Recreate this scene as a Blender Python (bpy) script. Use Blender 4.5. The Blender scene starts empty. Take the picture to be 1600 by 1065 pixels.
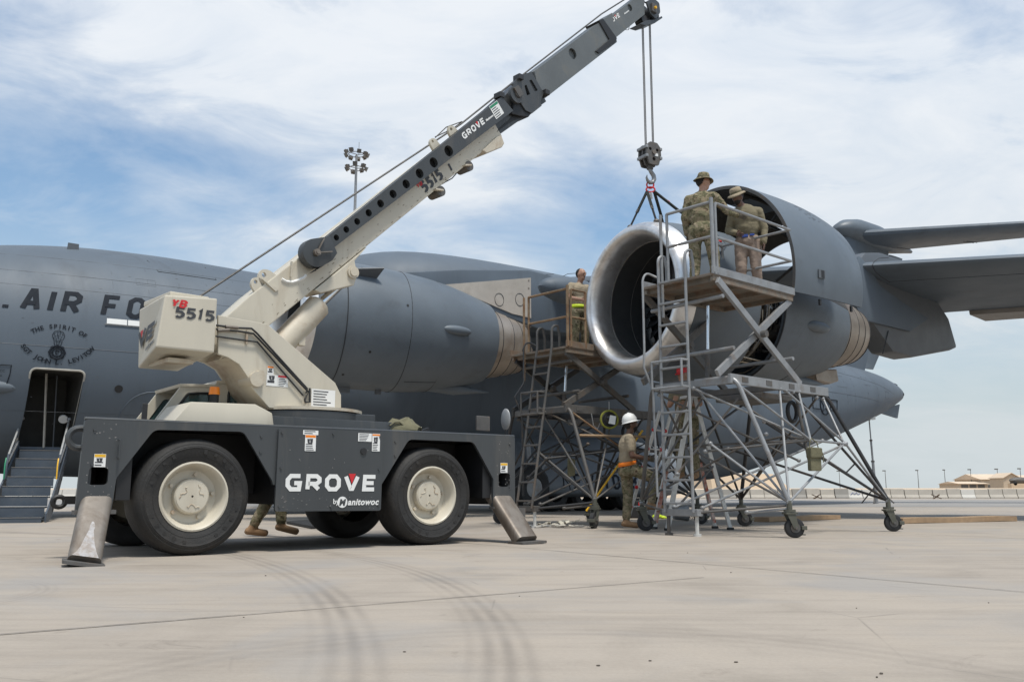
import bpy, bmesh, math, random
from mathutils import Vector, Matrix
random.seed(7)
V = Vector
R = math.radians
scene = bpy.context.scene
COL = scene.collection

# ------------------------------------------------------------------ camera
HC = 0.58
PITCH = math.atan(234 / 1380)
cam_data = bpy.data.cameras.new('camera')
cam = bpy.data.objects.new('camera', cam_data)
COL.objects.link(cam)
cam.location = (0, 0, HC)
cam.rotation_euler = (math.pi / 2 + PITCH, 0, 0)
cam_data.sensor_width = 36
cam_data.lens = 36 * 1380 / 1600
cam_data.clip_end = 6000
scene.camera = cam

# ------------------------------------------------------------------ sky and sun
SUN_EL, SUN_AZ = R(70), R(150)        # azimuth measured clockwise from +Y (the view direction)
world = bpy.data.worlds.new('World')
scene.world = world
world.use_nodes = True
wn, wl = world.node_tree.nodes, world.node_tree.links
wn.clear()
def N(nodes, kind, **kw):
    n = nodes.new(kind)
    for k, v in kw.items():
        setattr(n, k, v)
    return n
def ramp(nodes, links, fac, stops):
    r = nodes.new('ShaderNodeValToRGB')
    while len(r.color_ramp.elements) < len(stops):
        r.color_ramp.elements.new(0.5)
    for e, (p, c) in zip(r.color_ramp.elements, stops):
        e.position = p
        e.color = c if len(c) == 4 else (*c, 1)
    links.new(fac, r.inputs[0])
    return r.outputs[0]
def g3(v):
    return (v, v, v)
def mathn(nodes, links, op, a, b=None, c=None, clamp=False):
    m = nodes.new('ShaderNodeMath'); m.operation = op; m.use_clamp = clamp
    for i, x in enumerate((a, b, c)):
        if x is None: continue
        if isinstance(x, (int, float)): m.inputs[i].default_value = x
        else: links.new(x, m.inputs[i])
    return m.outputs[0]
def mixn(nodes, links, fac, a, b, blend='MIX'):
    m = nodes.new('ShaderNodeMix'); m.data_type = 'RGBA'; m.blend_type = blend
    for i, x in ((0, fac), (6, a), (7, b)):
        if isinstance(x, (int, float)): m.inputs[i].default_value = x
        elif isinstance(x, (tuple, list)): m.inputs[i].default_value = x if len(x) == 4 else (*x, 1)
        else: links.new(x, m.inputs[i])
    return m.outputs[2]
def noise(nodes, links, vec, scale, detail=4, rough=.5, dist=0):
    t = nodes.new('ShaderNodeTexNoise')
    t.inputs['Scale'].default_value = scale; t.inputs['Detail'].default_value = detail
    t.inputs['Roughness'].default_value = rough; t.inputs['Distortion'].default_value = dist
    if vec is not None: links.new(vec, t.inputs['Vector'])
    return t.outputs[0]

sky = N(wn, 'ShaderNodeTexSky', sky_type='NISHITA')
sky.sun_disc = False
sky.sun_elevation = SUN_EL
sky.sun_rotation = SUN_AZ
sky.altitude = 10; sky.air_density = 1.0; sky.dust_density = 2.2; sky.ozone_density = 1.6
tc = N(wn, 'ShaderNodeTexCoord')
sep = N(wn, 'ShaderNodeSeparateXYZ'); wl.new(tc.outputs['Generated'], sep.inputs[0])
zz = mathn(wn, wl, 'ADD', mathn(wn, wl, 'MAXIMUM', sep.outputs[2], 0.0), 0.22)
cx = mathn(wn, wl, 'DIVIDE', sep.outputs[0], zz); cy = mathn(wn, wl, 'DIVIDE', sep.outputs[1], zz)
comb = N(wn, 'ShaderNodeCombineXYZ'); wl.new(cx, comb.inputs[0]); wl.new(cy, comb.inputs[1])
mp = N(wn, 'ShaderNodeMapping'); wl.new(comb.outputs[0], mp.inputs[0])
mp.inputs['Rotation'].default_value = (0, 0, R(-34)); mp.inputs['Scale'].default_value = (0.80, 1.15, 1)
mp.inputs['Location'].default_value = (4.4, 5.0, 0)
n1 = noise(wn, wl, mp.outputs[0], 0.9, 6, .52, .35)
n2 = noise(wn, wl, mp.outputs[0], 3.6, 7, .62, .6)
cl = mathn(wn, wl, 'ADD', mathn(wn, wl, 'MULTIPLY', n1, 0.82), mathn(wn, wl, 'MULTIPLY', n2, 0.24))
mask = ramp(wn, wl, cl, [(0.42, g3(0.04)), (0.52, g3(.42)), (0.61, g3(.98))])
shade = ramp(wn, wl, n2, [(0.3, (.70, .78, .88)), (0.62, (.86, .90, .95))])
skyc = mixn(wn, wl, 1.0, sky.outputs[0], (0.112, 0.153, 0.168), 'MULTIPLY')
c1 = mixn(wn, wl, mask, skyc, shade)
haze = ramp(wn, wl, sep.outputs[2], [(0.0, g3(.97)), (0.10, g3(.80)), (0.28, g3(0.18)), (.45, g3(0))])
c2 = mixn(wn, wl, haze, c1, (.62, .68, .70))
bg = N(wn, 'ShaderNodeBackground'); bg.inputs[1].default_value = 1.0
wl.new(c2, bg.inputs[0])
wo = N(wn, 'ShaderNodeOutputWorld'); wl.new(bg.outputs[0], wo.inputs[0])

sun_d = bpy.data.lights.new('sun', 'SUN'); sun_d.energy = 3.7; sun_d.angle = R(10); sun_d.color = (1, .955, .88)
sun = bpy.data.objects.new('sun', sun_d); COL.objects.link(sun)
sdir = V((math.sin(SUN_AZ) * math.cos(SUN_EL), math.cos(SUN_AZ) * math.cos(SUN_EL), math.sin(SUN_EL)))
sun.rotation_euler = (-sdir).to_track_quat('-Z', 'Y').to_euler()
sun.location = (0, 0, 60)

vs = scene.view_settings
vs.view_transform = 'Standard'; vs.look = 'None'; vs.exposure = 0; vs.gamma = 1; vs.use_curve_mapping = False

# ------------------------------------------------------------------ materials
MATS = {}
def mat(name, col, rough=.55, metal=0.0, var=.10, scale=2.5, bump=.0, bscale=40, dirt=None, dirt_amt=.5, dscale=1.5, streak=False, spec=.5):
    """painted / worn surface: base colour with tonal drift, grime or rust patches and fine relief"""
    m = bpy.data.materials.new(name); m.use_nodes = True
    n, l = m.node_tree.nodes, m.node_tree.links
    b = n['Principled BSDF']
    b.inputs['Metallic'].default_value = metal
    b.inputs['Specular IOR Level'].default_value = spec
    tcn = n.new('ShaderNodeTexCoord'); vec = tcn.outputs['Object']
    if streak:
        mpn = n.new('ShaderNodeMapping'); mpn.inputs['Scale'].default_value = (1, 1, .18); l.new(vec, mpn.inputs[0]); vec = mpn.outputs[0]
    na = noise(n, l, vec, scale, 6, .6)
    dark = tuple(max(0, c * (1 - var)) for c in col); light = tuple(c * (1 + var) for c in col)
    c = ramp(n, l, na, [(.3, dark), (.7, light)])
    if dirt:
        nd = noise(n, l, vec, dscale, 8, .68, .4)
        lo = .62 - .3 * dirt_amt
        msk = ramp(n, l, nd, [(lo, g3(0)), (lo + .16, g3(min(1, .35 + dirt_amt * .6)))])
        c = mixn(n, l, msk, c, dirt)
    l.new(c, b.inputs['Base Color'])
    nr = noise(n, l, vec, scale * 3.1, 5, .6)
    rr = n.new('ShaderNodeMapRange'); l.new(nr, rr.inputs[0])
    rr.inputs['To Min'].default_value = max(.03, rough - .12); rr.inputs['To Max'].default_value = min(1, rough + .14)
    l.new(rr.outputs[0], b.inputs['Roughness'])
    if bump:
        nb = noise(n, l, vec, bscale, 4, .6)
        bp = n.new('ShaderNodeBump'); bp.inputs['Strength'].default_value = bump; bp.inputs['Distance'].default_value = .02
        l.new(nb, bp.inputs['Height']); l.new(bp.outputs[0], b.inputs['Normal'])
    MATS[name] = m
    return m
def camo(name):
    m = bpy.data.materials.new(name); m.use_nodes = True
    n, l = m.node_tree.nodes, m.node_tree.links
    b = n['Principled BSDF']; b.inputs['Roughness'].default_value = .92; b.inputs['Specular IOR Level'].default_value = .15
    tcn = n.new('ShaderNodeTexCoord'); vec = tcn.outputs['Object']
    a1 = noise(n, l, vec, 7, 3, .55, .6); a2 = noise(n, l, vec, 11, 3, .5, 1.0)
    mp2 = n.new('ShaderNodeMapping'); mp2.inputs['Location'].default_value = (5, 3, 9); l.new(vec, mp2.inputs[0])
    a3 = noise(n, l, mp2.outputs[0], 20, 2, .5, 1.2)
    c = ramp(n, l, a1, [(.40, (.235, .19, .125)), (.50, (.155, .145, .085)), (.60, (.275, .23, .16))])
    c = mixn(n, l, ramp(n, l, a2, [(.57, g3(0)), (.60, g3(1))]), c, (.095, .092, .052))
    c = mixn(n, l, ramp(n, l, a3, [(.62, g3(0)), (.64, g3(1))]), c, (.075, .052, .034))
    l.new(c, b.inputs['Base Color'])
    nb = noise(n, l, vec, 14, 4, .6, .8); bp = n.new('ShaderNodeBump'); bp.inputs['Strength'].default_value = .55; bp.inputs['Distance'].default_value = .03
    l.new(nb, bp.inputs['Height']); l.new(bp.outputs[0], b.inputs['Normal'])
    MATS[name] = m
    return m
M_air = mat('aircraft_grey_paint', (.092, .114, .140), .58, 0, .10, .6, .05, 18, (.062, .070, .080), .26, .8, streak=True, spec=.35)
M_air2 = mat('nacelle_grey_paint', (.106, .126, .147), .46, 0, .10, 1.2, .05, 18, (.070, .076, .082), .22, 1.3, spec=.4)
M_air_dark = mat('dark_grey_fairing', (.090, .099, .110), .5, 0, .10, 1.2, .03)
M_door_in = mat('aircraft_interior', (.035, .034, .03), .8, 0, .2)
M_seam = mat('panel_gap', (.028, .030, .033), .8, 0, .1)
M_mark = mat('stencil_dark_paint', (.014, .018, .025), .75, 0, .1, spec=.2)
M_titan = mat('heat_stained_titanium', (.34, .295, .25), .40, .6, .16, 1.5, .02, 30, (.19, .13, .09), .40, 1.1)
M_pylon_m = mat('bare_pylon_panel', (.43, .385, .335), .55, .15, .14, 1.6, .03, 30, (.27, .22, .17), .3, 1.6)
M_lip = mat('polished_inlet_lip', (.76, .75, .74), .38, .92, .12, 2.5, .05, 10, (.36, .31, .27), .40, 1.9)
M_inlet_in = mat('inlet_liner', (.042, .044, .046), .5, .1, .15, 2)
M_fan = mat('fan_titanium', (.09, .09, .095), .4, .8, .1)
M_crg = mat('crane_dark_grey_paint', (.050, .054, .057), .40, 0, .14, 1.6, .05, 35, (.11, .10, .088), .30, 2.6, streak=True)
M_cream = mat('crane_cream_paint', (.53, .485, .395), .42, 0, .07, 1.8, .04, 35, (.34, .28, .20), .24, 2.2, streak=True)
M_creamr = mat('crane_cream_worn', (.52, .465, .37), .5, 0, .08, 2, .03, 30, (.27, .16, .085), .42, 2.4)
M_rub = mat('tyre_rubber', (.019, .018, .017), .70, 0, .25, 3, .22, 45, (.040, .034, .028), .42, 2.4)
M_rubber2 = mat('black_rubber', (.018, .018, .019), .7, 0, .15)
M_black = mat('black_paint', (.014, .014, .015), .55, 0, .15)
M_steel = mat('bare_steel_outrigger', (.205, .180, .155), .50, .35, .2, 3, .05, 30, (.10, .072, .05), .55, 3.2, streak=True)
M_chrome = mat('chrome_rod', (.75, .75, .75), .15, 1, .04)
M_boomg = mat('boom_worn_grey', (.118, .126, .126), .45, .1, .12, 2, .03, 30, (.17, .155, .125), .28, 2.0)
M_wht = mat('white_vinyl', (.74, .74, .72), .5, 0, .03)
M_red = mat('red_vinyl', (.55, .02, .025), .5, 0, .05)
M_yel = mat('yellow_vinyl', (.75, .42, .02), .5, 0, .05)
M_orange = mat('amber_lens', (.80, .22, .01), .25, 0, .05)
M_green = mat('green_vinyl', (.02, .22, .11), .5, 0, .05)
M_txtd = mat('charcoal_vinyl', (.045, .046, .05), .5, 0, .05)
M_gal = mat('galvanised_tube', (.27, .275, .28), .50, .35, .16, 5, .04, 60, (.17, .12, .085), .30, 4.0)
M_gald = mat('dark_galvanised_tube', (.105, .10, .095), .6, .25, .2, 5, .04, 60, (.15, .10, .06), .35, 4.0)
M_rust = mat('rusty_yellow_rail', (.235, .165, .10), .7, .1, .3, 8, .05, 60, (.17, .075, .03), .6, 6.0)
M_plat = mat('rusted_platform_pan', (.19, .165, .135), .7, .2, .3, 4, .06, 40, (.17, .09, .045), .55, 4.0)
M_blkt = mat('black_tube', (.03, .03, .031), .5, .1, .2, 6, 0, 40, (.12, .08, .05), .25, 5)
M_stair = mat('airstair_blue_grey', (.060, .075, .095), .55, 0, .15, 3, .05, 40, (.11, .11, .11), .3, 3)
M_cast = mat('caster_olive', (.085, .085, .066), .65, 0, .2, 8)
M_rope = mat('wire_rope', (.20, .19, .18), .5, .6, .2, 60)
M_sling = mat('green_sling_webbing', (.030, .033, .03), .85, 0, .2, 30)
M_pipe = mat('engine_pipe_steel', (.42, .37, .30), .35, .8, .25, 9)
M_pipe2 = mat('engine_harness', (.12, .105, .085), .6, .2, .3, 9)
M_core = mat('engine_case', (.20, .19, .175), .5, .6, .25, 6)
M_wood = mat('weathered_timber', (.33, .225, .135), .85, 0, .22, 3, .15, 40, (.22, .14, .08), .4, 3)
M_conc_b = mat('barrier_concrete', (.40, .365, .315), .9, 0, .14, .6, .1, 12, (.27, .245, .21), .35, .9)
M_conc_d = mat('barrier_concrete_dark', (.27, .255, .23), .9, 0, .14, .6, .1, 12)
M_conc_w = mat('barrier_concrete_pale', (.52, .50, .46), .9, 0, .10, .6, .1, 12)
M_sand = mat('desert_sand', (.50, .385, .27), .95, 0, .14, .05, .1, 2)
M_tanb = mat('tan_cladding', (.45, .37, .28), .8, 0, .06, .3)
M_tanr = mat('tan_roof', (.58, .46, .34), .8, 0, .06, .3)
M_glass = None
def glassmat():
    m = bpy.data.materials.new('tinted_glass'); m.use_nodes = True
    n, l = m.node_tree.nodes, m.node_tree.links
    b = n['Principled BSDF']; b.inputs['Base Color'].default_value = (.05, .10, .095, 1); b.inputs['Roughness'].default_value = .04
    b.inputs['Alpha'].default_value = .72
    tcn = n.new('ShaderNodeTexCoord'); nn = noise(n, l, tcn.outputs['Object'], 3, 3)
    rr = n.new('ShaderNodeMapRange'); l.new(nn, rr.inputs[0]); rr.inputs['To Min'].default_value = .03; rr.inputs['To Max'].default_value = .10
    l.new(rr.outputs[0], b.inputs['Roughness'])
    return m
M_glass = glassmat()
M_skinA = mat('skin_tan', (.36, .20, .135), .55, 0, .08, 20)
M_skinB = mat('skin_brown', (.115, .058, .036), .5, 0, .08, 20)
M_camo = camo('camouflage_cloth')
M_tan = mat('tan_tshirt_cloth', (.30, .245, .17), .95, 0, .10, 8, .5, 16)
M_olv = mat('olive_shirt_cloth', (.165, .14, .088), .95, 0, .10, 8, .5, 16)
M_trs = mat('taupe_trouser_cloth', (.27, .205, .165), .95, 0, .10, 8, .5, 14)
M_boot = mat('coyote_boot', (.27, .165, .09), .8, 0, .15, 12, .2, 40)
M_glove = mat('work_glove', (.10, .082, .058), .9, 0, .15, 12)
M_hair = mat('dark_hair', (.014, .011, .009), .8, 0, .1, 30)
M_hiO = mat('orange_belt', (.85, .20, .01), .6, 0, .05)
M_hiY = mat('lime_belt', (.60, .75, .03), .6, 0, .05)
M_blue = mat('blue_cloth', (.03, .07, .30), .8, 0, .1)
M_bag = mat('olive_canvas', (.135, .125, .075), .95, 0, .15, 8, .5, 18)
M_ladO = mat('orange_fibreglass', (.34, .09, .05), .55, 0, .2, 8, 0, 40, (.50, .47, .43), .62, 7)
M_alu = mat('aluminium_step', (.55, .55, .54), .45, .6, .1, 6)
M_ladW = mat('pale_ladder_rail', (.55, .54, .51), .5, .1, .12, 8, 0, 40, (.30, .27, .23), .3, 7)

# ------------------------------------------------------------------ mesh building
class MB:
    def __init__(s): s.v = []; s.f = []; s.mi = []; s.cur = 0
    def add(s, vs, fs):
        o = len(s.v); s.v += [tuple(x) for x in vs]
        for f in fs: s.f.append(tuple(i + o for i in f)); s.mi.append(s.cur)
        return s
    def box8(s, p):
        return s.add(p, [(0, 3, 2, 1), (4, 5, 6, 7), (0, 1, 5, 4), (1, 2, 6, 5), (2, 3, 7, 6), (3, 0, 4, 7)])
    def box(s, c, size, ex=V((1, 0, 0)), ey=V((0, 1, 0)), ez=V((0, 0, 1))):
        c = V(c); a, b, d = (V(ex) * size[0] / 2, V(ey) * size[1] / 2, V(ez) * size[2] / 2)
        return s.box8([c - a - b - d, c + a - b - d, c + a + b - d, c - a + b - d, c - a - b + d, c + a - b + d, c + a + b + d, c - a + b + d])
    def bar(s, p, q, w, h, up=V((0, 0, 1))):
        p, q = V(p), V(q); x = (q - p).normalized(); y = V(up).cross(x)
        if y.length < 1e-4: y = V((0, 1, 0)).cross(x)
        y.normalize(); z = x.cross(y)
        return s.box((p + q) / 2, ((q - p).length, w, h), x, y, z)
    def tube(s, p, q, r, n=10, r2=None): return s.path([p, q], r, n, r2)
    def path(s, pts, r, n=8, r2=None, closed=False):
        pts = [V(p) for p in pts]; m = len(pts); vs = []; prev = None
        for i, p in enumerate(pts):
            if closed: t = (pts[(i + 1) % m] - pts[i - 1])
            else: t = pts[min(i + 1, m - 1)] - pts[max(i - 1, 0)]
            t = t.normalized() if t.length > 1e-9 else V((0, 0, 1))
            if prev is None:
                u = t.cross(V((0, 0, 1)) if abs(t.z) < .9 else V((1, 0, 0))).normalized()
            else:
                u = (prev - t * prev.dot(t)); u = u.normalized() if u.length > 1e-6 else t.orthogonal().normalized()
            prev = u; w = t.cross(u)
            rr = r if r2 is None else r + (r2 - r) * i / max(1, m - 1)
            if isinstance(r, (list, tuple)): rr = r[i]
            vs += [p + (u * math.cos(2 * math.pi * k / n) + w * math.sin(2 * math.pi * k / n)) * rr for k in range(n)]
        fs = []
        for i in range(m if closed else m - 1):
            j = (i + 1) % m
            for k in range(n):
                fs.append((i * n + k, i * n + (k + 1) % n, j * n + (k + 1) % n, j * n + k))
        if not closed: fs += [tuple(range(n))[::-1], tuple(range((m - 1) * n, m * n))]
        return s.add(vs, fs)
    def loft(s, rings, closed=True, cap=False):
        n = len(rings[0]); vs = [p for r_ in rings for p in r_]; fs = []
        for i in range(len(rings) - 1):
            for k in range(n if closed else n - 1):
                fs.append((i * n + k, i * n + (k + 1) % n, (i + 1) * n + (k + 1) % n, (i + 1) * n + k))
        if cap: fs += [tuple(range(n))[::-1], tuple(range((len(rings) - 1) * n, len(rings) * n))]
        return s.add(vs, fs)
    def lathe(s, prof, o, ax, up, n=48, a0=0, a1=360, closedprof=False):
        """prof: (along axis, radius); angle 0 = side, 90 = up"""
        o, ax, up = V(o), V(ax).normalized(), V(up).normalized(); side = ax.cross(up).normalized(); up = side.cross(ax)
        full = abs(a1 - a0) >= 359.9; m = n if full else n + 1
        rings = []
        for (a, r_) in prof:
            rings.append([o + ax * a + (side * math.cos(R(a0 + (a1 - a0) * k / n)) + up * math.sin(R(a0 + (a1 - a0) * k / n))) * r_ for k in range(m)])
        if closedprof: rings.append(rings[0])
        return s.loft(rings, full)
    def elathe(s, prof, E, n=48, a0=0, a1=360, o=None):
        return s.lathe([(a, r_ * E.k) for a, r_ in prof], o or E.o, E.ax, E.up, n, a0, a1)
    def prism(s, poly, fr, y0, y1):
        a = [fr(x, y0, z) for x, z in poly]; b = [fr(x, y1, z) for x, z in poly]; n = len(poly)
        return s.add(a + b, [tuple(range(n))[::-1], tuple(range(n, 2 * n))] + [(i, (i + 1) % n, n + (i + 1) % n, n + i) for i in range(n)])
    def ell(s, c, r3, ax=None, n=16, m=10):
        c = V(c); ax = ax or (V((1, 0, 0)), V((0, 1, 0)), V((0, 0, 1))); rings = []
        for i in range(m + 1):
            t = -math.pi / 2 + math.pi * i / m; cr = max(math.cos(t), .01)
            rings.append([c + ax[0] * r3[0] * cr * math.cos(2 * math.pi * k / n) + ax[1] * r3[1] * cr * math.sin(2 * math.pi * k / n) + ax[2] * r3[2] * math.sin(t) for k in range(n)])
        return s.loft(rings, True, True)
    def disc(s, c, nrm, r, h, n=20): return s.tube(V(c) - V(nrm).normalized() * h / 2, V(c) + V(nrm).normalized() * h / 2, r, n)
    def build(s, name, m, parent=None, smooth=35, bevel=0, fix=True):
        me = bpy.data.meshes.new(name); me.from_pydata(s.v, [], s.f)
        ms = m if isinstance(m, (list, tuple)) else [m]
        for x in ms: me.materials.append(x)
        if len(ms) > 1: me.polygons.foreach_set('material_index', s.mi)
        if fix:
            bm = bmesh.new(); bm.from_mesh(me); bmesh.ops.recalc_face_normals(bm, faces=bm.faces); bm.to_mesh(me); bm.free()
        if bevel:
            bm = bmesh.new(); bm.from_mesh(me); bmesh.ops.remove_doubles(bm, verts=bm.verts, dist=1e-5)
            es = [e for e in bm.edges if len(e.link_faces) == 2 and e.calc_face_angle(0) > R(30)]
            bmesh.ops.bevel(bm, geom=es, offset=bevel, segments=2, profile=.6, affect='EDGES', clamp_overlap=True); bm.to_mesh(me); bm.free()
        return link(name, me, parent, smooth)
def link(name, me, parent=None, smooth=35):
    if smooth:
        me.polygons.foreach_set('use_smooth', [True] * len(me.polygons)); me.set_sharp_from_angle(angle=R(smooth))
    o = bpy.data.objects.new(name, me); COL.objects.link(o)
    if parent: adopt(o, parent)
    return o
def wloc(o):
    p = o.location.copy()
    while o.parent: o = o.parent; p = p + o.location
    return p
ROOTLOC = {}
def adopt(o, parent):
    o.parent = parent
    o.matrix_parent_inverse = Matrix.Translation(-V(ROOTLOC.get(parent.name, (0, 0, 0))))
def thing(name, label, cat, loc=(0, 0, 0), group=None):
    o = bpy.data.objects.new(name, None); COL.objects.link(o); o.location = loc; o.empty_display_size = .2
    ROOTLOC[o.name] = tuple(loc)
    tag(o, label, cat, group); return o
def tag(o, label=None, cat=None, group=None, kind=None):
    if label: o['label'] = label
    if cat: o['category'] = cat
    if group: o['group'] = group
    if kind: o['kind'] = kind
    return o
def copytree(o, parent=None):
    c = o.copy(); COL.objects.link(c); c.parent = parent
    for ch in list(o.children): copytree(ch, c)
    return c
def fr(o, yaw):
    o = V(o); ex = V((math.cos(R(yaw)), math.sin(R(yaw)), 0)); ey = V((-ex.y, ex.x, 0))
    def f(x, y, z): return o + ex * x + ey * y + V((0, 0, z))
    f.o, f.ex, f.ey, f.ez = o, ex, ey, V((0, 0, 1))
    return f
# survey: sight line of a measured bearing (1600 x 1065 sheet) intersected with a real plane of the place
def sight(u, v):
    x = (u - 800) / 1380; y = (532.5 - v) / 1380
    return V((x, math.cos(PITCH) - y * math.sin(PITCH), math.sin(PITCH) + y * math.cos(PITCH)))
def gnd(u, v, z=0):
    d = sight(u, v); return V((0, 0, HC)) + d * ((z - HC) / d.z)
def dep(u, v, Y):
    d = sight(u, v); return V((0, 0, HC)) + d * (Y / d.y)
def onp(u, v, F, y=0):
    d = sight(u, v); o = F.o + F.ey * y; q = V((0, 0, HC)) + d * ((o - V((0, 0, HC))).dot(F.ey) / d.dot(F.ey)) - F.o
    return (q.dot(F.ex), q.z)
def fillet(poly, rad, n=4):
    out = []; m = len(poly)
    for i in range(m):
        p0, p1, p2 = V(poly[i - 1]), V(poly[i]), V(poly[(i + 1) % m])
        r_ = rad[i] if isinstance(rad, (list, tuple)) else rad
        a, b = p0 - p1, p2 - p1; d = min(r_, a.length * .45, b.length * .45)
        if d < 1e-4: out.append(tuple(p1)); continue
        a, b = p1 + a.normalized() * d, p1 + b.normalized() * d
        for k in range(n + 1):
            t = k / n; q = a * (1 - t) ** 2 + p1 * 2 * t * (1 - t) + b * t * t; out.append(tuple(q))
    return out
def curve_mesh(loops, thick):
    cu = bpy.data.curves.new('tmp', 'CURVE'); cu.dimensions = '2D'; cu.fill_mode = 'BOTH' if thick else 'FRONT'; cu.extrude = thick / 2
    for lp in loops:
        sp = cu.splines.new('POLY'); sp.points.add(len(lp) - 1)
        for q, p in zip(sp.points, lp): q.co = (p[0], p[1], 0, 1)
        sp.use_cyclic_u = True
    o = bpy.data.objects.new('tmp', cu)
    me = bpy.data.meshes.new_from_object(o)
    vs = [v.co.copy() for v in me.vertices]; fs = [tuple(p.vertices) for p in me.polygons]
    bpy.data.objects.remove(o); bpy.data.curves.remove(cu); bpy.data.meshes.remove(me)
    return vs, fs
def plate(mb, loops, F, y0, y1):
    """flat plate with holes in the x-z plane of frame F"""
    vs, fs = curve_mesh(loops, abs(y1 - y0)); ym = (y0 + y1) / 2
    return mb.add([F(v.x, ym + v.z, v.y) for v in vs], fs)
def circ(cx, cz, r, n=20, rz=None): return [(cx + r * math.cos(2 * math.pi * k / n), cz + (rz or r) * math.sin(2 * math.pi * k / n)) for k in range(n)]
def text_mesh(body, size=1, shear=0, bold=0, align='LEFT', spacing=1):
    cu = bpy.data.curves.new('tmp', 'FONT'); cu.body = body; cu.size = size; cu.shear = shear; cu.offset = bold; cu.align_x = align; cu.space_character = spacing
    cu.resolution_u = 3
    o = bpy.data.objects.new('tmp', cu)
    me = bpy.data.meshes.new_from_object(o)
    vs = [v.co.copy() for v in me.vertices]; fs = [tuple(p.vertices) for p in me.polygons]
    bpy.data.objects.remove(o); bpy.data.curves.remove(cu); bpy.data.meshes.remove(me)
    return vs, fs
def textx(mb, body, mapf, size, **kw):
    vs, fs = text_mesh(body, size, **kw); mb.add([mapf(v.x, v.y) for v in vs], fs); return mb
# block lettering built from mitred strokes (w, strokes); coordinates on a unit-height cell
def _gl(w, c):
    h = 1.0
    return {
     'A': [[(0, 0), (w * .42, h), (w * .58, h), (w, 0)], [(w * .17, .3), (w * .83, .3)]],
     'I': [[(0, 0), (0, h)]], '.': [[(0, -.04), (0, .10)]],
     'R': [[(0, 0), (0, h), (w - c, h), (w, h - c), (w, .46 + c), (w - c, .46), (0, .46)], [(w * .45, .46), (w, 0)]],
     'F': [[(0, 0), (0, h), (w, h)], [(0, .5), (w * .8, .5)]],
     'O': [[(c, 0), (w - c, 0), (w, c), (w, h - c), (w - c, h), (c, h), (0, h - c), (0, c), 'X']],
     'C': [[(w, c), (w - c, 0), (c, 0), (0, c), (0, h - c), (c, h), (w - c, h), (w, h - c)]],
     'S': [[(0, c), (c, 0), (w - c, 0), (w, c), (w, .5 - c), (w - c, .5), (c, .5), (0, .5 + c), (0, h - c), (c, h), (w - c, h), (w, h - c)]],
     '5': [[(0, c * .6), (c * .6, 0), (w - c, 0), (w, c), (w, .58 - c), (w - c, .58), (0, .58), (0, h), (w, h)]],
     '1': [[(0, .82), (w * .45, h), (w * .45, 0)]],
     'Y': [[(0, h), (w / 2, .48), (w, h)], [(w / 2, .48), (w / 2, 0)]],
     'B': [[(0, 0), (0, h), (w - c, h), (w, h - c), (w, .52 + c), (w - c, .52), (0, .52)], [(w - c, .52), (w, .52 - c), (w, c), (w - c, 0), (0, 0)]],
     'N': [[(0, 0), (0, h), (w, 0), (w, h)]],
     'E': [[(w, 0), (0, 0), (0, h), (w, h)], [(0, .5), (w * .82, .5)]],
     'W': [[(0, h), (w * .27, 0), (w * .5, .7), (w * .73, 0), (w, h)]],
     'K': [[(0, 0), (0, h)], [(w, h), (0, .42)], [(w * .35, .62), (w, 0)]],
     'G': [[(w, h), (c, h), (0, h - c), (0, c), (c, 0), (w, 0), (w, .5), (w * .5, .5)]],
     'V': [[(0, h), (w * .5, 0), (w, h)]],
     'U': [[(0, h), (0, c), (c, 0), (w - c, 0), (w, c), (w, h)]], 'L': [[(0, h), (0, 0), (w, 0)]], 'T': [[(0, h), (w, h)], [(w / 2, h), (w / 2, 0)]],
     'D': [[(0, 0), (w - c, 0), (w, c), (w, h - c), (w - c, h), (0, h), 'X']],
    }
def stroke(mb, pts, t, mapf):
    closed = pts[-1] == 'X'; pts = [V((p[0], p[1])) for p in pts if p != 'X']; n = len(pts); L = []; Rr = []
    for i, p in enumerate(pts):
        a = pts[i - 1] if (i > 0 or closed) else None; b = pts[(i + 1) % n] if (i < n - 1 or closed) else None
        d1 = (p - a).normalized() if a is not None else (b - p).normalized(); d2 = (b - p).normalized() if b is not None else d1
        n1 = V((-d1.y, d1.x)); n2 = V((-d2.y, d2.x)); m = n1 + n2
        m = m.normalized() if m.length > 1e-6 else n1
        k = min(1 / max(.35, m.dot(n1)), 2.2) * t / 2
        L.append(p + m * k); Rr.append(p - m * k)
    vs = [mapf(q.x, q.y) for q in L] + [mapf(q.x, q.y) for q in Rr]
    fs = [(i, (i + 1) % n, n + (i + 1) % n, n + i) for i in range(n if closed else n - 1)]
    mb.add(vs, fs)
def letters(word, mapf, h, name, m, par, t=.2, w=.62, gap=.30, shear=0, c=.18):
    """each letter of a large painted word as a part of its own"""
    x = 0
    for ch in word:
        if ch == ' ': x += w * .75; continue
        q = MB(); wd = block(q, ch, lambda a, b_, l=0, x=x: mapf(x * h + a, b_, l), h, t, w, gap, shear, c); q.build(name, m, par, 0)
        x += wd / h
def block(mb, word, mapf, h, t=.2, w=.62, gap=.30, shear=0, c=.18, lift=None):
    """letters of height h starting at x=0; mapf(x, y, lift) -> world"""
    x = 0; G_ = _gl(w - t, c)
    for ch in word:
        if ch == ' ': x += w * .75; continue
        cw = {'I': t, '.': t, '1': w * .7, 'W': w * 1.35}.get(ch, w)
        gl = _gl(cw - t, c)[ch] if cw != w else G_[ch]
        for k, st in enumerate(gl):
            def mf(px, py, k=k):
                yy = t / 2 + py * (1 - t); xx = x + t / 2 + px
                return mapf((xx + shear * yy) * h, yy * h, .0012 * k)
            stroke(mb, st, t, mf)
        x += cw + gap * w
    return x * h
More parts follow.
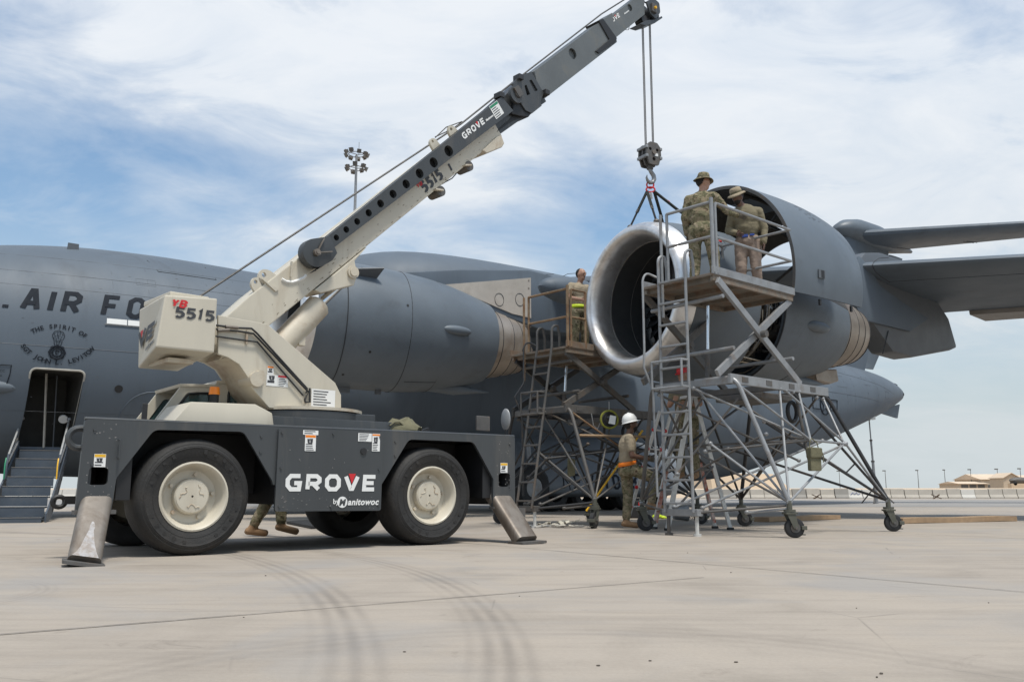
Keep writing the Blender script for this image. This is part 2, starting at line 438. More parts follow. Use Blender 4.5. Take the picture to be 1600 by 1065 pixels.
# ================================================================== SETTING
def ring_from(p1, p2, p3):
    ax, ay, bx, by, cx_, cy_ = p1.x, p1.y, p2.x, p2.y, p3.x, p3.y
    d = 2 * (ax * (by - cy_) + bx * (cy_ - ay) + cx_ * (ay - by))
    ux = ((ax ** 2 + ay ** 2) * (by - cy_) + (bx ** 2 + by ** 2) * (cy_ - ay) + (cx_ ** 2 + cy_ ** 2) * (ay - by)) / d
    uy = ((ax ** 2 + ay ** 2) * (cx_ - bx) + (bx ** 2 + by ** 2) * (ax - cx_) + (cx_ ** 2 + cy_ ** 2) * (bx - ax)) / d
    return ux, uy, math.hypot(ax - ux, ay - uy)
def apron_mat():
    m = bpy.data.materials.new('apron_concrete'); m.use_nodes = True
    n, l = m.node_tree.nodes, m.node_tree.links
    b = n['Principled BSDF']; b.inputs['Specular IOR Level'].default_value = .35
    tcn = n.new('ShaderNodeTexCoord'); vec = tcn.outputs['Object']
    big = noise(n, l, vec, .22, 5, .6); mid = noise(n, l, vec, 1.3, 7, .65, .5); fine = noise(n, l, vec, 55, 4, .7)
    c = ramp(n, l, big, [(.3, (.312, .270, .226)), (.7, (.366, .318, .266))])
    c = mixn(n, l, .55, c, ramp(n, l, mid, [(.28, (.72, .71, .69)), (.5, (1, 1, 1)), (.75, (1.08, 1.06, 1.02))]), 'MULTIPLY')
    c = mixn(n, l, .35, c, ramp(n, l, fine, [(.3, g3(.8)), (.7, g3(1.12))]), 'MULTIPLY')
    # broom / drag streaks across the lanes
    mp1 = n.new('ShaderNodeMapping'); mp1.inputs['Rotation'].default_value = (0, 0, R(-8)); mp1.inputs['Scale'].default_value = (.5, 5.0, 1); l.new(vec, mp1.inputs[0])
    st = noise(n, l, mp1.outputs[0], .9, 7, .68, .3)
    c = mixn(n, l, .7, c, ramp(n, l, st, [(.33, g3(.80)), (.52, g3(1.0)), (.72, g3(1.05))]), 'MULTIPLY')
    # oil / dust blotches
    sp = noise(n, l, vec, 2.6, 6, .7, .8)
    c = mixn(n, l, .8, c, ramp(n, l, sp, [(.24, (.66, .65, .64)), (.36, g3(1))]), 'MULTIPLY')
    # curved tyre scuffs left by turning vehicles
    def scuff(p1, p2, p3, width, amt, c):
        ux, uy, rad = ring_from(p1, p2, p3)
        sx = n.new('ShaderNodeVectorMath'); sx.operation = 'DISTANCE'; l.new(vec, sx.inputs[0]); sx.inputs[1].default_value = (ux, uy, 0)
        d = mathn(n, l, 'SUBTRACT', sx.outputs['Value'], rad)
        band = mathn(n, l, 'SUBTRACT', 1.0, mathn(n, l, 'MULTIPLY', mathn(n, l, 'ABSOLUTE', d), 1 / width), clamp=True)
        band = mathn(n, l, 'POWER', band, .6)
        rib = mathn(n, l, 'MULTIPLY_ADD', mathn(n, l, 'SINE', mathn(n, l, 'MULTIPLY', d, 62.0 / (width * 5))), .42, .58)
        br = ramp(n, l, noise(n, l, vec, 1.1, 4, .6), [(.30, g3(.35)), (.6, g3(1))])
        k = mathn(n, l, 'MULTIPLY', mathn(n, l, 'MULTIPLY', band, rib), mathn(n, l, 'MULTIPLY', br, amt))
        return mixn(n, l, k, c, (.13, .113, .098))
    c = scuff(gnd(415, 880), gnd(530, 960), gnd(545, 1060), .17, .56, c)
    c = scuff(gnd(640, 890), gnd(765, 965), gnd(790, 1060), .15, .52, c)
    c = scuff(gnd(0, 905), gnd(60, 912), gnd(30, 935), .10, .30, c)
    c = scuff(gnd(820, 985), gnd(1200, 1000), gnd(1560, 1050), .22, .22, c)
    # grey patches (light falloff put into the colour), hairline crazing and drips
    gp = noise(n, l, vec, .55, 6, .62, .7)
    c = mixn(n, l, ramp(n, l, gp, [(.50, g3(0)), (.66, g3(.55))]), c, (.265, .255, .245))
    vo = n.new('ShaderNodeTexVoronoi'); vo.feature = 'DISTANCE_TO_EDGE'; vo.inputs['Scale'].default_value = .55; l.new(vec, vo.inputs['Vector'])
    ck = mathn(n, l, 'MULTIPLY', ramp(n, l, vo.outputs[0], [(.0, g3(1)), (.0035, g3(0))]), ramp(n, l, noise(n, l, vec, .8, 3), [(.52, g3(0)), (.62, g3(.55))]))
    c = mixn(n, l, ck, c, (.14, .125, .11))
    dp = noise(n, l, vec, 7.0, 3, .5)
    c = mixn(n, l, ramp(n, l, dp, [(.70, g3(0)), (.76, g3(.35))]), c, (.16, .145, .13))
    l.new(c, b.inputs['Base Color'])
    rr = n.new('ShaderNodeMapRange'); l.new(mid, rr.inputs[0]); rr.inputs['To Min'].default_value = .62; rr.inputs['To Max'].default_value = .92
    l.new(rr.outputs[0], b.inputs['Roughness'])
    bp = n.new('ShaderNodeBump'); bp.inputs['Strength'].default_value = .25; bp.inputs['Distance'].default_value = .01
    l.new(fine, bp.inputs['Height']); l.new(bp.outputs[0], b.inputs['Normal'])
    return m
M_apron = apron_mat()
mb = MB(); S_ = 2500
mb.add([(-S_, -60, 0), (S_, -60, 0), (S_, 4000, 0), (-S_, 4000, 0)], [(0, 1, 2, 3)])
apron = tag(mb.build('apron', M_apron, smooth=0), kind='structure')
# sealed joints between the concrete slabs
M_joint = mat('joint_sealant', (.105, .095, .085), .9, 0, .3, 3, .2, 30, (.36, .32, .28), .6, 1.2)
J1a, J1b = gnd(750, 850), gnd(1600, 925)
jd = (J1b - J1a).normalized(); jn = V((-jd.y, jd.x, 0))
def joint(p, d, a, b, w):
    q = MB(); nn = V((-d.y, d.x, 0)) * w / 2; k = 14; L_ = []; R_ = []
    for i in range(k + 1):
        c_ = p + d * (a + (b - a) * i / k); ww = random.uniform(.6, 1.25)
        L_.append(c_ + nn * ww + V((0, 0, .004))); R_.append(c_ - nn * ww + V((0, 0, .004)))
    q.add(L_ + R_, [(i, i + 1, k + 2 + i, k + 1 + i) for i in range(k)])
    q.build('joint_sealant', M_joint, apron, smooth=0)
for k in range(-3, 7): joint(J1a + jn * (k * 6.1), jd, -42 if k else -6, 9, .016)
J2 = gnd(300, 967)
for k in range(-1, 7): joint(J2 - jd * (k * 6.1 + (0 if k < 1 else -1.0)), jn, -9, 3.4 if k == 0 else 32, .014)
# taxiway strip beyond the apron
M_taxi = mat('taxiway_asphalt', (.22, .21, .20), .9, 0, .15, .08, .15, 30, (.36, .335, .30), .4, .12)
mb = MB(); mb.add([(-400, 33, .005), (400, 33, .005), (400, 58, .005), (-400, 58, .005)], [(0, 1, 2, 3)])
tag(mb.build('taxiway', M_taxi, smooth=0), kind='structure')
# sandy ground and a low berm beyond the barriers
mb = MB(); rows = []
for j, (y, h) in enumerate([(74, .006), (82, .30), (95, .62), (115, .95), (135, .9), (170, .45), (240, .35), (3900, .3)]):
    rows.append([(x, y, h * (1 if j == 0 else (.82 + .36 * random.random()))) for x in range(-900, 901, 30)])
mb.loft(rows, False)
tag(mb.build('sand_berm', M_sand, smooth=60), kind='structure')

# ---- concrete barrier blocks, one thing each
def barrier_mesh():
    q = MB(); prof = [(-.30, 0), (-.30, .10), (-.17, .30), (-.10, .72), (.10, .72), (.17, .30), (.30, .10), (.30, 0)]
    q.loft([[(x, y, z) for y, z in prof] for x in (-.535, .535)], True, True)
    me_o = q.build('concrete_barrier', M_conc_b, smooth=0, bevel=.012); return me_o
b0 = barrier_mesh(); bdata = b0.data
bd2 = bdata.copy(); bd2.materials[0] = M_conc_d
bd3 = bdata.copy(); bd3.materials[0] = M_conc_w
first = True; bx_list = []
x = -45.5
while x < 48:
    u = 800 + 1395 * x / 70
    if u < 130 or u > 1092: bx_list.append(x)
    x += 1.095
for i, x in enumerate(bx_list):
    o = b0 if first else b0.copy()
    if not first: COL.objects.link(o)
    first = False
    u = 800 + 1395 * x / 70
    rr_ = random.random()
    o.data = bd3 if 1352 < u < 1372 or rr_ > .90 else (bd2 if (1310 < u < 1330 or rr_ < .16) else bdata)
    o.location = (x, 70 + random.uniform(-.06, .06), 0); o.rotation_euler = (0, 0, R(random.uniform(-1.2, 1.2)))
    o.scale = (.975, 1, random.uniform(.94, 1.05))
    kind_ = {bd3.name: 'pale', bd2.name: 'dark weathered'}.get(o.data.name, 'sandy grey')
    where_ = 'seen past the airstair' if u < 140 else ('behind the near stand' if u < 1380 else 'right of the near stand')
    tag(o, '%s concrete barrier block in the far row %s' % (kind_, where_), 'barrier', 'concrete barrier blocks at the apron edge')
# painted scribble on one pale block
mk = min(bx_list, key=lambda q: abs(800 + 1395 * q / 70 - 1332))
for o in [q for q in COL.objects if q.name.startswith('concrete_barrier') and abs(q.location.x - mk) < .01]:
    o.data = bd3
    q = MB(); q.path([(-.38, -.206, .28), (-.2, -.178, .48), (-.05, -.200, .33), (.1, -.175, .5), (.2, -.2, .3), (.36, -.190, .40)], .018, 5)
    s_ = q.build('painted_scrawl', M_blue, o, smooth=0); s_.matrix_parent_inverse = Matrix.Identity(4)
    o['label'] = 'pale concrete barrier block with dark scrawled paint on its face'
M_steelrust = mat('rusted_steel', (.11, .07, .045), .8, .1, .3, 8)
# dark steel hedgehog obstacles before the barrier
for k, (u, v) in enumerate([(1276, 777), (1463, 777)]):
    c = dep(u, 775, 66); c.z = 0
    q = thing('steel_obstacle', ['rusty crossed steel obstacle lying nearer the maintenance stand', 'rusty crossed steel obstacle by the barriers at far right'][k], 'obstacle', c, 'steel obstacles before the barriers')
    for dx, dy, dz in ((.36, .1, .36), (-.36, .2, .36), (.05, -.36, .3)):
        w = MB(); w.bar(c + V((-dx * .8, -dy, .02)), c + V((dx * .8, dy, dz * .9)), .06, .06); w.build('beam', M_steelrust, q, smooth=0)
# ---- far lamp posts
def lamp_post():
    t = thing('lamp_post', 'x', 'lamp post', (0, 0, 0), 'distant lamp posts beyond the barriers')
    q = MB(); q.tube((0, 0, 0), (0, 0, 7.6), .13, 8, .08); q.build('pole', M_gald, t)
    q = MB(); q.box((-.35, 0, 7.5), (1.1, .4, .34)); q.build('lamp_head', M_gald, t, 0)
    return t
lp0 = lamp_post()
lpl = [(1313, 'thin distant lamp post framed between the stand legs at centre right'), (1385, 'distant lamp post just right of the tall thin mast under the tail'),
       (1436, 'distant lamp post second to the right of the stand'), (1478, 'distant lamp post standing left of the tan buildings'),
       (1519, 'distant lamp post at the left gable of the tan buildings'), (1561, 'distant lamp post in front of the middle of the tan buildings'), (1597, 'distant lamp post at the right edge of the view')]
for k, (u, lab) in enumerate(lpl):
    o = lp0 if k == 0 else copytree(lp0)
    p_ = dep(u, 766, 330 - k * 6); o.location = (p_.x, p_.y, .3); o.rotation_euler = (0, 0, R(random.uniform(-40, 40))); o['label'] = lab
# ---- tan buildings far right
def shed(name, lab, x0, x1, y, d, h, rise, ridge=True):
    c = V(((x0 + x1) / 2, y + d / 2, 0)); t = thing(name, lab, 'building', c, 'tan sheds beyond the barriers')
    q = MB(); q.box((c.x, c.y, h / 2), (x1 - x0, d, h)); q.build('wall', M_tanb, t, 0)
    q = MB(); e = .5
    q.loft([[(xx, y - e, h), (xx, y + d / 2, h + rise), (xx, y + d + e, h)] for xx in (x0 - e, x1 + e)], True, True); q.build('roof', M_tanr, t, 0)
    for k in range(3):
        q = MB(); xx = x0 + (x1 - x0) * (k + .6) / 3.4; q.box((xx, y - .04, 1.3), (2.2, .14, 2.6)); q.build('door', M_gald, t, 0)
    return t
def px_x(u, Y): return (u - 800) / 1380 * Y
shed('storage_shed', 'low tan shed at the left end of the distant building row', px_x(1481, 300), px_x(1524, 300), 296, 14, 2.9, .8)
shed('storage_shed', 'wide tan shed with a pale low pitched roof in the distant row', px_x(1524, 300), px_x(1580, 300), 300, 18, 4.4, 1.9)
shed('storage_shed', 'tan shed cut off by the right edge of the view', px_x(1582, 300), px_x(1640, 300), 298, 18, 4.2, 1.7)
t = thing('gable_house', 'small tan gabled building standing before the wide pale roof', 'building', (px_x(1560, 285), 285, 0))
q = MB(); xa, xb = px_x(1553, 284), px_x(1578, 284); q.prism([(xa, 0), (xb, 0), (xb, 4.6), ((xa + xb) / 2, 6.0), (xa, 4.6)], lambda x, y, z: V((x, y, z)), 282, 290); q.build('wall', M_tanb, t, 0)
q = MB(); xm = (xa + xb) / 2
for sx in (-1, 1): q.loft([[(xm, y, 6.1), (xm + sx * (xb - xa) * .56, y, 4.5), (xm + sx * (xb - xa) * .56, y, 4.65), (xm, y, 6.25)] for y in (281.5, 290.5)], True, True)
q.build('roof', M_tanr, t, 0)
t = thing('parked_vehicle', 'small dark vehicle parked before the far buildings', 'vehicle', (px_x(1584, 270), 270, .4))
q = MB(); c = V((px_x(1584, 270), 270, 3.7)); q.ell(c, (3.4, 1.1, 1.0), None, 12, 6); q.build('body', M_gald, t)
for sx in (-2, 2):
    q = MB(); q.tube(c + V((sx, -1, -.9)), c + V((sx, 1, -.9)), .6, 10); q.build('wheel', M_rubber2, t)
q = MB(); q.box((c.x, c.y, 1.6), (6.5, 2, 2.4)); q.build('plinth', M_sand, t, 0)
# tan shelter behind the nose gear of the barrier row at centre
t = thing('earth_shelter', 'sand coloured earth covered shelter seen under the tail', 'shelter', (px_x(1150, 160), 160, 0))
q = MB(); xa, xb = px_x(1085, 160), px_x(1200, 160); q.loft([[(xa - 1, y, 0), (xa + .6, y, h_), (xb - 2, y, h_ * .95), (xb + 2, y, 0)] for y, h_ in ((150, .5), (152, 3.6), (168, 3.9), (180, .6))], False)
q.build('mound', M_sand, t, 30)
# ---- tall floodlight mast behind the aircraft
base = dep(541, 766, 78); base.z = 0
t = thing('floodlight_mast', 'tall floodlight mast with two tiers of lamps behind the crane boom', 'light mast', base)
top = dep(541, 243, 78).z
q = MB(); q.tube(base, base + V((0, 0, top)), .24, 12, .11); q.build('pole', M_gal, t)
q = MB(); q.tube(base + V((.2, 0, top)), base + V((.2, 0, top + 1.3)), .02, 5); q.build('lightning_rod', M_gald, t)
for tier, (dz, rad, na) in enumerate(((0.1, .98, 9), (-1.25, .88, 7))):
    q = MB(); ring_pts = [base + V((rad * .75 * math.cos(2 * math.pi * k / 16), rad * .75 * math.sin(2 * math.pi * k / 16), top + dz)) for k in range(16)]
    q.path(ring_pts, .04, 5, closed=True)
    for k in range(3): q.tube(ring_pts[k * 5], base + V((0, 0, top + dz)), .035, 5)
    q.build('lamp_ring', M_gald, t)
    for k in range(na):
        a = 2 * math.pi * (k + .3) / na; d = V((math.cos(a), math.sin(a), -.45)).normalized(); c = base + V((rad * math.cos(a), rad * math.sin(a), top + dz + .05 + random.uniform(-.12, .18)))
        q = MB(); s_ = V((-math.sin(a), math.cos(a), 0)); u_ = s_.cross(d)
        q.box(c, (.24, .30, .30), d, s_, u_); q.box(c + d * .14, (.05, .38, .38), d, s_, u_); q.build('floodlight', M_gald, t, 0)
# ---- thin telescopic mast under the tail
b1 = gnd(1369, 776.5); b1 = V((b1.x, b1.y, 0)) * (41.0 / b1.y); b1.z = 0
t = thing('telescopic_mast', 'thin white telescopic mast standing just under the tail strake', 'mast', b1)
zt = dep(1358, 655, 41).z; tp = V((dep(1358, 655, 41).x, 41, zt))
for k in range(4):
    q = MB(); a, b_ = b1.lerp(tp, k / 4), b1.lerp(tp, (k + 1) / 4); q.tube(a, b_, .085 - .018 * k, 8); q.build('mast_section', M_gal, t)
    q = MB(); q.disc(b_, tp - b1, .10 - .015 * k, .07, 8); q.build('collar', M_gald, t)
q = MB(); q.box(tp + V((0, 0, .1)), (.5, .3, .22)); q.build('lamp_head', M_wht, t, 0, .02)
q = MB()
for k in range(3):
    a = 2 * math.pi * k / 3; q.tube(b1 + V((0, 0, .8)), b1 + V((math.cos(a) * .8, math.sin(a) * .8, .03)), .03, 6)
q.build('tripod', M_gald, t)
# ---- timbers on the ground
def timber(lab, u0, v0, u1, v1, w, h, n=1):
    a, b_ = gnd(u0, v0), gnd(u1, v1); t = thing('timber_plank', lab, 'plank', (a + b_) / 2)
    q = MB(); d = b_ - a; k = 6; nn = V((-d.y, d.x, 0)).normalized()
    q.loft([[a + d * (i / k) + nn * (s1 * w / 2) + V((0, 0, z_ + .006 * math.sin(i * 1.7))) for s1, z_ in ((-1, .003), (1, .003), (1, h), (-1, h))] for i in range(k + 1)], True, True)
    q.build('beam', M_wood, t, 0, .006); return t, a, b_
timber('long weathered timber beam lying on the apron at far right', 1402, 817.5, 1580, 813.5, .26, .10)
t, a, b_ = timber('stubby timber beam lying behind the near stand caster', 1190, 815, 1302, 810.5, .34, .09)
# ================================================================== AIRCRAFT
PSI = 38
N0 = V((-11.5, 21.03, 0)); Aa = V((math.cos(R(PSI)), math.sin(R(PSI)), 0)); Ap = V((Aa.y, -Aa.x, 0))
def AP(s, l, z): return N0 + Aa * s + Ap * l + V((0, 0, z))
PROF = [(-6.5, .12, 3.5, 3.2), (-5.5, 1.1, 4.3, 2.2), (-4, 1.95, 5.2, 1.5), (-2, 2.58, 6.02, 1.1), (0, 2.95, 6.40, .95), (2, 3.2, 6.52, .9), (4, 3.35, 6.50, .9), (7, 3.43, 6.42, .9), (12, 3.43, 6.36, .9),
        (20, 3.43, 6.36, .9), (24, 3.42, 6.40, 1.0), (27, 3.34, 6.42, 1.55), (30, 3.1, 6.45, 2.3), (33, 2.65, 6.45, 3.15), (35.5, 2.1, 6.32, 3.85), (37.5, 1.45, 6.10, 4.45), (38.9, .9, 5.85, 4.9), (39.7, .45, 5.65, 5.15), (40.1, .12, 5.45, 5.3)]
def smoothinterp(x, i):
    P = PROF
    if x <= P[0][0]: return P[0][i]
    for k in range(len(P) - 1):
        if x <= P[k + 1][0]:
            x0, x1 = P[k][0], P[k + 1][0]; t_ = (x - x0) / (x1 - x0)
            m0 = (P[k + 1][i] - P[max(k - 1, 0)][i]) / (x1 - P[max(k - 1, 0)][0]); m1 = (P[min(k + 2, len(P) - 1)][i] - P[k][i]) / (P[min(k + 2, len(P) - 1)][0] - x0)
            h = x1 - x0; t2, t3 = t_ * t_, t_ ** 3
            return (2 * t3 - 3 * t2 + 1) * P[k][i] + (t3 - 2 * t2 + t_) * h * m0 + (-2 * t3 + 3 * t2) * P[k + 1][i] + (t3 - t2) * h * m1
    return P[-1][i]
def fsec(s): return smoothinterp(s, 1), smoothinterp(s, 2), smoothinterp(s, 3)
EXP = 2 / 2.25
def fpt(s, th, off=0):
    w, zt, zb = fsec(s); c_, s_ = math.cos(th), math.sin(th)
    return AP(s, (w + off) * math.copysign(abs(c_) ** EXP, c_), (zt + zb) / 2 + ((zt - zb) / 2 + off) * math.copysign(abs(s_) ** EXP, s_))
def fskin(s, z, off=.012):
    """port skin at station s and height z"""
    w, zt, zb = fsec(s); zc = (zt + zb) / 2; h = (zt - zb) / 2; k = max(-1, min(1, (z - zc) / h))
    l = w * (1 - abs(k) ** 2.25) ** (1 / 2.25)
    e = .02; k2 = max(-1, min(1, (z + e - zc) / h)); l2 = w * (1 - abs(k2) ** 2.25) ** (1 / 2.25)
    nl, nz = e, -(l2 - l); L_ = math.hypot(nl, nz)
    return AP(s, l + off * nl / L_, z + off * nz / L_)
plane = thing('cargo_aircraft', 'large grey military cargo aircraft parked behind the crane with its crew door open', 'aircraft', AP(15, 0, 0))
q = MB(); ss = [-6.5 + i * .35 for i in range(0, 133)] + [40.1]
q.loft([[fpt(s, 2 * math.pi * k / 72) for k in range(72)] for s in ss], True, True)
fus_tmp = q.build('tmpfus', M_air, None, 0)
# crew door opening cut through the skin
DS0, DS1, DZ0, DZ1 = -.50, .50, 1.52, 3.12
def dfr(x, y, z): return AP(x, y, z)
q = MB(); q.prism(fillet([(DS0 - .02, DZ0), (DS1 - .02, DZ0), (DS1, DZ1), (DS0, DZ1)], .13, 5), dfr, 1.35, 3.6)
cut = q.build('tmpcut', M_door_in, None, 0)
md = fus_tmp.modifiers.new('b', 'BOOLEAN'); md.object = cut; md.operation = 'DIFFERENCE'; md.solver = 'EXACT'; md.material_mode = 'TRANSFER'
bpy.context.view_layer.update()
fme = bpy.data.meshes.new_from_object(fus_tmp.evaluated_get(bpy.context.evaluated_depsgraph_get()))
bpy.data.objects.remove(fus_tmp); bpy.data.objects.remove(cut)
fus = link('fuselage', fme, plane, 30)
M_frame = mat('door_frame_paint', (.36, .34, .30), .6, 0, .15, 6)
# door frame following the skin
q = MB(); lp = fillet([(DS0 - .03, DZ0 - .01), (DS1 - .01, DZ0 - .01), (DS1 + .015, DZ1 + .015), (DS0 - .015, DZ1 + .015)], .13, 6)
q.path([fskin(x, z, .008) for x, z in lp], .022, 6, closed=True); q.build('door_frame', M_frame, plane)
q = MB(); q.bar(AP(-.02, 2.2, 1.5), AP(-.12, 2.35, 3.1), .03, .05); q.build('door_post', M_frame, plane, 0)
q = MB(); q.bar(AP(.2, 2.0, 1.5), AP(.14, 2.1, 3.1), .02, .03); q.build('door_post', M_air_dark, plane, 0)
# skin seams, panels
def skinline(pts, r=.006, m=M_seam, name='panel_seam', par=None):
    q = MB(); out = []
    for (a, b_) in zip(pts[:-1], pts[1:]):
        k = max(1, int(abs(b_[0] - a[0]) / .6) + int(abs(b_[1] - a[1]) / .3))
        out += [fskin(a[0] + (b_[0] - a[0]) * i / k, a[1] + (b_[1] - a[1]) * i / k, .001) for i in range(k)]
    out.append(fskin(*pts[-1], .001)); q.path(out, r, 5); return q.build(name, m, par or fus)
skinline([(-2.5, 3.62), (5, 3.62)], .004, M_air_dark); skinline([(-2.5, 5.30), (9, 5.30)], .003, M_air_dark); skinline([(12, 4.6), (34, 4.6)], .008, M_air_dark)
skinline([(1.9, 6.05), (2.05, 5.7), (3.4, 5.68), (3.3, 6.1)], .009)
for sx in (5.5, 26.0, 31.0): skinline([(sx, 1.6 if sx < 20 else 3.4), (sx, 6.0)], .005, M_air_dark)
skinline([(36.0, 5.1), (33.8, 5.35), (30, 5.6)], .009, M_air_dark)
# frame joints, access hatches and stencils on the skin
for sx in (-2.4, 1.75, 2.45, 3.8, 4.5, 6.2, 7.0, 7.8): skinline([(sx, 2.6), (sx, 6.0)], .0024, M_air_dark)
for zz in (2.25, 4.95, 5.75): skinline([(-2.5, zz), (8.5, zz)], .0024, M_air_dark)
for sx in (27.5, 28.9, 30.2, 32.4, 33.6, 34.8): skinline([(sx, 3.9 if sx < 31 else 4.5), (sx, 6.1)], .004, M_air_dark)
for sx in (-1.9, 1.0, 3.1, 8.4): skinline([(sx, 1.7), (sx, 2.9), (sx, 6.1 if sx < 5 else 5.9)] if sx != 1.0 else [(sx, 4.6), (sx, 6.1)], .0022, M_air_dark)
for (sx, z, w_, h_) in ((2.6, 4.9, .30, .22), (3.3, 3.1, .26, .34), (1.5, 5.25, .42, .16), (-1.6, 4.95, .30, .2), (4.3, 4.2, .5, .3), (29.5, 4.9, .8, .5), (32.2, 5.2, .6, .35), (34.6, 4.8, .5, .3)):
    skinline([(sx, z), (sx + w_, z), (sx + w_, z + h_), (sx, z + h_), (sx, z)], .0026 if sx < 20 else .006, M_air_dark, 'access_hatch')
q = MB()
for k in range(60):
    s_ = random.uniform(-2.2, 5.0); z_ = random.uniform(2.0, 5.6); w_ = random.uniform(.02, .07); h_ = random.uniform(.006, .012)
    q.add([fskin(s_ + a, z_ + b_, .004) for a, b_ in ((0, 0), (w_, 0), (w_, h_), (0, h_))], [(0, 1, 2, 3)])
tag(q.build('skin_stencil', M_air_dark, fus, 0), kind='stuff')
# window / sensor blisters
for (s, z, r_, m1, nm) in ((1.22, 2.80, .085, M_rubber2, 'port_window'), (2.62, 2.78, .10, M_wht, 'landing_lamp'), (1.95, 2.36, .17, M_air_dark, 'sensor_ring'), (37.7, 5.75, .10, M_black, 'tail_lamp'), (38.7, 5.35, .08, M_black, 'tail_lamp')):
    q = MB(); c = fskin(s, z, 0); nrm = (fskin(s, z, .1) - c).normalized(); q.disc(c, nrm, r_, .02, 18); b1_ = q.build(nm, m1, plane)
    if nm == 'sensor_ring':
        q = MB(); q.disc(c + nrm * .02, nrm, .10, .05, 16); q.build('sensor_ring', M_gald, plane); q = MB(); q.ell(c + nrm * .05, (.06, .06, .06)); q.build('sensor_lens', M_rubber2, plane)
q = MB(); q.path([fskin(1.95 + .62 * math.cos(t_), 2.15 + .62 * math.sin(t_), .002) for t_ in [math.pi * k / 14 for k in range(15)]], .012, 6); q.build('blister_rim', M_air, plane)
q = MB(); q.ell(fskin(-1.35, 2.72, .02), (.75, .14, .15), (Aa, Ap, V((0, 0, 1)))); q.build('pitot_fairing', M_air2, plane)
q = MB(); c = AP(.05, 0, 6.40); q.prism([(0, -.1), (.30, -.1), (.27, .42), (.04, .42)], fr(AP(.2, 1.5, 5.88), PSI), -.02, .02); q.build('antenna', M_air_dark, plane, 0)
q = MB()
for k in range(2):
    s0 = .86 + k * .43; q.add([fskin(s0, 4.22, .012), fskin(s0 + .41, 4.22, .012), fskin(s0 + .41, 4.34, .012), fskin(s0, 4.34, .012)], [(0, 1, 2, 3)])
q.build('formation_light_strip', M_wht, plane, 0)
q = MB(); q.tube(fskin(.82, 4.20, .02), fskin(1.75, 4.20, .02), .010, 6); q.build('strip_edge', M_air_dark, plane)
# nose title lettering
def skinmap(s0, z0, tilt=0, off=.014): return lambda x, y, l=0: fskin(s0 + x - y * 0, z0 + y + x * tilt, off + l)
letters('U.S.', skinmap(-2.41, 4.34, .010), .53, 'title_letter', M_mark, plane, .21, .70, .37, .20, .16)
letters('AIR FORCE', skinmap(-.83, 4.36, .010), .53, 'title_letter', M_mark, plane, .21, .70, .37, .20, .16)
def arc_text(q, body, sc, zc, rad, a0, a1, size, mapf, flip=False):
    n_ = len(body)
    for i, ch in enumerate(body):
        if ch == ' ': continue
        a = R(a0 + (a1 - a0) * i / (n_ - 1)); cs, sn = math.cos(a), math.sin(a)
        vs, fs = text_mesh(ch, size, bold=.004, align='CENTER')
        if not flip: ux, uy, rx, ry = sn, -cs, cs, sn
        else: ux, uy, rx, ry = -sn, cs, -cs, -sn
        q.add([mapf(sc + cs * rad + v.x * ux + v.y * rx, zc + sn * rad + v.x * uy + v.y * ry) for v in vs], fs)
fm = lambda x, y: fskin(x, y, .012)
q = MB(); arc_text(q, 'THE SPIRIT OF', -.06, 3.16, .86, 122, 56, .125, fm); tag(q.build('nose_lettering', M_mark, plane, 0), kind='stuff')
q = MB(); arc_text(q, 'SGT JOHN L. LEVITOW', -.06, 4.10, .86, 219, 323, .13, fm, True); tag(q.build('nose_lettering', M_mark, plane, 0), kind='stuff')
# medal emblem: round seal, ring of leaves and star-dotted ribbon
q = MB()
for r_, t_ in ((.135, .022), (.085, .012)):
    lpts = circ(-.06, 3.50, r_, 24); q.path([fskin(x, z, .010) for x, z in lpts], t_, 5, closed=True)
q.path([fskin(-.06 + .03 * math.cos(k), 3.50 + .05 * math.sin(k * .9), .012) for k in (0, 1, 2, 3, 4, 5)], .012, 5)
for k in range(8):
    a = k * math.pi / 4; q.disc(fskin(-.06 + .135 * math.cos(a), 3.50 + .135 * math.sin(a), .01), Ap, .036, .02, 8)
q.build('medal_seal', M_mark, plane, 0)
q = MB(); q.path([fskin(x, z, .010) for x, z in circ(-.06, 3.86, .12, 8)], .005, 4, closed=True)
for k in range(13):
    a = k * 2.4; r_ = .10 * math.sqrt(k / 13); q.disc(fskin(-.06 + r_ * math.cos(a), 3.86 + r_ * math.sin(a), .012), Ap, .011, .01, 6)
for k in range(4): q.path([fskin(-.06 - .08 + k * .053, 3.74, .011), fskin(-.06 - .05 + k * .033, 3.64, .011)], .006, 4)
q.build('medal_ribbon', M_mark, plane, 0)
# state outline on the nose
q = MB(); q.path([fskin(x, z, .011) for x, z in [(-1.5, 3.0), (-1.28, 3.03), (-1.16, 3.12), (-1.04, 3.17), (-.87, 3.17), (-.88, 2.98), (-.91, 2.82), (-.93, 2.70), (-1.05, 2.77), (-1.12, 2.84), (-1.5, 2.84)]], .009, 4)
q.path([fskin(x, z, .011) for x, z in [(-1.0, 2.66), (-.88, 2.68), (-.79, 2.715)]], .013, 4); q.build('state_outline', M_mark, plane, 0)
q = MB(); textx(q, 'OCC', lambda x, y: fskin(-1.13 + x, 3.02 + y, .012), .07); textx(q, 'Indiana', lambda x, y: fskin(-1.19 + x, 2.93 + y, .012), .06); tag(q.build('nose_lettering', M_mark, plane, 0), kind='stuff')
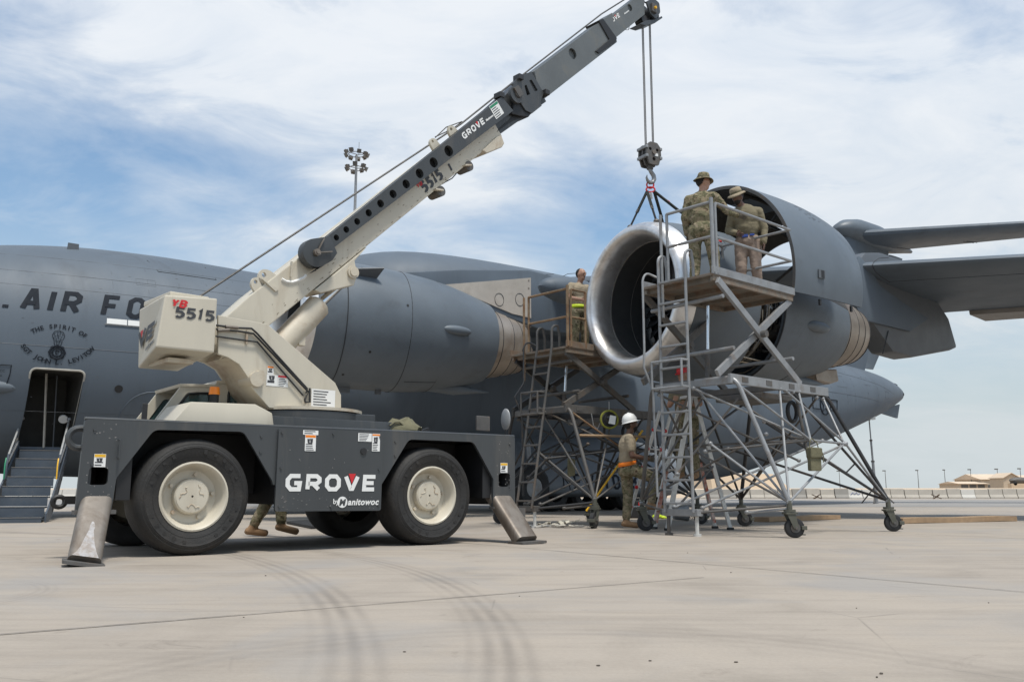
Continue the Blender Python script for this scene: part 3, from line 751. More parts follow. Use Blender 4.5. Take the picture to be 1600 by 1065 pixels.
# roundel on the tail
q = MB(); sc, zc = 28.2, 4.05; off = .02
q.path([fskin(sc + .42 * math.cos(a), zc + .42 * math.sin(a), off) for a in [2 * math.pi * k / 24 for k in range(24)]], .022, 4, closed=True)
st = [fskin(sc + (.40 if k % 2 == 0 else .16) * math.sin(k * math.pi / 5), zc + (.40 if k % 2 == 0 else .16) * math.cos(k * math.pi / 5), off) for k in range(10)]
q.path(st, .018, 4, closed=True)
for sg in (-1, 1): q.path([fskin(sc + sg * x, zc + z, off) for x, z in ((.42, .22), (.98, .22), (.98, -.22), (.42, -.22))], .018, 4)
q.build('roundel', M_mark, plane, 0)
# ---- main gear pod with state lettering and wheels
POD = [(10.4, .10), (11.0, .62), (12.0, .93), (13.5, 1.0), (17.2, 1.0), (18.6, .84), (19.5, .48), (20.2, .05)]
SEC = [(2.6, 2.35), (3.45, 2.05), (4.05, 1.55), (4.42, 1.02), (4.52, .70), (4.48, .50), (4.2, .40), (2.6, .38)]
def podk(s):
    for a, b_ in zip(POD[:-1], POD[1:]):
        if s <= b_[0]:
            t_ = max(0, min(1, (s - a[0]) / (b_[0] - a[0]))); t_ = t_ * t_ * (3 - 2 * t_); return a[1] + (b_[1] - a[1]) * t_
    return POD[-1][1]
def podp(s, l, z): k = podk(s); return AP(s, 2.6 + (l - 2.6) * k, 1.2 + (z - 1.2) * (.35 + .65 * k))
SECF = fillet(SEC, [0, .3, .3, .25, .15, .1, .1, 0], 4)
q = MB(); q.loft([[podp(10.4 + 9.8 * i / 50, l, z) for l, z in SECF] for i in range(51)], True, True); q.build('gear_pod', mat('gear_pod_lit_grey', (.150, .166, .185), .5, 0, .1, 1.2, .03, 25, (.10, .10, .10), .2, 1.5), plane, 40)  # fuselage paint lightened: light caught by the pod is put into the colour
def podskin(s, z, off=.02):
    pts = [podp(s, l, z_) for l, z_ in SECF]; best = None
    for a, b_ in zip(pts[:-1], pts[1:]):
        if (a.z - z) * (b_.z - z) <= 0 and abs(a.z - b_.z) > 1e-5:
            q_ = a.lerp(b_, (z - a.z) / (b_.z - a.z))
            if best is None or (q_ - N0).dot(Ap) > (best - N0).dot(Ap): best = q_
    best = best or pts[4]
    return best + (Ap + V((0, 0, .25))).normalized() * off
_pf = fr(AP(0, 4.5, 0), PSI); POS = onp(880, 768, _pf)
letters('NEW YORK AIR', lambda x, y, l=0: podskin(POS[0] + x, POS[1] + .06 + y, .02 + l), .46, 'pod_letter', M_mark, plane, .17, .66, .34, .10, .16)
_wx = onp(838, 752, _pf)
q = MB(); q.lathe([(-.22, .30), (-.24, .52), (-.14, .64), (.14, .64), (.24, .52), (.22, .30), (-.22, .30)], AP(_wx[0], 4.2, .66), Ap, V((0, 0, 1)), 28); q.build('main_wheel', M_rubber2, plane)
q = MB(); q.disc(AP(_wx[0], 4.40, .66), Ap, .28, .05, 20); q.build('wheel_hub', M_gal, plane)
q = MB(); q.tube(AP(_wx[0] + .1, 4.0, 1.9), AP(_wx[0], 4.3, .75), .07, 10); q.tube(AP(_wx[0] + .9, 4.1, 1.6), AP(_wx[0], 4.3, .8), .04, 8); q.build('gear_strut', M_gal, plane)
for k, s in enumerate((12.9, 14.1, 15.9, 17.1)):
    for l in (3.2, 4.0):
        q = MB(); c = AP(s, l, .56); q.lathe([(-.2, .30), (-.22, .48), (-.12, .56), (.12, .56), (.22, .48), (.2, .30), (-.2, .30)], c, Ap, V((0, 0, 1)), 24); q.build('main_wheel', M_rubber2, plane)
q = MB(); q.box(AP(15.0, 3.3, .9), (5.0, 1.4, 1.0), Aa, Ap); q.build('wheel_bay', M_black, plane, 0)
for l in (-.35, .35):
    q = MB(); c = AP(-1.2, l, .5); q.lathe([(-.13, .25), (-.15, .42), (0, .5), (.15, .42), (.13, .25), (-.13, .25)], c, Ap, V((0, 0, 1)), 20); q.build('nose_wheel', M_rubber2, plane)
q = MB(); q.tube(AP(-1.2, 0, .5), AP(-1.0, 0, 1.6), .1, 10); q.build('nose_strut', M_gal, plane)
# ---- wing box fairing on top of the fuselage
q = MB(); rings = []
FA = [(6.6, .15, 5.5, 5.3), (6.9, 1.8, 6.75, 5.0), (7.8, 2.9, 7.45, 4.6), (9.3, 3.4, 7.78, 4.3), (12, 3.75, 7.86, 4.1), (17, 3.8, 7.84, 4.0), (20, 3.5, 7.6, 4.3), (23, 2.6, 7.1, 5.2), (25.5, .4, 6.4, 6.0)]
for i, (s, w, zt, zb) in enumerate(FA):
    rings.append([AP(s, w * math.copysign(abs(math.cos(a)) ** .8, math.cos(a)), (zt + zb) / 2 + (zt - zb) / 2 * math.copysign(abs(math.sin(a)) ** .8, math.sin(a))) for a in [2 * math.pi * k / 48 for k in range(48)]])
q.loft(rings, True, True); o = q.build('wing_fairing', M_air, plane, 45)
sub = o.modifiers.new('s', 'SUBSURF'); sub.levels = 2; sub.render_levels = 2
# ---- wings (slats and flaps as parts)
def wing_le(l): return 12.75 + .52 * (l - 13.9)
def wing_z(l): return 5.20 - .052 * (l - 13.9)
def wing_ch(l): return 5.3 + (13.9 - l) * (.40 if l < 13.9 else .215)
def wsec(l, side):
    c_ = wing_ch(l); s0 = wing_le(l); z0 = wing_z(l); tk = .105 * c_ if l > 13 else .12 * c_; pts = []
    U = [0, .004, .015, .04, .09, .18, .32, .5, .7, .86]
    inc = .070
    up = [(x, tk * (1.25 * math.sqrt(x) * (1 - x) * .9 + .10 * x * (1 - x))) for x in U]
    lo = [(x, -tk * (.95 * math.sqrt(x) * (1 - x) * .78)) for x in U]
    for x, dz in up + lo[::-1][:-1] if False else (up + [(.86, -.012 * c_)] + lo[::-1][1:-1]):
        pts.append(AP(s0 + x * c_, side * l, z0 + dz - inc * x * c_))
    return pts
for side, nm in ((1, 'port'), (-1, 'starboard')):
    q = MB(); q.loft([wsec(l, side) for l in (2.2, 4, 7.6, 10.5, 13.7, 17, 21, 25.2)], True, True); w_ = q.build('wing', M_air_dark if False else M_air, plane, 40)
    tag(w_, ['port wing carrying the two engines', 'starboard wing on the far side'][0 if side > 0 else 1])
    for (l0, l1) in ((3.6, 13.2), (14.1, 25.0)):
        q = MB(); rr = []
        for l in (l0, (l0 + l1) / 2, l1):
            c_ = wing_ch(l); s0 = wing_le(l) + .865 * c_; z0 = wing_z(l) - .070 * .865 * c_
            rr.append([AP(s0, side * l, z0 + .03), AP(s0 + .04, side * l, z0 + .05), AP(s0 + .16 * c_, side * l, z0 - .16 * c_ * .24), AP(s0 + .155 * c_, side * l, z0 - .16 * c_ * .26), AP(s0 + .02, side * l, z0 - .16), AP(s0, side * l, z0 - .10)])
        q.loft(rr, True, True); q.build('flap', M_pylon_m if False else mat('flap_paint_%d%d' % (side, l0), (.20, .185, .17), .5, 0, .1, 1.2, .02, 25, (.14, .11, .085), .4, 1), w_, 30)
    if side > 0:
        for (l0, l1) in ((3.8, 7.2), (8.0, 13.0), (14.25, 19.0), (19.1, 25.0)):
            q = MB(); k = 5
            for l in (l0, l1):
                c_ = wing_ch(l); q.path([AP(wing_le(l) + x * c_, l, wing_z(l) + dz * c_) for x, dz in ((.13, .053), (.05, .036), (.012, .015), (-.002, 0), (.012, -.02), (.05, -.036), (.12, -.052))], .007, 5)
            q.path([AP(wing_le(l) + .11 * wing_ch(l), l, wing_z(l) - .0515 * wing_ch(l)) for l in (l0, l1)], .005, 5)
            q.build('slat_gap', M_seam, w_)
# ---- tail
q = MB()
def finsec(z, s0, s1, tk): return [AP(s0, 0, z), AP(s0 + (s1 - s0) * .12, tk * .7, z), AP(s0 + (s1 - s0) * .4, tk, z), AP(s1, .02, z), AP(s1, -.02, z), AP(s0 + (s1 - s0) * .4, -tk, z), AP(s0 + (s1 - s0) * .12, -tk * .7, z)]
q.loft([finsec(5.6, 28.0, 36.6, .42), finsec(6.6, 30.0, 37.0, .42), finsec(10, 32.9, 38.6, .36), finsec(13.3, 35.6, 40.2, .30)], True, True); fin = q.build('fin', M_air, plane, 40)
q = MB(); q.loft([finsec(6.62, 37.02, 37.75, .06), finsec(7.5, 37.4, 38.5, .06), finsec(13, 40.1, 41.5, .06)], True, True); q.build('rudder', M_air2, fin, 40)
TZ = 13.55
q = MB(); q.loft([[AP(s, r_ * math.cos(a), TZ + dz + .78 * r_ * math.sin(a)) for a in [2 * math.pi * k / 20 for k in range(20)]] for s, r_, dz in ((35.2, .02, 0), (35.35, .32, .02), (35.9, .62, .08), (36.8, .80, .12), (38.5, .82, .1), (40.5, .6, .05), (42.5, .1, 0))], True, True); q.build('tail_bullet', M_air2, plane, 40)
def tsec(l, side):
    c_ = 4.6 - .235 * l; s0 = 36.2 + .56 * l; z0 = TZ - .10 - .055 * l; tk = .11 * c_
    return [AP(s0 + x * c_, side * l, z0 + d * tk - .02 * x * c_) for x, d in ((0, 0), (.02, .28), (.1, .5), (.35, .6), (.7, .35), (1, .02), (1, -.02), (.7, -.35), (.35, -.6), (.1, -.5), (.02, -.28))]
for side in (1, -1):
    q = MB(); q.loft([tsec(l, side) for l in (.2, 3, 6, 9.9)], True, True); o = q.build('tailplane', M_air, plane, 40)
    q = MB()
    for l in (.7, 3.6, 3.75, 6.8): 
        a_, b_ = tsec(l, side)[7], tsec(l, side)[6]; q.path([a_ - V((0, 0, .01)), b_ - V((0, 0, .01))], .015, 4)
    tag(q.build('elevator_gap', M_seam, o), kind='stuff')
for l in (1, -1):   # ventral strakes
    q = MB(); f_ = fr(AP(0, l * .75, 0), PSI); q.prism([(36.9, 4.55), (36.6, 4.35), (38.35, 4.15), (38.65, 4.85)], f_, -.05, .05); q.build('ventral_strake', M_air2, plane, 0)
# ---- engines
NY = 33; NP = -.025       # nacelle axis heading and slight nose-up set
def engine_frame(lip, k):
    ax = V((math.cos(R(NY)), math.sin(R(NY)), NP)).normalized(); up = V((0, 0, 1)); side = ax.cross(up).normalized(); up = side.cross(ax)
    def f(s, l, z): return lip + ax * s + side * (l * k) + up * (z * k)
    f.o, f.ax, f.up, f.side, f.k = lip, ax, up, side, k
    return f
E1 = engine_frame(dep(983, 462, 14.2), 1.10); E2 = engine_frame(dep(440, 495, 17.25), 1.05)
def ring_seam(q, E, s, r_, a0=0, a1=360, t_=.009, tilt=0):
    m = 60; full = a1 - a0 >= 360
    pts = []
    for k in range(m if full else m + 1):
        a = R(a0 + (a1 - a0) * k / m); pts.append(E(s + tilt * r_ * math.cos(a), r_ * math.cos(a), r_ * math.sin(a)))
    q.path(pts, t_, 5, closed=full)
OUT = [(.30, 1.165), (.6, 1.205), (1.0, 1.232), (1.45, 1.24), (2.0, 1.237), (2.5, 1.222), (3.0, 1.185), (3.5, 1.12), (3.95, 1.03), (4.35, .93), (4.55, .875)]
def outr(s):
    for a, b_ in zip(OUT[:-1], OUT[1:]):
        if s <= b_[0]: return a[1] + (b_[1] - a[1]) * (s - a[0]) / (b_[0] - a[0])
    return OUT[-1][1]
LIP = [(.30, 1.165), (.16, 1.142), (.06, 1.105), (.012, 1.06), (0, 1.02), (.012, .98), (.06, .945), (.16, .915), (.30, .90), (.42, .895)]
def nozzle(E, par):
    q = MB(); q.elathe([(4.30, .80), (4.75, .75), (5.05, .69), (5.07, .69), (5.07, .665)], E, 40); q.build('core_cowl', M_titan, par, 40)
    q = MB(); q.elathe([(5.08, .67), (5.35, .62), (5.62, .545), (5.63, .53), (5.30, .50)], E, 40); q.build('core_nozzle', M_titan, par, 40)
    q = MB(); q.elathe([(5.2, .30), (5.6, .26), (5.95, .10), (6.05, .01)], E, 24); q.build('exhaust_plug', M_titan, par, 40)
    q = MB(); q.elathe([(4.56, .86), (4.50, .82), (4.2, .80)], E, 40); q.build('fan_duct', M_black, par, 40)
    q = MB(); q.elathe([(5.25, .5), (5.25, .02)], E, 24); q.build('core_duct', M_black, par, 40)
    q = MB(); ring_seam(q, E, 4.45, .785, t_=.007); ring_seam(q, E, 5.35, .622, t_=.007); ring_seam(q, E, 5.60, .552, t_=.012); ring_seam(q, E, 4.74, .752, t_=.008); ring_seam(q, E, 5.07, .685, t_=.010); q.build('nozzle_seam', M_seam, par)
# inner engine (complete)
eng2 = MB(); eng2.elathe(OUT, E2, 72); e2 = eng2.build('engine_nacelle', M_air2, plane, 50); e2['label'] = 'closed inboard engine nacelle'
q = MB(); q.elathe(LIP, E2, 64); q.build('inlet_lip', M_lip, e2, 60)
q = MB(); q.elathe([(.42, .895), (1.2, .93), (1.3, .93), (1.3, .02)], E2, 48); q.build('inlet_duct', M_inlet_in, e2, 40)
nozzle(E2, e2)
q = MB()
for s, ti in ((1.02, -.12), (2.40, -.12), (3.25, -.10)): ring_seam(q, E2, s, outr(s) + .001, tilt=ti)
for a_ in (-62, -100):
    q.path([E2(s, outr(s) * math.cos(R(a_)), outr(s) * math.sin(R(a_))) for s in (2.45, 2.7, 3.0, 3.2)], .008, 5)
q.build('cowl_seam', M_seam, e2)
def on_nac(E, s, a, r_off=0): return E(s, (outr(s) + r_off) * math.cos(R(a)), (outr(s) + r_off) * math.sin(R(a)))
q = MB(); q.ell(on_nac(E2, 3.32, -2, .0), (.36, .10, .10), (E2.ax, E2.side, E2.up)); q.build('hinge_blister', M_air2, e2)
q = MB(); q.prism([(.9, 0), (1.55, 0), (1.62, .30), (.98, .16)], lambda x, y, z: E2(x, (outr(1.2) - .03 + z) * math.cos(R(40)) - y * math.sin(R(40)), (outr(1.2) - .03 + z) * math.sin(R(40)) + y * math.cos(R(40))), -.015, .015); q.build('strake', M_air_dark, e2, 0)
q = MB()
for s, a_ in ((1.45, -32), (2.15, 14), (1.1, -60), (1.35, 55)): 
    c = on_nac(E2, s, a_); q.disc(c, c - E2(s, 0, 0), .028, .01, 10)
tag(q.build('drain_port', M_black, e2), kind='stuff')
q = MB(); q.elathe([(3.0, .02), (3.3, .10), (3.9, .13), (4.4, .06), (4.8, .005)], E2, 14, o=E2(0, .12, -1.06)); q.build('drain_mast', M_air2, e2)
q = MB(); q.box(on_nac(E2, 1.3, -85, .05), (.34, .06, .12), E2.ax, E2.side, E2.up); q.box(on_nac(E2, 2.1, -85, .04), (.12, .05, .1), E2.ax, E2.side, E2.up); tag(q.build('drain_mast', M_air_dark, e2, 0), kind='stuff')
# pylons
def pylon(par_name, l0, poly, m, half, label):
    f_ = fr(AP(0, l0, 0), PSI); q = MB(); pl_ = [onp(u, v, f_) if len(str(u)) > 2 and u > 60 else (u, v) for u, v in poly]
    q.prism(pl_, f_, -half, half); o = q.build('pylon', m, plane, 30, .05); o['label'] = label; return o, f_
F2 = fr(AP(0, 7.6, 0), PSI)
q = MB(); q.prism([(3.6, 4.75), (5.0, 5.05), (7.0, 5.45), (9.0, 5.75), (14, 5.5), (14, 4.6), (10.2, 4.35), (9.3, 4.35), (8.2, 4.55), (6.6, 4.75), (4.6, 4.6)], F2, -.24, .22); py2 = q.build('pylon', M_air, plane, 30, .05)
q = MB(); q.prism([onp(u, v, F2, -.25) for u, v in ((640, 446), (696, 444.5), (829, 434), (829.5, 497), (800, 490), (774, 479), (735, 462), (690, 450))], F2, -.262, -.225); pl2 = q.build('heat_panel', M_pylon_m, plane, 0); pl2['label'] = 'bare metal heat panel on the inboard pylon'
q = MB()
for u, v in ((780, 468), (812, 468)): q.path([F2(x, -.266, z) for x, z in [(onp(u, v, F2, -.26)[0] + .13 * math.cos(k * math.pi / 9), onp(u, v, F2, -.26)[1] + .15 * math.sin(k * math.pi / 9)) for k in range(18)]], .006, 4, closed=True)
q.build('access_cover', M_seam, pl2)
q = MB()
for u, v in ((826, 438), (826, 450), (826, 478), (825, 492)):
    x, z = onp(u, v, F2, -.26); q.disc(F2(x, -.266, z), F2.ey, .018, .012, 8)
q.build('rivet', M_steel, pl2)
q = MB(); q.prism([onp(u, v, F2, -.1) for u, v in ((770, 486), (800, 490), (826, 500), (826, 512), (800, 504), (770, 498))], F2, -.20, .1); q.build('lower_fairing', M_wht if False else M_pylon_m, py2, 0)
F1 = fr(AP(0, 13.75, 0), PSI)
P1 = [onp(u, v, F1) for u, v in ((1300, 440), (1335, 398), (1360, 398), (1410, 415), (1466, 500), (1479, 545), (1470, 549), (1410, 560), (1378, 551), (1345, 505), (1310, 500))]
q = MB(); q.prism(P1, F1, -.26, .26); py1 = q.build('pylon', M_air_dark, plane, 30, .07); py1['label'] = 'outboard pylon between open engine and wing'
q = MB(); q.prism([onp(u, v, F1, -.28) for u, v in ((1340, 400), (1358, 420), (1372, 446), (1410, 474), (1449, 498), (1420, 518), (1345, 500), (1330, 470))], F1, -.33, -.25); q.build('pylon_skirt', M_air, py1, 20, .03)
q = MB(); a0_, b0_ = onp(1393, 516, F1, -.34), onp(1384, 552, F1, -.34); q.path([F1(a0_[0], -.27, a0_[1]), F1(b0_[0], -.27, b0_[1])], .010, 5); q.build('pylon_seam', M_seam, py1)
q = MB(); q.ell(dep(892, 455, 18.6), (.9, .32, .30), (Aa, Ap, V((0, 0, 1)))); q.build('fuel_vent_fairing', M_air, plane)
# outer engine, cowls open: core, fan case, pipes, reverser barrel, raised doors
E1i = E1; E1 = engine_frame(E1i.o, 1.0)
e1m = MB(); e1m.elathe([(s, outr(s)) for s in (2.35, 2.7, 3.0, 3.5, 3.95, 4.35, 4.55)] + [(4.5, .85), (3.6, 1.0), (2.36, 1.17), (2.35, 1.22)], E1, 60, -246, 15)
e1 = e1m.build('engine_nacelle', M_air2, plane, 45); e1['label'] = 'outboard engine nacelle with its cowls raised and core bare'
nozzle(E1, e1)
q = MB(); ring_seam(q, E1, 3.35, outr(3.35) + .002, -200, 0, tilt=-.1); ring_seam(q, E1, 2.36, 1.235, -205, 6, .016); q.build('cowl_seam', M_seam, e1)
q = MB(); q.ell(on_nac(E1, 3.30, -14, .0), (.33, .10, .10), (E1.ax, E1.side, E1.up)); q.build('hinge_blister', M_air2, e1)
q = MB(); q.elathe([(2.9, .02), (3.3, .10), (3.9, .13), (4.4, .06), (4.7, .005)], E1, 14, o=E1(0, .12, -1.06)); q.build('drain_mast', M_air2, e1)
q = MB(); q.prism([(4.45, -.80), (5.1, -.72), (5.15, -.95), (4.9, -1.03), (4.5, -1.0)], lambda x, y, z: E1(x, y, z), -.13, .13); q.build('exhaust_shroud', M_titan, e1, 0, .03)
q = MB(); q.elathe([(1.28, .93), (1.45, 1.02), (1.9, 1.04), (2.0, 1.0), (2.02, .6), (1.3, .6)], E1, 48); q.build('fan_case', M_core, e1, 40)
q = MB(); q.elathe([(1.9, .60), (2.4, .56), (3.0, .48), (3.6, .60), (4.4, .66)], E1, 40); q.build('core_case', M_core, e1, 40)
for s in (2.15, 2.45, 2.8, 3.2):
    q = MB(); ring_seam(q, E1, s, .62 if s < 3 else .58, t_=.028); q.build('case_flange', M_core, e1)
for k in range(78):      # pipes and harnesses wrapped around fan case and core
    r0 = random.choice((1.05, 1.06, .68, .66, .74, .62)); s0 = random.uniform(1.35, 1.75) if r0 > 1 else random.uniform(1.9, 2.5)
    a_ = random.uniform(-120, 60); pts = []; s = s0; rr = r0 + random.uniform(0, .05)
    for j in range(7):
        pts.append(E1(s, rr * math.cos(R(a_)), rr * math.sin(R(a_))))
        if random.random() < .5: a_ += random.choice((-1, 1)) * random.uniform(8, 22)
        else: s += random.uniform(.08, .28)
        rr = max(.6, rr + random.uniform(-.04, .04)); s = min(s, 3.3)
    q = MB(); q.path(pts, random.choice((.010, .013, .018, .026)), 6); q.build('pipe', random.choice((M_pipe, M_pipe2, M_pipe, M_pipe2, M_black)), e1)
for k in range(14):
    a_ = random.uniform(-110, 20); r_ = .74; s = random.uniform(1.95, 2.9); d = V(E1(0, math.cos(R(a_)), math.sin(R(a_)))) - E1.o
    q = MB(); t_ = E1.ax.cross(d); q.box(E1(s, r_ * math.cos(R(a_)), r_ * math.sin(R(a_))), (random.uniform(.12, .3), random.uniform(.1, .22), random.uniform(.08, .2)), E1.ax, t_, d) if k % 2 else q.tube(E1(s, r_ * math.cos(R(a_)), r_ * math.sin(R(a_))), E1(s + random.uniform(.15, .35), r_ * math.cos(R(a_)), r_ * math.sin(R(a_))), random.uniform(.06, .12), 14)
    q.build('accessory_box', random.choice((M_core, M_pipe, M_pipe2)), e1, 30, .012)
for s_, r_, m_ in ((1.95, 1.06, M_gal), (2.08, 1.03, M_black), (2.2, .98, M_gal), (2.34, .90, M_pipe)):
    q = MB(); ring_seam(q, E1, s_, r_, -120, 130, .014); q.build('case_ring', m_, e1)
# fan disc behind the inlet
hubo = MB(); hubo.elathe([(.78, .01), (.86, .10), (1.0, .2), (1.2, .29), (1.4, .32)], E1, 32); hubo.build('spinner', M_fan, e1, 50)
bl = MB(); k = 6; rows = []
for i in range(k + 1):
    rr = .28 + (.92 - .28) * i / k; tw = R(28 + 34 * i / k); ch = .17 + .04 * math.sin(i / k * math.pi)
    rows.append([(math.cos(tw) * ch * x - .0 , math.sin(tw) * ch * x, rr) for x in (-.5, 0, .5)])
rows3 = [[(p[0], p[1], p[2]) for p in r_] for r_ in rows]
bmat = Matrix((E1.ax.to_tuple() + (0,), E1.side.to_tuple() + (0,), E1.up.to_tuple() + (0,), (0, 0, 0, 1))).transposed(); bmat.translation = E1(1.22, 0, 0)
bl.loft(rows3, False); blade = bl.build('fan_blade', M_fan, None, 60, fix=False); sd = blade.modifiers.new('t', 'SOLIDIFY'); sd.thickness = .012
for i in range(28):
    o = blade if i == 0 else blade.copy()
    if i: COL.objects.link(o)
    o.parent = e1; o.matrix_parent_inverse = Matrix.Identity(4); o.matrix_local = bmat @ Matrix.Rotation(2 * math.pi * i / 28, 4, 'X')
q = MB(); q.elathe([(1.34, .93), (1.36, .3)], E1, 40); q.build('stator_disc', M_black, e1)
E1 = E1i
# raised fan cowl doors (shell hinged along the pylon)
DZ_, DL_, DR_ = .36, .09, 1.635
def door_shell(a0, a1, dz, dl, rr, s0, s1, name, label, nseg=40):
    q = MB(); th = .05; prof = []
    ks = [s0 + (s1 - s0) * i / 8 for i in range(9)]
    def rad(s): t_ = (s - s0) / (s1 - s0); return rr - .02 * t_ - .16 * t_ ** 3
    prof = [(s, rad(s)) for s in ks] + [(s, rad(s) - th) for s in ks[::-1]]
    q.elathe(prof + [prof[0]], E1, nseg, a0, a1, o=E1(0, dl, dz))
    me = q
    # close the two long edges
    o = me.build(name, M_air2, plane, 40); o['label'] = label; return o, rad
dn, drad = door_shell(-13, 97, DZ_, DL_, DR_, 1.82, 3.80, 'cowl_door', 'near cowl door raised over the open engine core')
q = MB(); prof = [(1.83, DR_ - .058), (3.0, DR_ - .07), (3.8, DR_ - .24)]; q.elathe(prof, E1, 30, -12.5, 96, o=E1(0, DL_, DZ_)); q.build('door_liner', M_door_in, dn, 40)
q = MB(); q.elathe([(1.818, DR_ + .002), (1.815, DR_ - .02), (1.818, DR_ - .052)], E1, 40, -13, 97, o=E1(0, DL_, DZ_)); q.build('door_rim', M_gald, dn, 40)
for a_ in (0, 40, 75):
    q = MB(); q.path([E1(s, DL_ + (drad(s) - .075) * math.cos(R(a_)), DZ_ + (drad(s) - .075) * math.sin(R(a_))) for s in (1.95, 2.6, 3.2, 3.75)], .03, 6); q.build('door_stiffener', M_door_in, dn)
q = MB(); c = E1(2.45, DL_ + (DR_ + .005) * math.cos(R(-1)), DZ_ + (DR_ + .005) * math.sin(R(-1))); q.box(c, (.16, .012, .14), E1.ax, E1.side, E1.up); q.build('access_latch', M_air_dark, dn, 0)
q = MB(); q.box(E1(2.47, DL_ + (DR_ + .010) * math.cos(R(-1)), DZ_ + (DR_ + .005) * math.sin(R(-1))), (.07, .012, .12), E1.ax, E1.side, E1.up); q.build('access_latch', M_black, dn, 0)
q = MB()
for s in (2.5, 3.3):
    c = E1(s, DL_ + (DR_ - .04) * math.cos(R(-13.5)), DZ_ + DR_ * math.sin(R(-13.5)) - .05); q.box(c, (.04, .03, .10), E1.ax, E1.side, E1.up)
q.build('door_latch', M_black, dn, 0)
# data placard on the door
q = MB()
for i in range(26):
    a_ = random.uniform(36, 50); s = 2.55 + random.uniform(0, .42); rr_ = drad(s) + .003; w_ = random.uniform(.02, .08)
    p_ = [E1(s + x, DL_ + rr_ * math.cos(R(a_ + y)), DZ_ + rr_ * math.sin(R(a_ + y))) for x, y in ((0, 0), (w_, 0), (w_, .5), (0, .5))]; q.add(p_, [(0, 1, 2, 3)])
q.build('stencil_note', M_air_dark, dn, 0)
df, _ = door_shell(84, 196, .30, -.10, 1.48, 2.0, 4.15, 'cowl_door', 'far cowl door raised beyond the open engine core')
q = MB(); q.elathe([(2.02, 1.42), (3.4, 1.38), (4.1, 1.24)], E1, 30, 85, 195, o=E1(0, -.10, .30)); q.build('door_liner', M_door_in, df, 40)
for a_, b_ in (((2.3, 1.0, .35), (2.5, 1.58, .75)), ((2.9, .9, .5), (3.0, 1.45, .9)), ((2.2, .55, .85), (2.35, 1.05, 1.45))):
    q = MB(); q.tube(E1(*a_), E1(*b_), .028, 8); q.build('hold_open_rod', M_black, e1)
# ---- airstair below the crew door
stair = MB(); NB = V((math.sin(R(21)), -math.cos(R(21)), 0)); TB = V((-NB.y, NB.x, 0))
d0 = fskin(0, 1.56, .02); d0.z = 1.52
bot = d0 + NB * 3.0; bot.z = .06
air = MB(); air.box((d0 + V((0, 0, -.03))), (.95, .30, .06), TB, NB); astair = air.build('airstair', M_stair, plane, 0); astair['label'] = 'grey airstair let down from the crew door'
for k in range(8):
    t_ = (k + .4) / 7.6; c = d0.lerp(bot, t_) + V((0, 0, -.02)); wd = .40 + .04 * t_
    q = MB(); q.box(c, (wd * 2, .40, .025), TB, NB); q.box(c + NB * .19 + V((0, 0, -.085)), (wd * 2, .02, .17), TB, NB); q.build('tread', M_stair, astair, 0)
    q = MB(); q.tube(c + NB * .195 + V((0, 0, .012)) - TB * wd, c + NB * .195 + V((0, 0, .012)) + TB * wd, .008, 6); q.build('tread_nosing', M_gald, astair)
for sg in (-1, 1):
    a_ = d0 + TB * sg * .46; b_ = bot + TB * sg * .48
    q = MB(); q.loft([[a_.lerp(b_, i / 8) + TB * sg * w + V((0, 0, z_ - .10 * math.sin(math.pi * i / 8))) for w, z_ in ((0, .10), (.03, .10), (.03, -.16 - .16 * math.sin(math.pi * i / 8)), (0, -.16 - .16 * math.sin(math.pi * i / 8)))] for i in range(9)], True, True); q.build('stringer', M_stair, astair, 20)
    for j in range(5):
        q = MB(); t_ = .16 + .13 * j; c_ = a_.lerp(b_, t_) + TB * sg * .034 + V((0, 0, -.14 - .16 * math.sin(math.pi * t_))); d_ = (b_ - a_).normalized(); q.box(c_, (.20, .006, .09), d_, TB, d_.cross(TB)); q.build('stringer_hole', M_black, astair, 0)
    q = MB(); h0 = a_ + V((0, 0, .62)); h1 = a_.lerp(b_, .42) + V((0, 0, .40)); h2 = a_.lerp(b_, .45) + V((0, 0, .20)) + NB * .05; h3 = a_.lerp(b_, .47) + V((0, 0, -.02)); q.path([h0, h1], .020, 8); q.build('handrail', M_alu, astair); q = MB(); q.path([h1, h2, h3], .022, 8); q.build('rail_post', M_stair, astair)
    q = MB(); q.ell(h0, (.05, .05, .05), None, 8, 6); q.build('rail_end', M_gal, astair)
    q = MB(); g0 = a_.lerp(b_, .52) + V((0, 0, .05)); q.path([g0, g0 + V((0, 0, .30)), g0 + V((0, 0, .42)) + NB * -.08], .014, 6); q.build('grab_handle', [M_green, M_yel][0 if sg < 0 else 1], astair)
    q = MB(); q.path([a_.lerp(b_, .1) + V((0, 0, .25)), a_.lerp(b_, .45) + V((0, 0, .28))], .03, 8); q.build('damper', M_gal, astair)
q = MB(); q.tube(d0 + TB * .33 + V((0, 0, .62)) - NB * .1, d0 + TB * .33 + V((0, 0, .64)) - NB * .13, .10, 14); q.build('mirror', M_wht, astair)
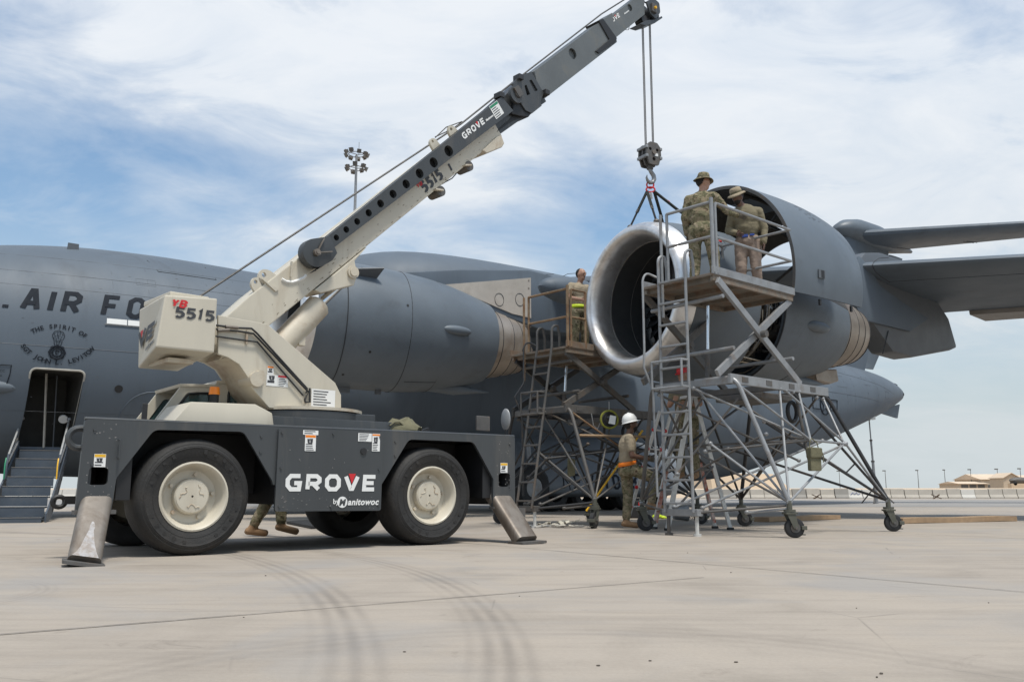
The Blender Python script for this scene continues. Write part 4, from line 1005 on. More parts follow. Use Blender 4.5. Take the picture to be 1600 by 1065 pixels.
# ================================================================== INLET COWL slung from the crane
cowl = thing('engine_inlet_cowl', 'grey engine inlet cowl with polished lip hanging in the crane sling', 'engine cowl', E1(.6, 0, -1.2))
q = MB(); q.elathe(LIP, E1, 80); q.build('inlet_lip', M_lip, cowl, 70)
q = MB(); q.elathe([(.302, 1.168), (.6, 1.205), (1.0, 1.23), (1.24, 1.236), (1.62, 1.238), (1.62, 1.20), (1.24, 1.19)], E1, 80); q.build('outer_barrel', M_air2, cowl, 40)
q = MB(); q.elathe([(.425, .893), (.8, .915), (1.18, .925), (1.24, .93), (1.24, 1.19)], E1, 80); q.build('acoustic_liner', M_inlet_in, cowl, 40)
q = MB(); ring_seam(q, E1, .424, .893, t_=.010); ring_seam(q, E1, .9, .917, t_=.006); q.build('liner_joint', M_gald, cowl)
q = MB()
for k in range(3):
    a0 = -115 + k * 40; q.path([E1(s, (.9) * math.cos(R(a0)), (.9) * math.sin(R(a0))) for s in (.45, .8, 1.2)], .006, 4)
q.build('liner_splice', M_gald, cowl)
q = MB()
for a_, s in ((52, .95), (40, 1.05), (30, .8)):
    c = E1(s, 1.225 * math.cos(R(a_)), 1.225 * math.sin(R(a_))); q.ell(c, (.035, .035, .03), None, 8, 6)
q.build('red_plug', M_red, cowl)
q = MB()
for k in range(5):
    a_ = 46 - k * 4; q.path([E1(.75 + .09 * j, (1.25 + .03 * (j % 2)) * math.cos(R(a_ + 5 * math.sin(j + k))), (1.25 + .03 * (j % 2)) * math.sin(R(a_ + 5 * math.sin(j + k)))) for j in range(5)], .004, 4)
q.build('loose_wire', M_black, cowl)

# ================================================================== CRANE
CY = 38.3; CO = gnd(300, 868)
CF = fr(CO, CY)
crane = thing('mobile_crane', 'cream and dark grey four wheeled mobile crane with raised telescopic boom', 'crane', CF(1.4, 1.1, 0))
W_ = 2.25      # body width
near = [onp(u, v, CF) for u, v in ((135, 655), (114, 803), (174, 797), (182, 746), (241, 671), (381, 674), (425, 750), (427, 757), (596, 757), (639, 686), (740, 690), (771, 748), (770, 792), (805, 792), (804, 682))]
near[0] = (-.985, 1.19); near[-1] = (3.735, 1.215); near[1] = (-1.005, .39); near[-2] = (3.74, .39)
SLOT = [fillet([onp(u, v, CF) for u, v in pts], .035, 4) for pts in (((140, 729), (170, 730), (168, 757), (136, 757)), ((779, 739), (797, 739), (797, 760), (779, 760)))]
q = MB(); plate(q, [fillet(near, [.03, .0, 0, .02, .05, .05, 0, 0, 0, .05, .05, .02, 0, 0, .03])] + SLOT, CF, 0, .035); q.build('side_frame', M_crg, crane, 30)
farp = [(-.40, 1.122), (.424, 1.138), (.729, .681), (.757, .64), (1.942, .64), (2.269, 1.131), (3.133, 1.132), (3.419, .715), (3.412, .395), (3.74, .391), (3.735, 1.19), (-.40, 1.19)]
q = MB(); plate(q, [farp], CF, W_ - .035, W_); q.build('side_frame', M_crg, crane, 30)
# deck, ends, inner chassis
q = MB(); q.box8([CF(x, y, z) for z in (1.150, 1.195) for x, y in ((-.94, .04), (3.70, .04), (3.70, W_ - .04), (-.38, W_ - .04))]); q.build('deck', M_crg, crane, 0)
q = MB(); q.box8([CF(x, y, z) for z in (.55, 1.15) for x, y in ((-.93, .06), (-.89, .06), (-.34, W_ - .06), (-.38, W_ - .06))]); q.build('end_plate', M_crg, crane, 0)
q = MB(); q.box8([CF(x, y, z) for z in (.42, 1.15) for x, y in ((3.66, .06), (3.70, .06), (3.70, W_ - .06), (3.66, W_ - .06))]); q.build('end_plate', M_crg, crane, 0)
q = MB(); q.box8([CF(x, y, z) for z in (.55, 1.14) for x, y in ((-.62, .62), (3.6, .62), (3.6, W_ - .62), (-.40, W_ - .62))]); q.box8([CF(x, y, z) for z in (.45, 1.13) for x, y in ((.8, .10), (1.88, .10), (1.88, W_ - .1), (.8, W_ - .1))]); q.build('chassis_box', M_black, crane, 0)
for x, yy_ in ((-.62, .7), (3.36, W_ - .05)):
    q = MB(); q.box8([CF(x + dx, y, z) for z in (.5, 1.12) for dx, y in ((-.06, .05), (.06, .05), (.06, yy_), (-.06, yy_))]); q.build('outrigger_housing', M_black, crane, 0)
# edge lip on the deck
q = MB(); q.tube(CF(-.985, .018, 1.195), CF(3.735, .018, 1.218), .016, 8); q.build('deck_edge', M_crg, crane)
# centre access panel with lettering
pn = [onp(u, v, CF, -.02) for u, v in ((433, 667.5), (427, 799.5), (593, 798), (596, 676))]
pn[0] = (.765, 1.185); pn[1] = (.757, .385); pn[2] = (1.925, .378); pn[3] = (1.935, 1.195)
q = MB(); plate(q, [fillet(pn, .03, 4)], CF, -.03, .0); panel = q.build('access_panel', M_crg, crane, 30)
def pm(x0, z0, sl=0, y=-.034): return lambda x, yy, l=0: CF(x0 + x, y - l, z0 + yy + x * sl)
def grove(q, qr, mf, h):
    """wide bold wordmark with a red wedge in the V"""
    t_ = .33; w = .72; x = 0
    P = {'G': [[(.95, 1), (.24, 1), (0, .72), (0, .28), (.24, 0), (.86, 0), (.92, .46), (.5, .46)]],
         'R': [[(0, 0), (.05, 1), (.7, 1), (.92, .82), (.92, .60), (.7, .42), (.06, .42)], [(.42, .42), (.86, 0)]],
         'O': [[(.22, 0), (.72, 0), (.95, .26), (.95, .74), (.73, 1), (.24, 1), (0, .74), (0, .26), 'X']],
         'V': [[(0, 1), (.40, .04), (.55, .04), (.98, 1)]],
         'E': [[(.86, 0), (0, 0), (.06, 1), (.95, 1)], [(.05, .5), (.80, .5)]]}
    for ch in 'GROVE':
        for k, st in enumerate(P[ch]):
            f2 = lambda a, b_, k=k, x=x: mf((x + t_ / 2 + a * w) * h, (t_ / 2 + b_ * (1 - t_)) * h, .001 * k)
            stroke(q, [p_ if p_ == 'X' else (p_[0], p_[1]) for p_ in st], t_ * .97, f2)
        if ch == 'V' and qr is not None:
            qr.add([mf((x + t_ / 2 + a * w) * h, b_ * h, .0022) for a, b_ in ((.20, .985), (.80, .985), (.49, .44))], [(0, 1, 2)])
        x += w * (1.0) + t_ + .045
    return x * h
q, qr = MB(), MB(); grove(q, qr, pm(.845, .565), .192); 
o = q.build('wordmark', M_wht, panel, 0); qr.build('wordmark_wedge', M_red, panel, 0)
q = MB(); textx(q, 'by', pm(1.37, .452), .072, bold=.001); textx(q, 'anitowoc', pm(1.535, .440), .088, shear=.25, bold=.003, spacing=1.08); q.disc(CF(1.475, -.034, .468), CF.ey, .056, .003, 24); q.build('maker_lettering', M_wht, panel, 0)
q = MB(); textx(q, 'M', pm(1.436, .436, 0, -.037), .088, bold=.004, shear=.2); q.build('maker_letter', M_crg, panel, 0)
q = MB(); q.disc(CF(1.70, -.035, .985), CF.ey, .034, .014, 18); q.build('port_plug', M_black, panel)
def decal(par, x, z, w, h, F=CF, y=-.004, head=M_yel, hh=.25, pict=True, lines=4, rot=0, base=M_wht):
    """printed sticker: white card, coloured header, pictogram and lines of small print"""
    ca, sa = math.cos(rot), math.sin(rot)
    def mp_(a, b_, l=0): return F(x + a * ca - b_ * sa, y - l, z + a * sa + b_ * ca)
    q = MB(); q.add([mp_(0, 0), mp_(w, 0), mp_(w, h), mp_(0, h)], [(0, 1, 2, 3)]); o = q.build('decal', base, par, 0)
    if head:
        q = MB(); q.add([mp_(.03 * w, h * (1 - hh), .001), mp_(w * .97, h * (1 - hh), .001), mp_(w * .97, h * .97, .001), mp_(.03 * w, h * .97, .001)], [(0, 1, 2, 3)]); q.build('decal_header', head, par, 0)
    q = MB(); z0 = h * (1 - hh) if head else h
    zt_ = z0 * .55 if pict else z0 * .92
    if pict:
        for a, b_, c_, d_ in ((.25, .58, .42, .90), (.50, .62, .70, .92), (.32, .52, .66, .62)): q.add([mp_(w * a, z0 * b_, .0012), mp_(w * c_, z0 * b_, .0012), mp_(w * (c_ + .03), z0 * d_, .0012), mp_(w * (a - .05), z0 * d_, .0012)], [(0, 1, 2, 3)])
    for i in range(lines):
        zz_ = zt_ * (i + .5) / lines; ln = random.uniform(.6, .9); q.add([mp_(w * .08, zz_, .0012), mp_(w * .08 + w * .84 * ln, zz_, .0012), mp_(w * .08 + w * .84 * ln, zz_ + zt_ / lines * .4, .0012), mp_(w * .08, zz_ + zt_ / lines * .4, .0012)], [(0, 1, 2, 3)])
    q.build('decal_print', M_txtd, par, 0)
def decal_px(par, u0, v0, u1, v1, F=CF, y=-.005, **kw):
    a, b_ = onp(u0, v1, F, y), onp(u1, v0, F, y); decal(par, a[0], a[1], b_[0] - a[0], b_[1] - a[1], F, y, **kw)
decal_px(crane, 146, 709, 166, 729, lines=2)
decal_px(crane, 782, 723, 793, 738, lines=2)
decal_px(panel, 476, 679, 494, 704, y=-.035, head=M_orange, hh=.18)
decal_px(panel, 473.5, 672.5, 497.5, 678.5, y=-.035, head=None, pict=False, lines=2)
decal_px(panel, 559.5, 677, 581, 689, y=-.035, head=None, pict=False, lines=5)
decal_px(panel, 581, 677.5, 594, 704.5, y=-.035, head=M_orange, hh=.12, lines=5)
# chipped and scuffed paint, a few rubbed drips
random.seed(21)
q = MB()
for k in range(70):
    x, z = random.uniform(.80, 1.90), random.choice((random.uniform(.40, .52), random.uniform(.42, 1.15))); w_, h_ = random.uniform(.004, .022), random.uniform(.002, .006)
    if .55 < z < .80: continue
    q.add([CF(x + a * w_, -.0345, z + b_ * h_ + a * random.uniform(-.004, .004)) for a, b_ in ((0, 0), (.5, -.6), (1, .2), (.7, 1), (.2, .8))], [(0, 1, 2, 3, 4)])
tag(q.build('paint_chip', mat('bare_primer', (.22, .21, .20), .7), panel, 0), kind='stuff')
q = MB()
for k in range(60):
    x, z = random.choice((random.uniform(-.95, -.72), random.uniform(3.45, 3.70))), random.uniform(.42, 1.17); w_, h_ = random.uniform(.004, .02), random.uniform(.002, .008)
    q.add([CF(x + a * w_, -.0015, z + b_ * h_) for a, b_ in ((0, 0), (.5, -.6), (1, .2), (.7, 1), (.2, .8))], [(0, 1, 2, 3, 4)])
tag(q.build('paint_chip', MATS['bare_primer'], crane, 0), kind='stuff')
q = MB(); q.path([CF(-.70, -.02, 1.02), CF(-.70, -.05, 1.02), CF(-.70, -.05, .86), CF(-.70, -.02, .86)], .009, 6); q.build('grab_handle', M_crg, crane)
# bolts round the panel and along the side frames
for x, z in ((.80, 1.14), (.80, .80), (.80, .43), (1.89, 1.14), (1.89, .80), (1.89, .43), (1.35, 1.15), (1.35, .42)):
    q = MB(); q.disc(CF(x, -.036, z), CF.ey, .011, .012, 8); q.build('bolt', M_crg, panel)
for x, z in ((-.90, 1.10), (-.90, .80), (-.78, .45), (3.66, 1.12), (3.50, .45), (3.66, .62), (.60, 1.10), (2.10, 1.10), (.60, .95), (2.10, .95)):
    q = MB(); q.disc(CF(x, -.004, z), CF.ey, .013, .012, 8); q.build('bolt', M_crg, crane)
# wheels
def wheel(cx_, yc, steer=0, flip=False):
    c = CF(cx_, yc, .53); sg = 1 if flip else -1
    axv = (CF.ey * sg).normalized(); axv = Matrix.Rotation(R(steer), 3, 'Z') @ axv; up = V((0, 0, 1))
    q = MB(); q.lathe([(-.20, .33), (-.205, .36), (-.225, .42), (-.22, .48), (-.185, .518), (-.12, .532), (.10, .532), (.165, .518), (.20, .48), (.209, .45), (.213, .445), (.210, .44), (.208, .42), (.19, .35), (.175, .31), (.05, .30), (-.1, .315), (-.20, .33)], c, axv, up, 64)
    w = q.build('wheel', M_rub, crane, 40)
    fx = axv.cross(up)
    q = MB()
    for rr_, a_, t_ in ((.478, .2005, .0022), (.455, .2085, .0018), (.372, .1965, .0025)):
        q.path([c + axv * a_ + (fx * math.cos(2 * math.pi * k / 72) + up * math.sin(2 * math.pi * k / 72)) * rr_ for k in range(72)], t_, 4, closed=True)
    tag(q.build('sidewall_rib', M_rub, w, 60), kind='stuff')
    q = MB()
    for k in range(26):
        if k % 13 in (4, 5, 11, 12): continue
        a = 2 * math.pi * k / 26 + .3; d = fx * math.cos(a) + up * math.sin(a); t_ = axv.cross(d)
        q.box(c + d * .415 + axv * .2085, (.004, .030, .034 + .01 * math.sin(k * 2.3)), axv, t_, d)
    tag(q.build('sidewall_lettering', M_rub, w, 0), kind='stuff')
    q = MB(); q.lathe([(.165, .318), (.185, .318), (.19, .302), (.175, .286), (.12, .272), (.075, .252), (.055, .24), (.045, .16), (.045, .02)], c, axv, up, 48); q.build('rim', M_cream, w, 40)
    q = MB(); q.lathe([(.05, .165), (.115, .160), (.130, .145), (.134, .10), (.134, .01)], c, axv, up, 36); q.build('hub', M_cream, w, 35)
    q = MB()
    for k in range(3):
        a0 = k * 2 * math.pi / 3 + .4; q.path([c + axv * .136 + (fx * math.cos(a0 + t_) + up * math.sin(a0 + t_)) * rr_ for t_, rr_ in ((-.5, .12), (-.35, .105), (-.2, .11), (0, .075), (.3, .07), (.45, .105), (.6, .10))], .0045, 4)
    tag(q.build('hub_web', M_creamr, w), kind='stuff')
    q = MB()
    for k in range(5):
        a = 2 * math.pi * k / 5 + .5; d = fx * math.cos(a) + up * math.sin(a); q.tube(c + axv * .055 + d * .205, c + axv * .085 + d * .205, .018, 8)
    q.build('wheel_nut', M_creamr, w)
    q = MB(); a = 1.0; d = fx * math.cos(a) + up * math.sin(a); q.tube(c + axv * .08 + d * .255, c + axv * .10 + d * .285, .006, 6); q.build('valve', M_gal, w)
    return w
wheel(0, .215); wheel(2.60, .215, 0); wheel(0, W_ - .215, 0, True); wheel(2.60, W_ - .20, 6, True)
for x in (0, 2.6):
    q = MB(); q.tube(CF(x, .4, .53), CF(x, W_ - .4, .53), .11, 12); q.ell(CF(x, W_ / 2, .53), (.22, .22, .22)); q.build('axle', M_black, crane)
# outrigger legs
def outrig(x0, yt, foot, zt_, w, d, lean):
    top = CF(x0, yt, zt_); f_ = V(foot); dirv = (f_ - top); 
    ex = (CF.ex if abs(lean) < .5 else CF.ey).normalized()
    dv = dirv.normalized(); ey = dv.cross(ex).normalized(); ex = ey.cross(dv)
    q = MB(); rr = .06
    def ring(p_): return [p_ + ex * a + ey * b_ for a, b_ in fillet([(-w / 2, -d / 2), (w / 2, -d / 2), (w / 2, d / 2), (-w / 2, d / 2)], rr, 4)]
    q.loft([ring(top - dv * .25), ring(f_ - dv * .04)], True, True); leg = q.build('outrigger_leg', M_steel, crane, 40)
    q = MB(); q.prism(fillet([(-w * .62, -.14), (w * .62, -.14), (w * .62, .14), (-w * .62, .14)], .03), lambda x, y, z: f_ + ex * x + V((-ex.y, ex.x, 0)).normalized() * z + V((0, 0, y)), .004, .030); q.build('foot_plate', M_gald, leg, 0)
    return leg
fl = CF(-1.03, -.53, 0); leg0 = outrig(-.87, -.06, fl, .40, .25, .13, 0)
frr = CF(3.58, -.42, 0); outrig(3.56, -.02, frr, .40, .29, .15, 0)
q = MB(); q.prism([(-1.02, .385), (-.69, .385), (-.69, .42), (-1.02, .42)], CF, -.05, .06); q.build('leg_collar', M_gald, crane, 0)
q = MB(); q.prism([(3.40, .375), (3.75, .375), (3.75, .40), (3.40, .40)], CF, -.03, .06); q.build('leg_collar', M_gald, crane, 0)
# dried white spill and rubbed marks on the front leg
_lt = CF(-.87, -.06, .40); _ld = (fl - _lt); _ln = _ld.normalized(); _lx = CF.ex; _ly = _ln.cross(_lx).normalized(); _lx = _ly.cross(_ln)
if _ly.dot(CF.ey) > 0: _ly = -_ly
def legpt(a, b_): return _lt + _ld * b_ + _lx * a + _ly * .0675
q = MB(); prf = [(.30, .004, .010), (.36, .012, .022), (.42, .016, .026), (.46, .014, .020), (.55, .026, .030), (.66, .040, .040), (.78, .052, .058), (.88, .075, .078), (.95, .10, .095)]
q.loft([[legpt(-a, t_), legpt(b_, t_)] for t_, a, b_ in prf], False); q.build('paint_run', mat('dried_white_paint', (.36, .345, .34), .7, 0, .25, 20, .1, 60, (.24, .19, .15), .6, 16), leg0, 0)

# tow ring, hook and rear fittings
q = MB(); q.path([CF(-.95, .1, 1.115)] + [CF(-1.0 - .085 * math.sin(R(a)), .1, 1.03 + .085 * math.cos(R(a))) for a in range(0, 181, 20)] + [CF(-.95, .1, .945)], .028, 8); q.build('lifting_eye', M_crg, crane)
q = MB(); q.path([CF(-1.055 + .052 * math.cos(a), .4, .485 + .045 * math.sin(a)) for a in [2 * math.pi * k / 16 for k in range(16)]], .021, 8, closed=True); q.box(CF(-.93, .4, .50), (.18, .10, .07), CF.ex, CF.ey); q.build('tow_pintle', M_black, crane, 30)
q = MB(); q.tube(CF(3.72, .06, .33), CF(3.84, .0, .26), .03, 8); q.box(CF(3.86, .08, .33), (.12, .1, .1), CF.ex, CF.ey); q.build('rear_pintle', M_gald, crane, 30)
# round mirror on the rear corner
m0 = CF(3.66, .08, 1.22); q = MB(); q.tube(m0, m0 + V((0, 0, .10)), .012, 6); q.build('mirror_post', M_black, crane)
q = MB(); mc = m0 + V((0, 0, .20)); q.ell(mc, (.03, .09, .13), (CF.ey * .3 + CF.ex * .95, CF.ey, V((0, 0, 1)))); q.build('mirror', M_gal, crane)
q = MB(); q.box(m0 + V((-.28, .25, .17)), (.20, .03, .18), CF.ex, CF.ey); q.build('work_lamp', M_gald, crane, 0, .01)
# engine cover, cab
q = MB(); q.prism([(-.17, 1.19), (.01, 1.425), (.66, 1.44), (.84, 1.36), (.87, 1.19)], CF, .32, 1.05); q.build('engine_cover', M_cream, crane, 20, .015)
cab = MB(); CB = [(-.10, 1.19), (.216, 1.67), (.60, 1.69), (.62, 1.735), (1.22, 1.765), (1.22, 1.19)]
q = MB(); plate(q, [CB, fillet([(.10, 1.30), (.30, 1.61), (.54, 1.625), (.54, 1.30)], .03), fillet([(.74, 1.28), (.74, 1.69), (1.12, 1.705), (1.12, 1.28)], .07)], CF, 1.30, 1.335); cabo = q.build('cab', M_cream, crane, 20)
q = MB(); plate(q, [CB, fillet([(.10, 1.30), (.30, 1.61), (.54, 1.625), (.54, 1.30)], .03), fillet([(.74, 1.28), (.74, 1.69), (1.12, 1.705), (1.12, 1.28)], .07)], CF, 2.12, 2.15); q.build('cab_side', M_cream, cabo, 20)
q = MB(); q.prism([(.216, 1.67), (.60, 1.69), (.62, 1.735), (1.22, 1.765), (1.22, 1.80), (.60, 1.77), (.58, 1.725), (.20, 1.705)], CF, 1.28, 2.17); q.build('cab_roof', M_cream, cabo, 20, .01)
q = MB(); q.prism([(1.19, 1.19), (1.22, 1.19), (1.22, 1.76), (1.19, 1.76)], CF, 1.335, 2.12); q.build('cab_back', M_cream, cabo, 0)
for loop, y in (([(.08, 1.28), (.30, 1.625), (.56, 1.64), (.56, 1.28)], 1.315), ([(.72, 1.26), (.72, 1.705), (1.14, 1.72), (1.14, 1.26)], 1.315), ([(.08, 1.28), (.30, 1.625), (.56, 1.64), (.56, 1.28)], 2.135)):
    q = MB(); plate(q, [loop], CF, y, y + .006); q.build('cab_window', M_glass, cabo, 0)
q = MB(); q.path([CF(x, 1.298, z) for x, z in fillet([(.10, 1.30), (.30, 1.61), (.54, 1.625), (.54, 1.30)], .03)], .014, 6, closed=True); q.path([CF(x, 1.298, z) for x, z in fillet([(.74, 1.28), (.74, 1.69), (1.12, 1.705), (1.12, 1.28)], .07)], .014, 6, closed=True); q.build('window_seal', M_rubber2, cabo)
q = MB(); q.box(CF(.75, 1.7, 1.32), (.4, .45, .35), CF.ex, CF.ey); q.build('seat', M_black, cabo, 0, .04)
bc = onp(335, 612, CF, 1.0); q = MB(); q.tube(CF(bc[0], 1.0, 1.36), CF(bc[0], 1.0, bc[1] - .03), .05, 12); q.box(CF(bc[0] - .03, 1.02, 1.42), (.16, .14, .14), CF.ex, CF.ey); q.build('beacon_stand', M_black, crane, 30)
q = MB(); q.tube(CF(bc[0], 1.0, bc[1] - .03), CF(bc[0], 1.0, bc[1] + .05), .058, 14, .050); q.build('beacon', M_orange, crane)
q = MB(); q.box(CF(-.33, .6, 1.30), (.05, .03, .22), CF.ex, CF.ey); q.build('mirror_bracket', M_black, crane, 0, .008)
# turntable
SX, SY = 1.571, 1.10
SC = CF(SX, SY, 0); BY = 42.56
BF = fr(SC, BY)
q = MB(); q.prism([(.55, 1.195), (.70, 1.30), (.62, 1.335), (2.35, 1.335), (2.55, 1.30), (2.72, 1.195)], CF, .35, 1.85); q.build('turntable_plinth', M_crg, crane, 20, .01)
q = MB(); q.box(CF(2.05, .75, 1.385), (.28, .3, .09), CF.ex, CF.ey); q.build('swivel_box', M_crg, crane, 0, .01)
q = MB(); q.lathe([(1.335, .02), (1.335, .62), (1.43, .62), (1.44, .58), (1.44, .02)], SC, V((0, 0, 1)), V((1, 0, 0)), 48); q.build('slew_ring', M_crg, crane, 30)
q = MB(); q.lathe([(1.442, .02), (1.442, .63), (1.475, .63), (1.478, .60), (1.478, .02)], SC, V((0, 0, 1)), V((1, 0, 0)), 48); q.build('turntable', M_creamr, crane, 30)
# superstructure side plates (gooseneck)
arm_px = ((341, 492), (341, 553), (356, 558), (374, 569), (388, 590), (395, 607), (408, 622), (421, 637), (533, 641), (533, 617), (524, 598), (426, 513), (418, 506))
AH = .30
arm2 = [onp(u, v, BF, -AH) for u, v in arm_px]
for s_ in (-1, 1):
    q = MB(); q.prism(arm2, BF, s_ * AH, s_ * (AH - .04)); q.build('mast_plate', M_cream, crane, 0, .006)
q = MB(); q.prism([arm2[i] for i in (2, 3, 4, 5, 6, 7)] + [(arm2[7][0] + .16, arm2[7][1]), (arm2[6][0] + .14, arm2[6][1] + .05), (arm2[4][0] + .14, arm2[4][1] + .1), (arm2[2][0] + .1, arm2[2][1] + .12)], BF, -.26, .26); q.build('mast_web', M_creamr, crane, 30)
q = MB(); q.prism([(arm2[-1][0] - .05, arm2[-1][1] - .06), (arm2[-2][0], arm2[-2][1] - .05), (arm2[-3][0] - .02, arm2[-3][1] - .05), (arm2[-3][0] - .1, arm2[-3][1] - .16), (arm2[-2][0] - .2, arm2[-2][1] - .16)], BF, -.26, .26); q.build('mast_web', M_cream, crane, 0)
px_, pz_ = onp(405, 585, BF, -AH); q = MB(); q.disc(BF(px_, -AH - .015, pz_), BF.ey, .045, .05, 18); q.build('pivot_pin', M_creamr, crane)
px2, pz2 = onp(392, 594, BF, -.2); q = MB(); q.disc(BF(px2, -.2, pz2), BF.ey, .08, .3, 18); q.build('cylinder_foot', M_creamr, crane)
# hydraulic lines along the mast
def lines_px(F, y, r_, m, name, pts): 
    q = MB(); q.path([F(*(lambda a: (a[0], y, a[1]))(onp(u, v, F, y))) for u, v in pts], r_, 7); return q.build(name, m, crane)
lines_px(BF, -AH - .03, .011, M_black, 'hydraulic_line', ((338, 508), (370, 512), (393, 513), (401, 520), (480, 607), (478, 614)))
lines_px(BF, -AH - .03, .011, M_black, 'hydraulic_line', ((338, 514), (372, 517), (396, 521), (404, 529), (482, 612), (476, 624)))
lines_px(BF, -AH - .03, .009, M_black, 'hydraulic_line', ((337, 525), (372, 530), (402, 534), (474, 618)))
lines_px(BF, -AH - .03, .018, M_steel, 'hose_fitting', ((352, 510), (372, 512)))
lines_px(BF, -AH - .03, .018, M_steel, 'hose_fitting', ((340, 516), (358, 515)))
lines_px(BF, -AH - .02, .014, M_creamr, 'line_clamp', ((386, 516), (385, 537)))
lines_px(BF, -AH - .03, .012, M_black, 'hydraulic_line', ((476, 624), (477, 628), (484, 628), (484, 606)))
decal_px(crane, 417.5, 572, 428, 584, BF, -AH - .004, head=M_orange, lines=1)
decal_px(crane, 416, 586, 434, 602, BF, -AH - .004, head=None, lines=1)
decal_px(crane, 433.5, 587, 450.5, 603.5, BF, -AH - .004, head=M_red, hh=.2, pict=False, lines=5)
decal_px(crane, 486, 610, 524, 634, BF, -AH - .004, head=None, pict=False, lines=6)
# counterweight
def BP(u, v, y): a = onp(u, v, BF, y); return BF(a[0], y, a[1])
cn = -.50; cf_ = .40
n_ = [BP(u, v, cn) for u, v in ((243, 542), (335, 551), (340, 466), (258, 460))]
f_ = [BP(u, v, cf_) for u, v in ((206, 566), (300, 586))] 
xr = onp(218, 478, BF, cf_); xl = onp(335, 480, BF, cf_)
ftl = BF(xr[0], cf_, onp(258, 460, BF, cn)[1] - .0); ftr = BF(onp(340, 466, BF, cn)[0], cf_, onp(340, 466, BF, cn)[1])
f0 = BF(xr[0] + .03, cf_, onp(243, 542, BF, cn)[1] - .10); f1 = BF(onp(335, 551, BF, cn)[0], cf_, onp(335, 551, BF, cn)[1] - .10)
q = MB(); q.box8([n_[0], n_[1], f1, f0, n_[3], n_[2], ftr, ftl]); cw = q.build('counterweight', M_cream, crane, 0, .018)
und = MB(); mid = (n_[0] + n_[1] + f0 + f1) / 4
q = MB(); q.box(mid + V((0, 0, -.03)), (.26, .5, .05), BF.ex, BF.ey); q.build('lifting_plate', M_creamr, cw, 0, .01)
q = MB(); q.box((n_[3] + n_[2] + ftr + ftl) / 4 + V((0, 0, .02)), (.40, .7, .05), BF.ex, BF.ey); q.build('top_plate', M_cream, cw, 0, .01)
x0, z0 = onp(272, 495, BF, cn - .004); x1, z1 = onp(335, 500, BF, cn - .004)
letters('5515', lambda x, y, l=0: BF(x0 + x, cn - .006 - l, z0 - .01 + y + x * .02), .122, 'number', M_txtd, cw, .26, .80, .14, .16, .2)
x0b, z0b = onp(265, 479, BF, cn - .004)
q = MB(); block(q, 'YB', lambda x, y, l=0: BF(x0b + x, cn - .009 - l, z0b + y), .088, .28, .86, .10, .30, .2); q.build('number_prefix', M_red, cw, 0)
# lettering on the rear face
rn0, rn1 = n_[0].lerp(n_[3], .0), f0
rex = (n_[3] - ftl).normalized(); rup = V((0, 0, 1)); rno = rex.cross(rup); 
if rno.dot(BF.ex) > 0: rno = -rno
rear0 = f0.lerp(ftl, .38)
def rmap(x, y, l=0):
    zt_ = y / .55; a = f0.lerp(ftl, .30 + zt_ * .6); b_ = n_[0].lerp(n_[3], .30 + zt_ * .6); d = (b_ - a)
    return a + d.normalized() * x + rno * (.007 + l)
q, qr = MB(), MB()
q2 = MB(); dist = (n_[0] - f0).length
gm = lambda x, y, l=0: rmap(x - .62, y, l)
for st in ([(dist - .88, 0.26), (dist - .74, .03), (dist - .60, .26)], [(dist - .26, .035), (dist - .50, .035), (dist - .47, .225), (dist - .21, .225)], [(dist - .47, .13), (dist - .27, .13)]):
    stroke(q, st, .072, lambda x, y: rmap(max(.02, x), y, .001))
q.build('wordmark', M_txtd, cw, 0); qr.add([rmap(a, b_, .003) for a, b_ in ((dist - .80, .26), (dist - .68, .26), (dist - .74, .14))], [(0, 1, 2)]); qr.build('wordmark_wedge', M_red, cw, 0)
qr2 = MB(); textx(qr2, 'anitowoc', lambda x, y: rmap(dist - .52 + x, y - .14, .001), .105, shear=.25, bold=.003); qr2.build('maker_lettering', M_txtd, cw, 0)
# ---- boom: pivot, base section, telescoped sections
TH = R(42.75); bd = (math.cos(TH), math.sin(TH)); bn = (-math.sin(TH), math.cos(TH))
b0 = (-.631, 2.318)                         # a point on the underside line
def BT(t_, y, n__): return BF(b0[0] + bd[0] * t_ + bn[0] * n__, y, b0[1] + bd[1] * t_ + bn[1] * n__)
def bt(u, v, y): x, z = onp(u, v, BF, y); return ((x - b0[0]) * bd[0] + (z - b0[1]) * bd[1], (x - b0[0]) * bn[0] + (z - b0[1]) * bn[1])
BW = .15
BH = sum(bt(u, v, BW)[1] for u, v in ((412, 430), (480, 390), (600, 290), (720, 205))) / 4
def boomprism(q, poly, y0, y1): return q.prism(poly, lambda x, y, z: BT(x, y, z), y0, y1)
tA = bt(345, 492, -BW); tE = bt(782, 208, -BW)[0]
q = MB(); boomprism(q, [(-.62, BH * .55), (-.45, .16), (0, 0), (tE, .0), (tE, BH), (.1, BH), (-.5, BH * .9)], -BW, BW); base_s = q.build('boom_base', M_cream, crane, 0, .012)
q = MB(); te0 = bt(540, 440, -BW); hx = bt(556, 421, -BW)
q = MB(); boomprism(q, [(bt(497, 462, -BW)[0], -.01), bt(500, 458, -BW), bt(552, 446, -BW), bt(557, 431, -BW), bt(553, 408, -BW), (bt(560, 405, -BW)[0] + .2, -.005)], -BW - .02, BW + .02); q.build('lift_lug', M_cream, crane, 0, .012)
lug = bt(549.5, 426, -BW); q = MB(); q.disc(BT(lug[0], -BW - .03, lug[1]), BF.ey, .075, .03, 18); q.build('lug_boss', M_creamr, crane); q = MB(); q.disc(BT(lug[0], -BW - .045, lug[1]), BF.ey, .05, .03, 18); q.build('lug_pin', M_creamr, crane)
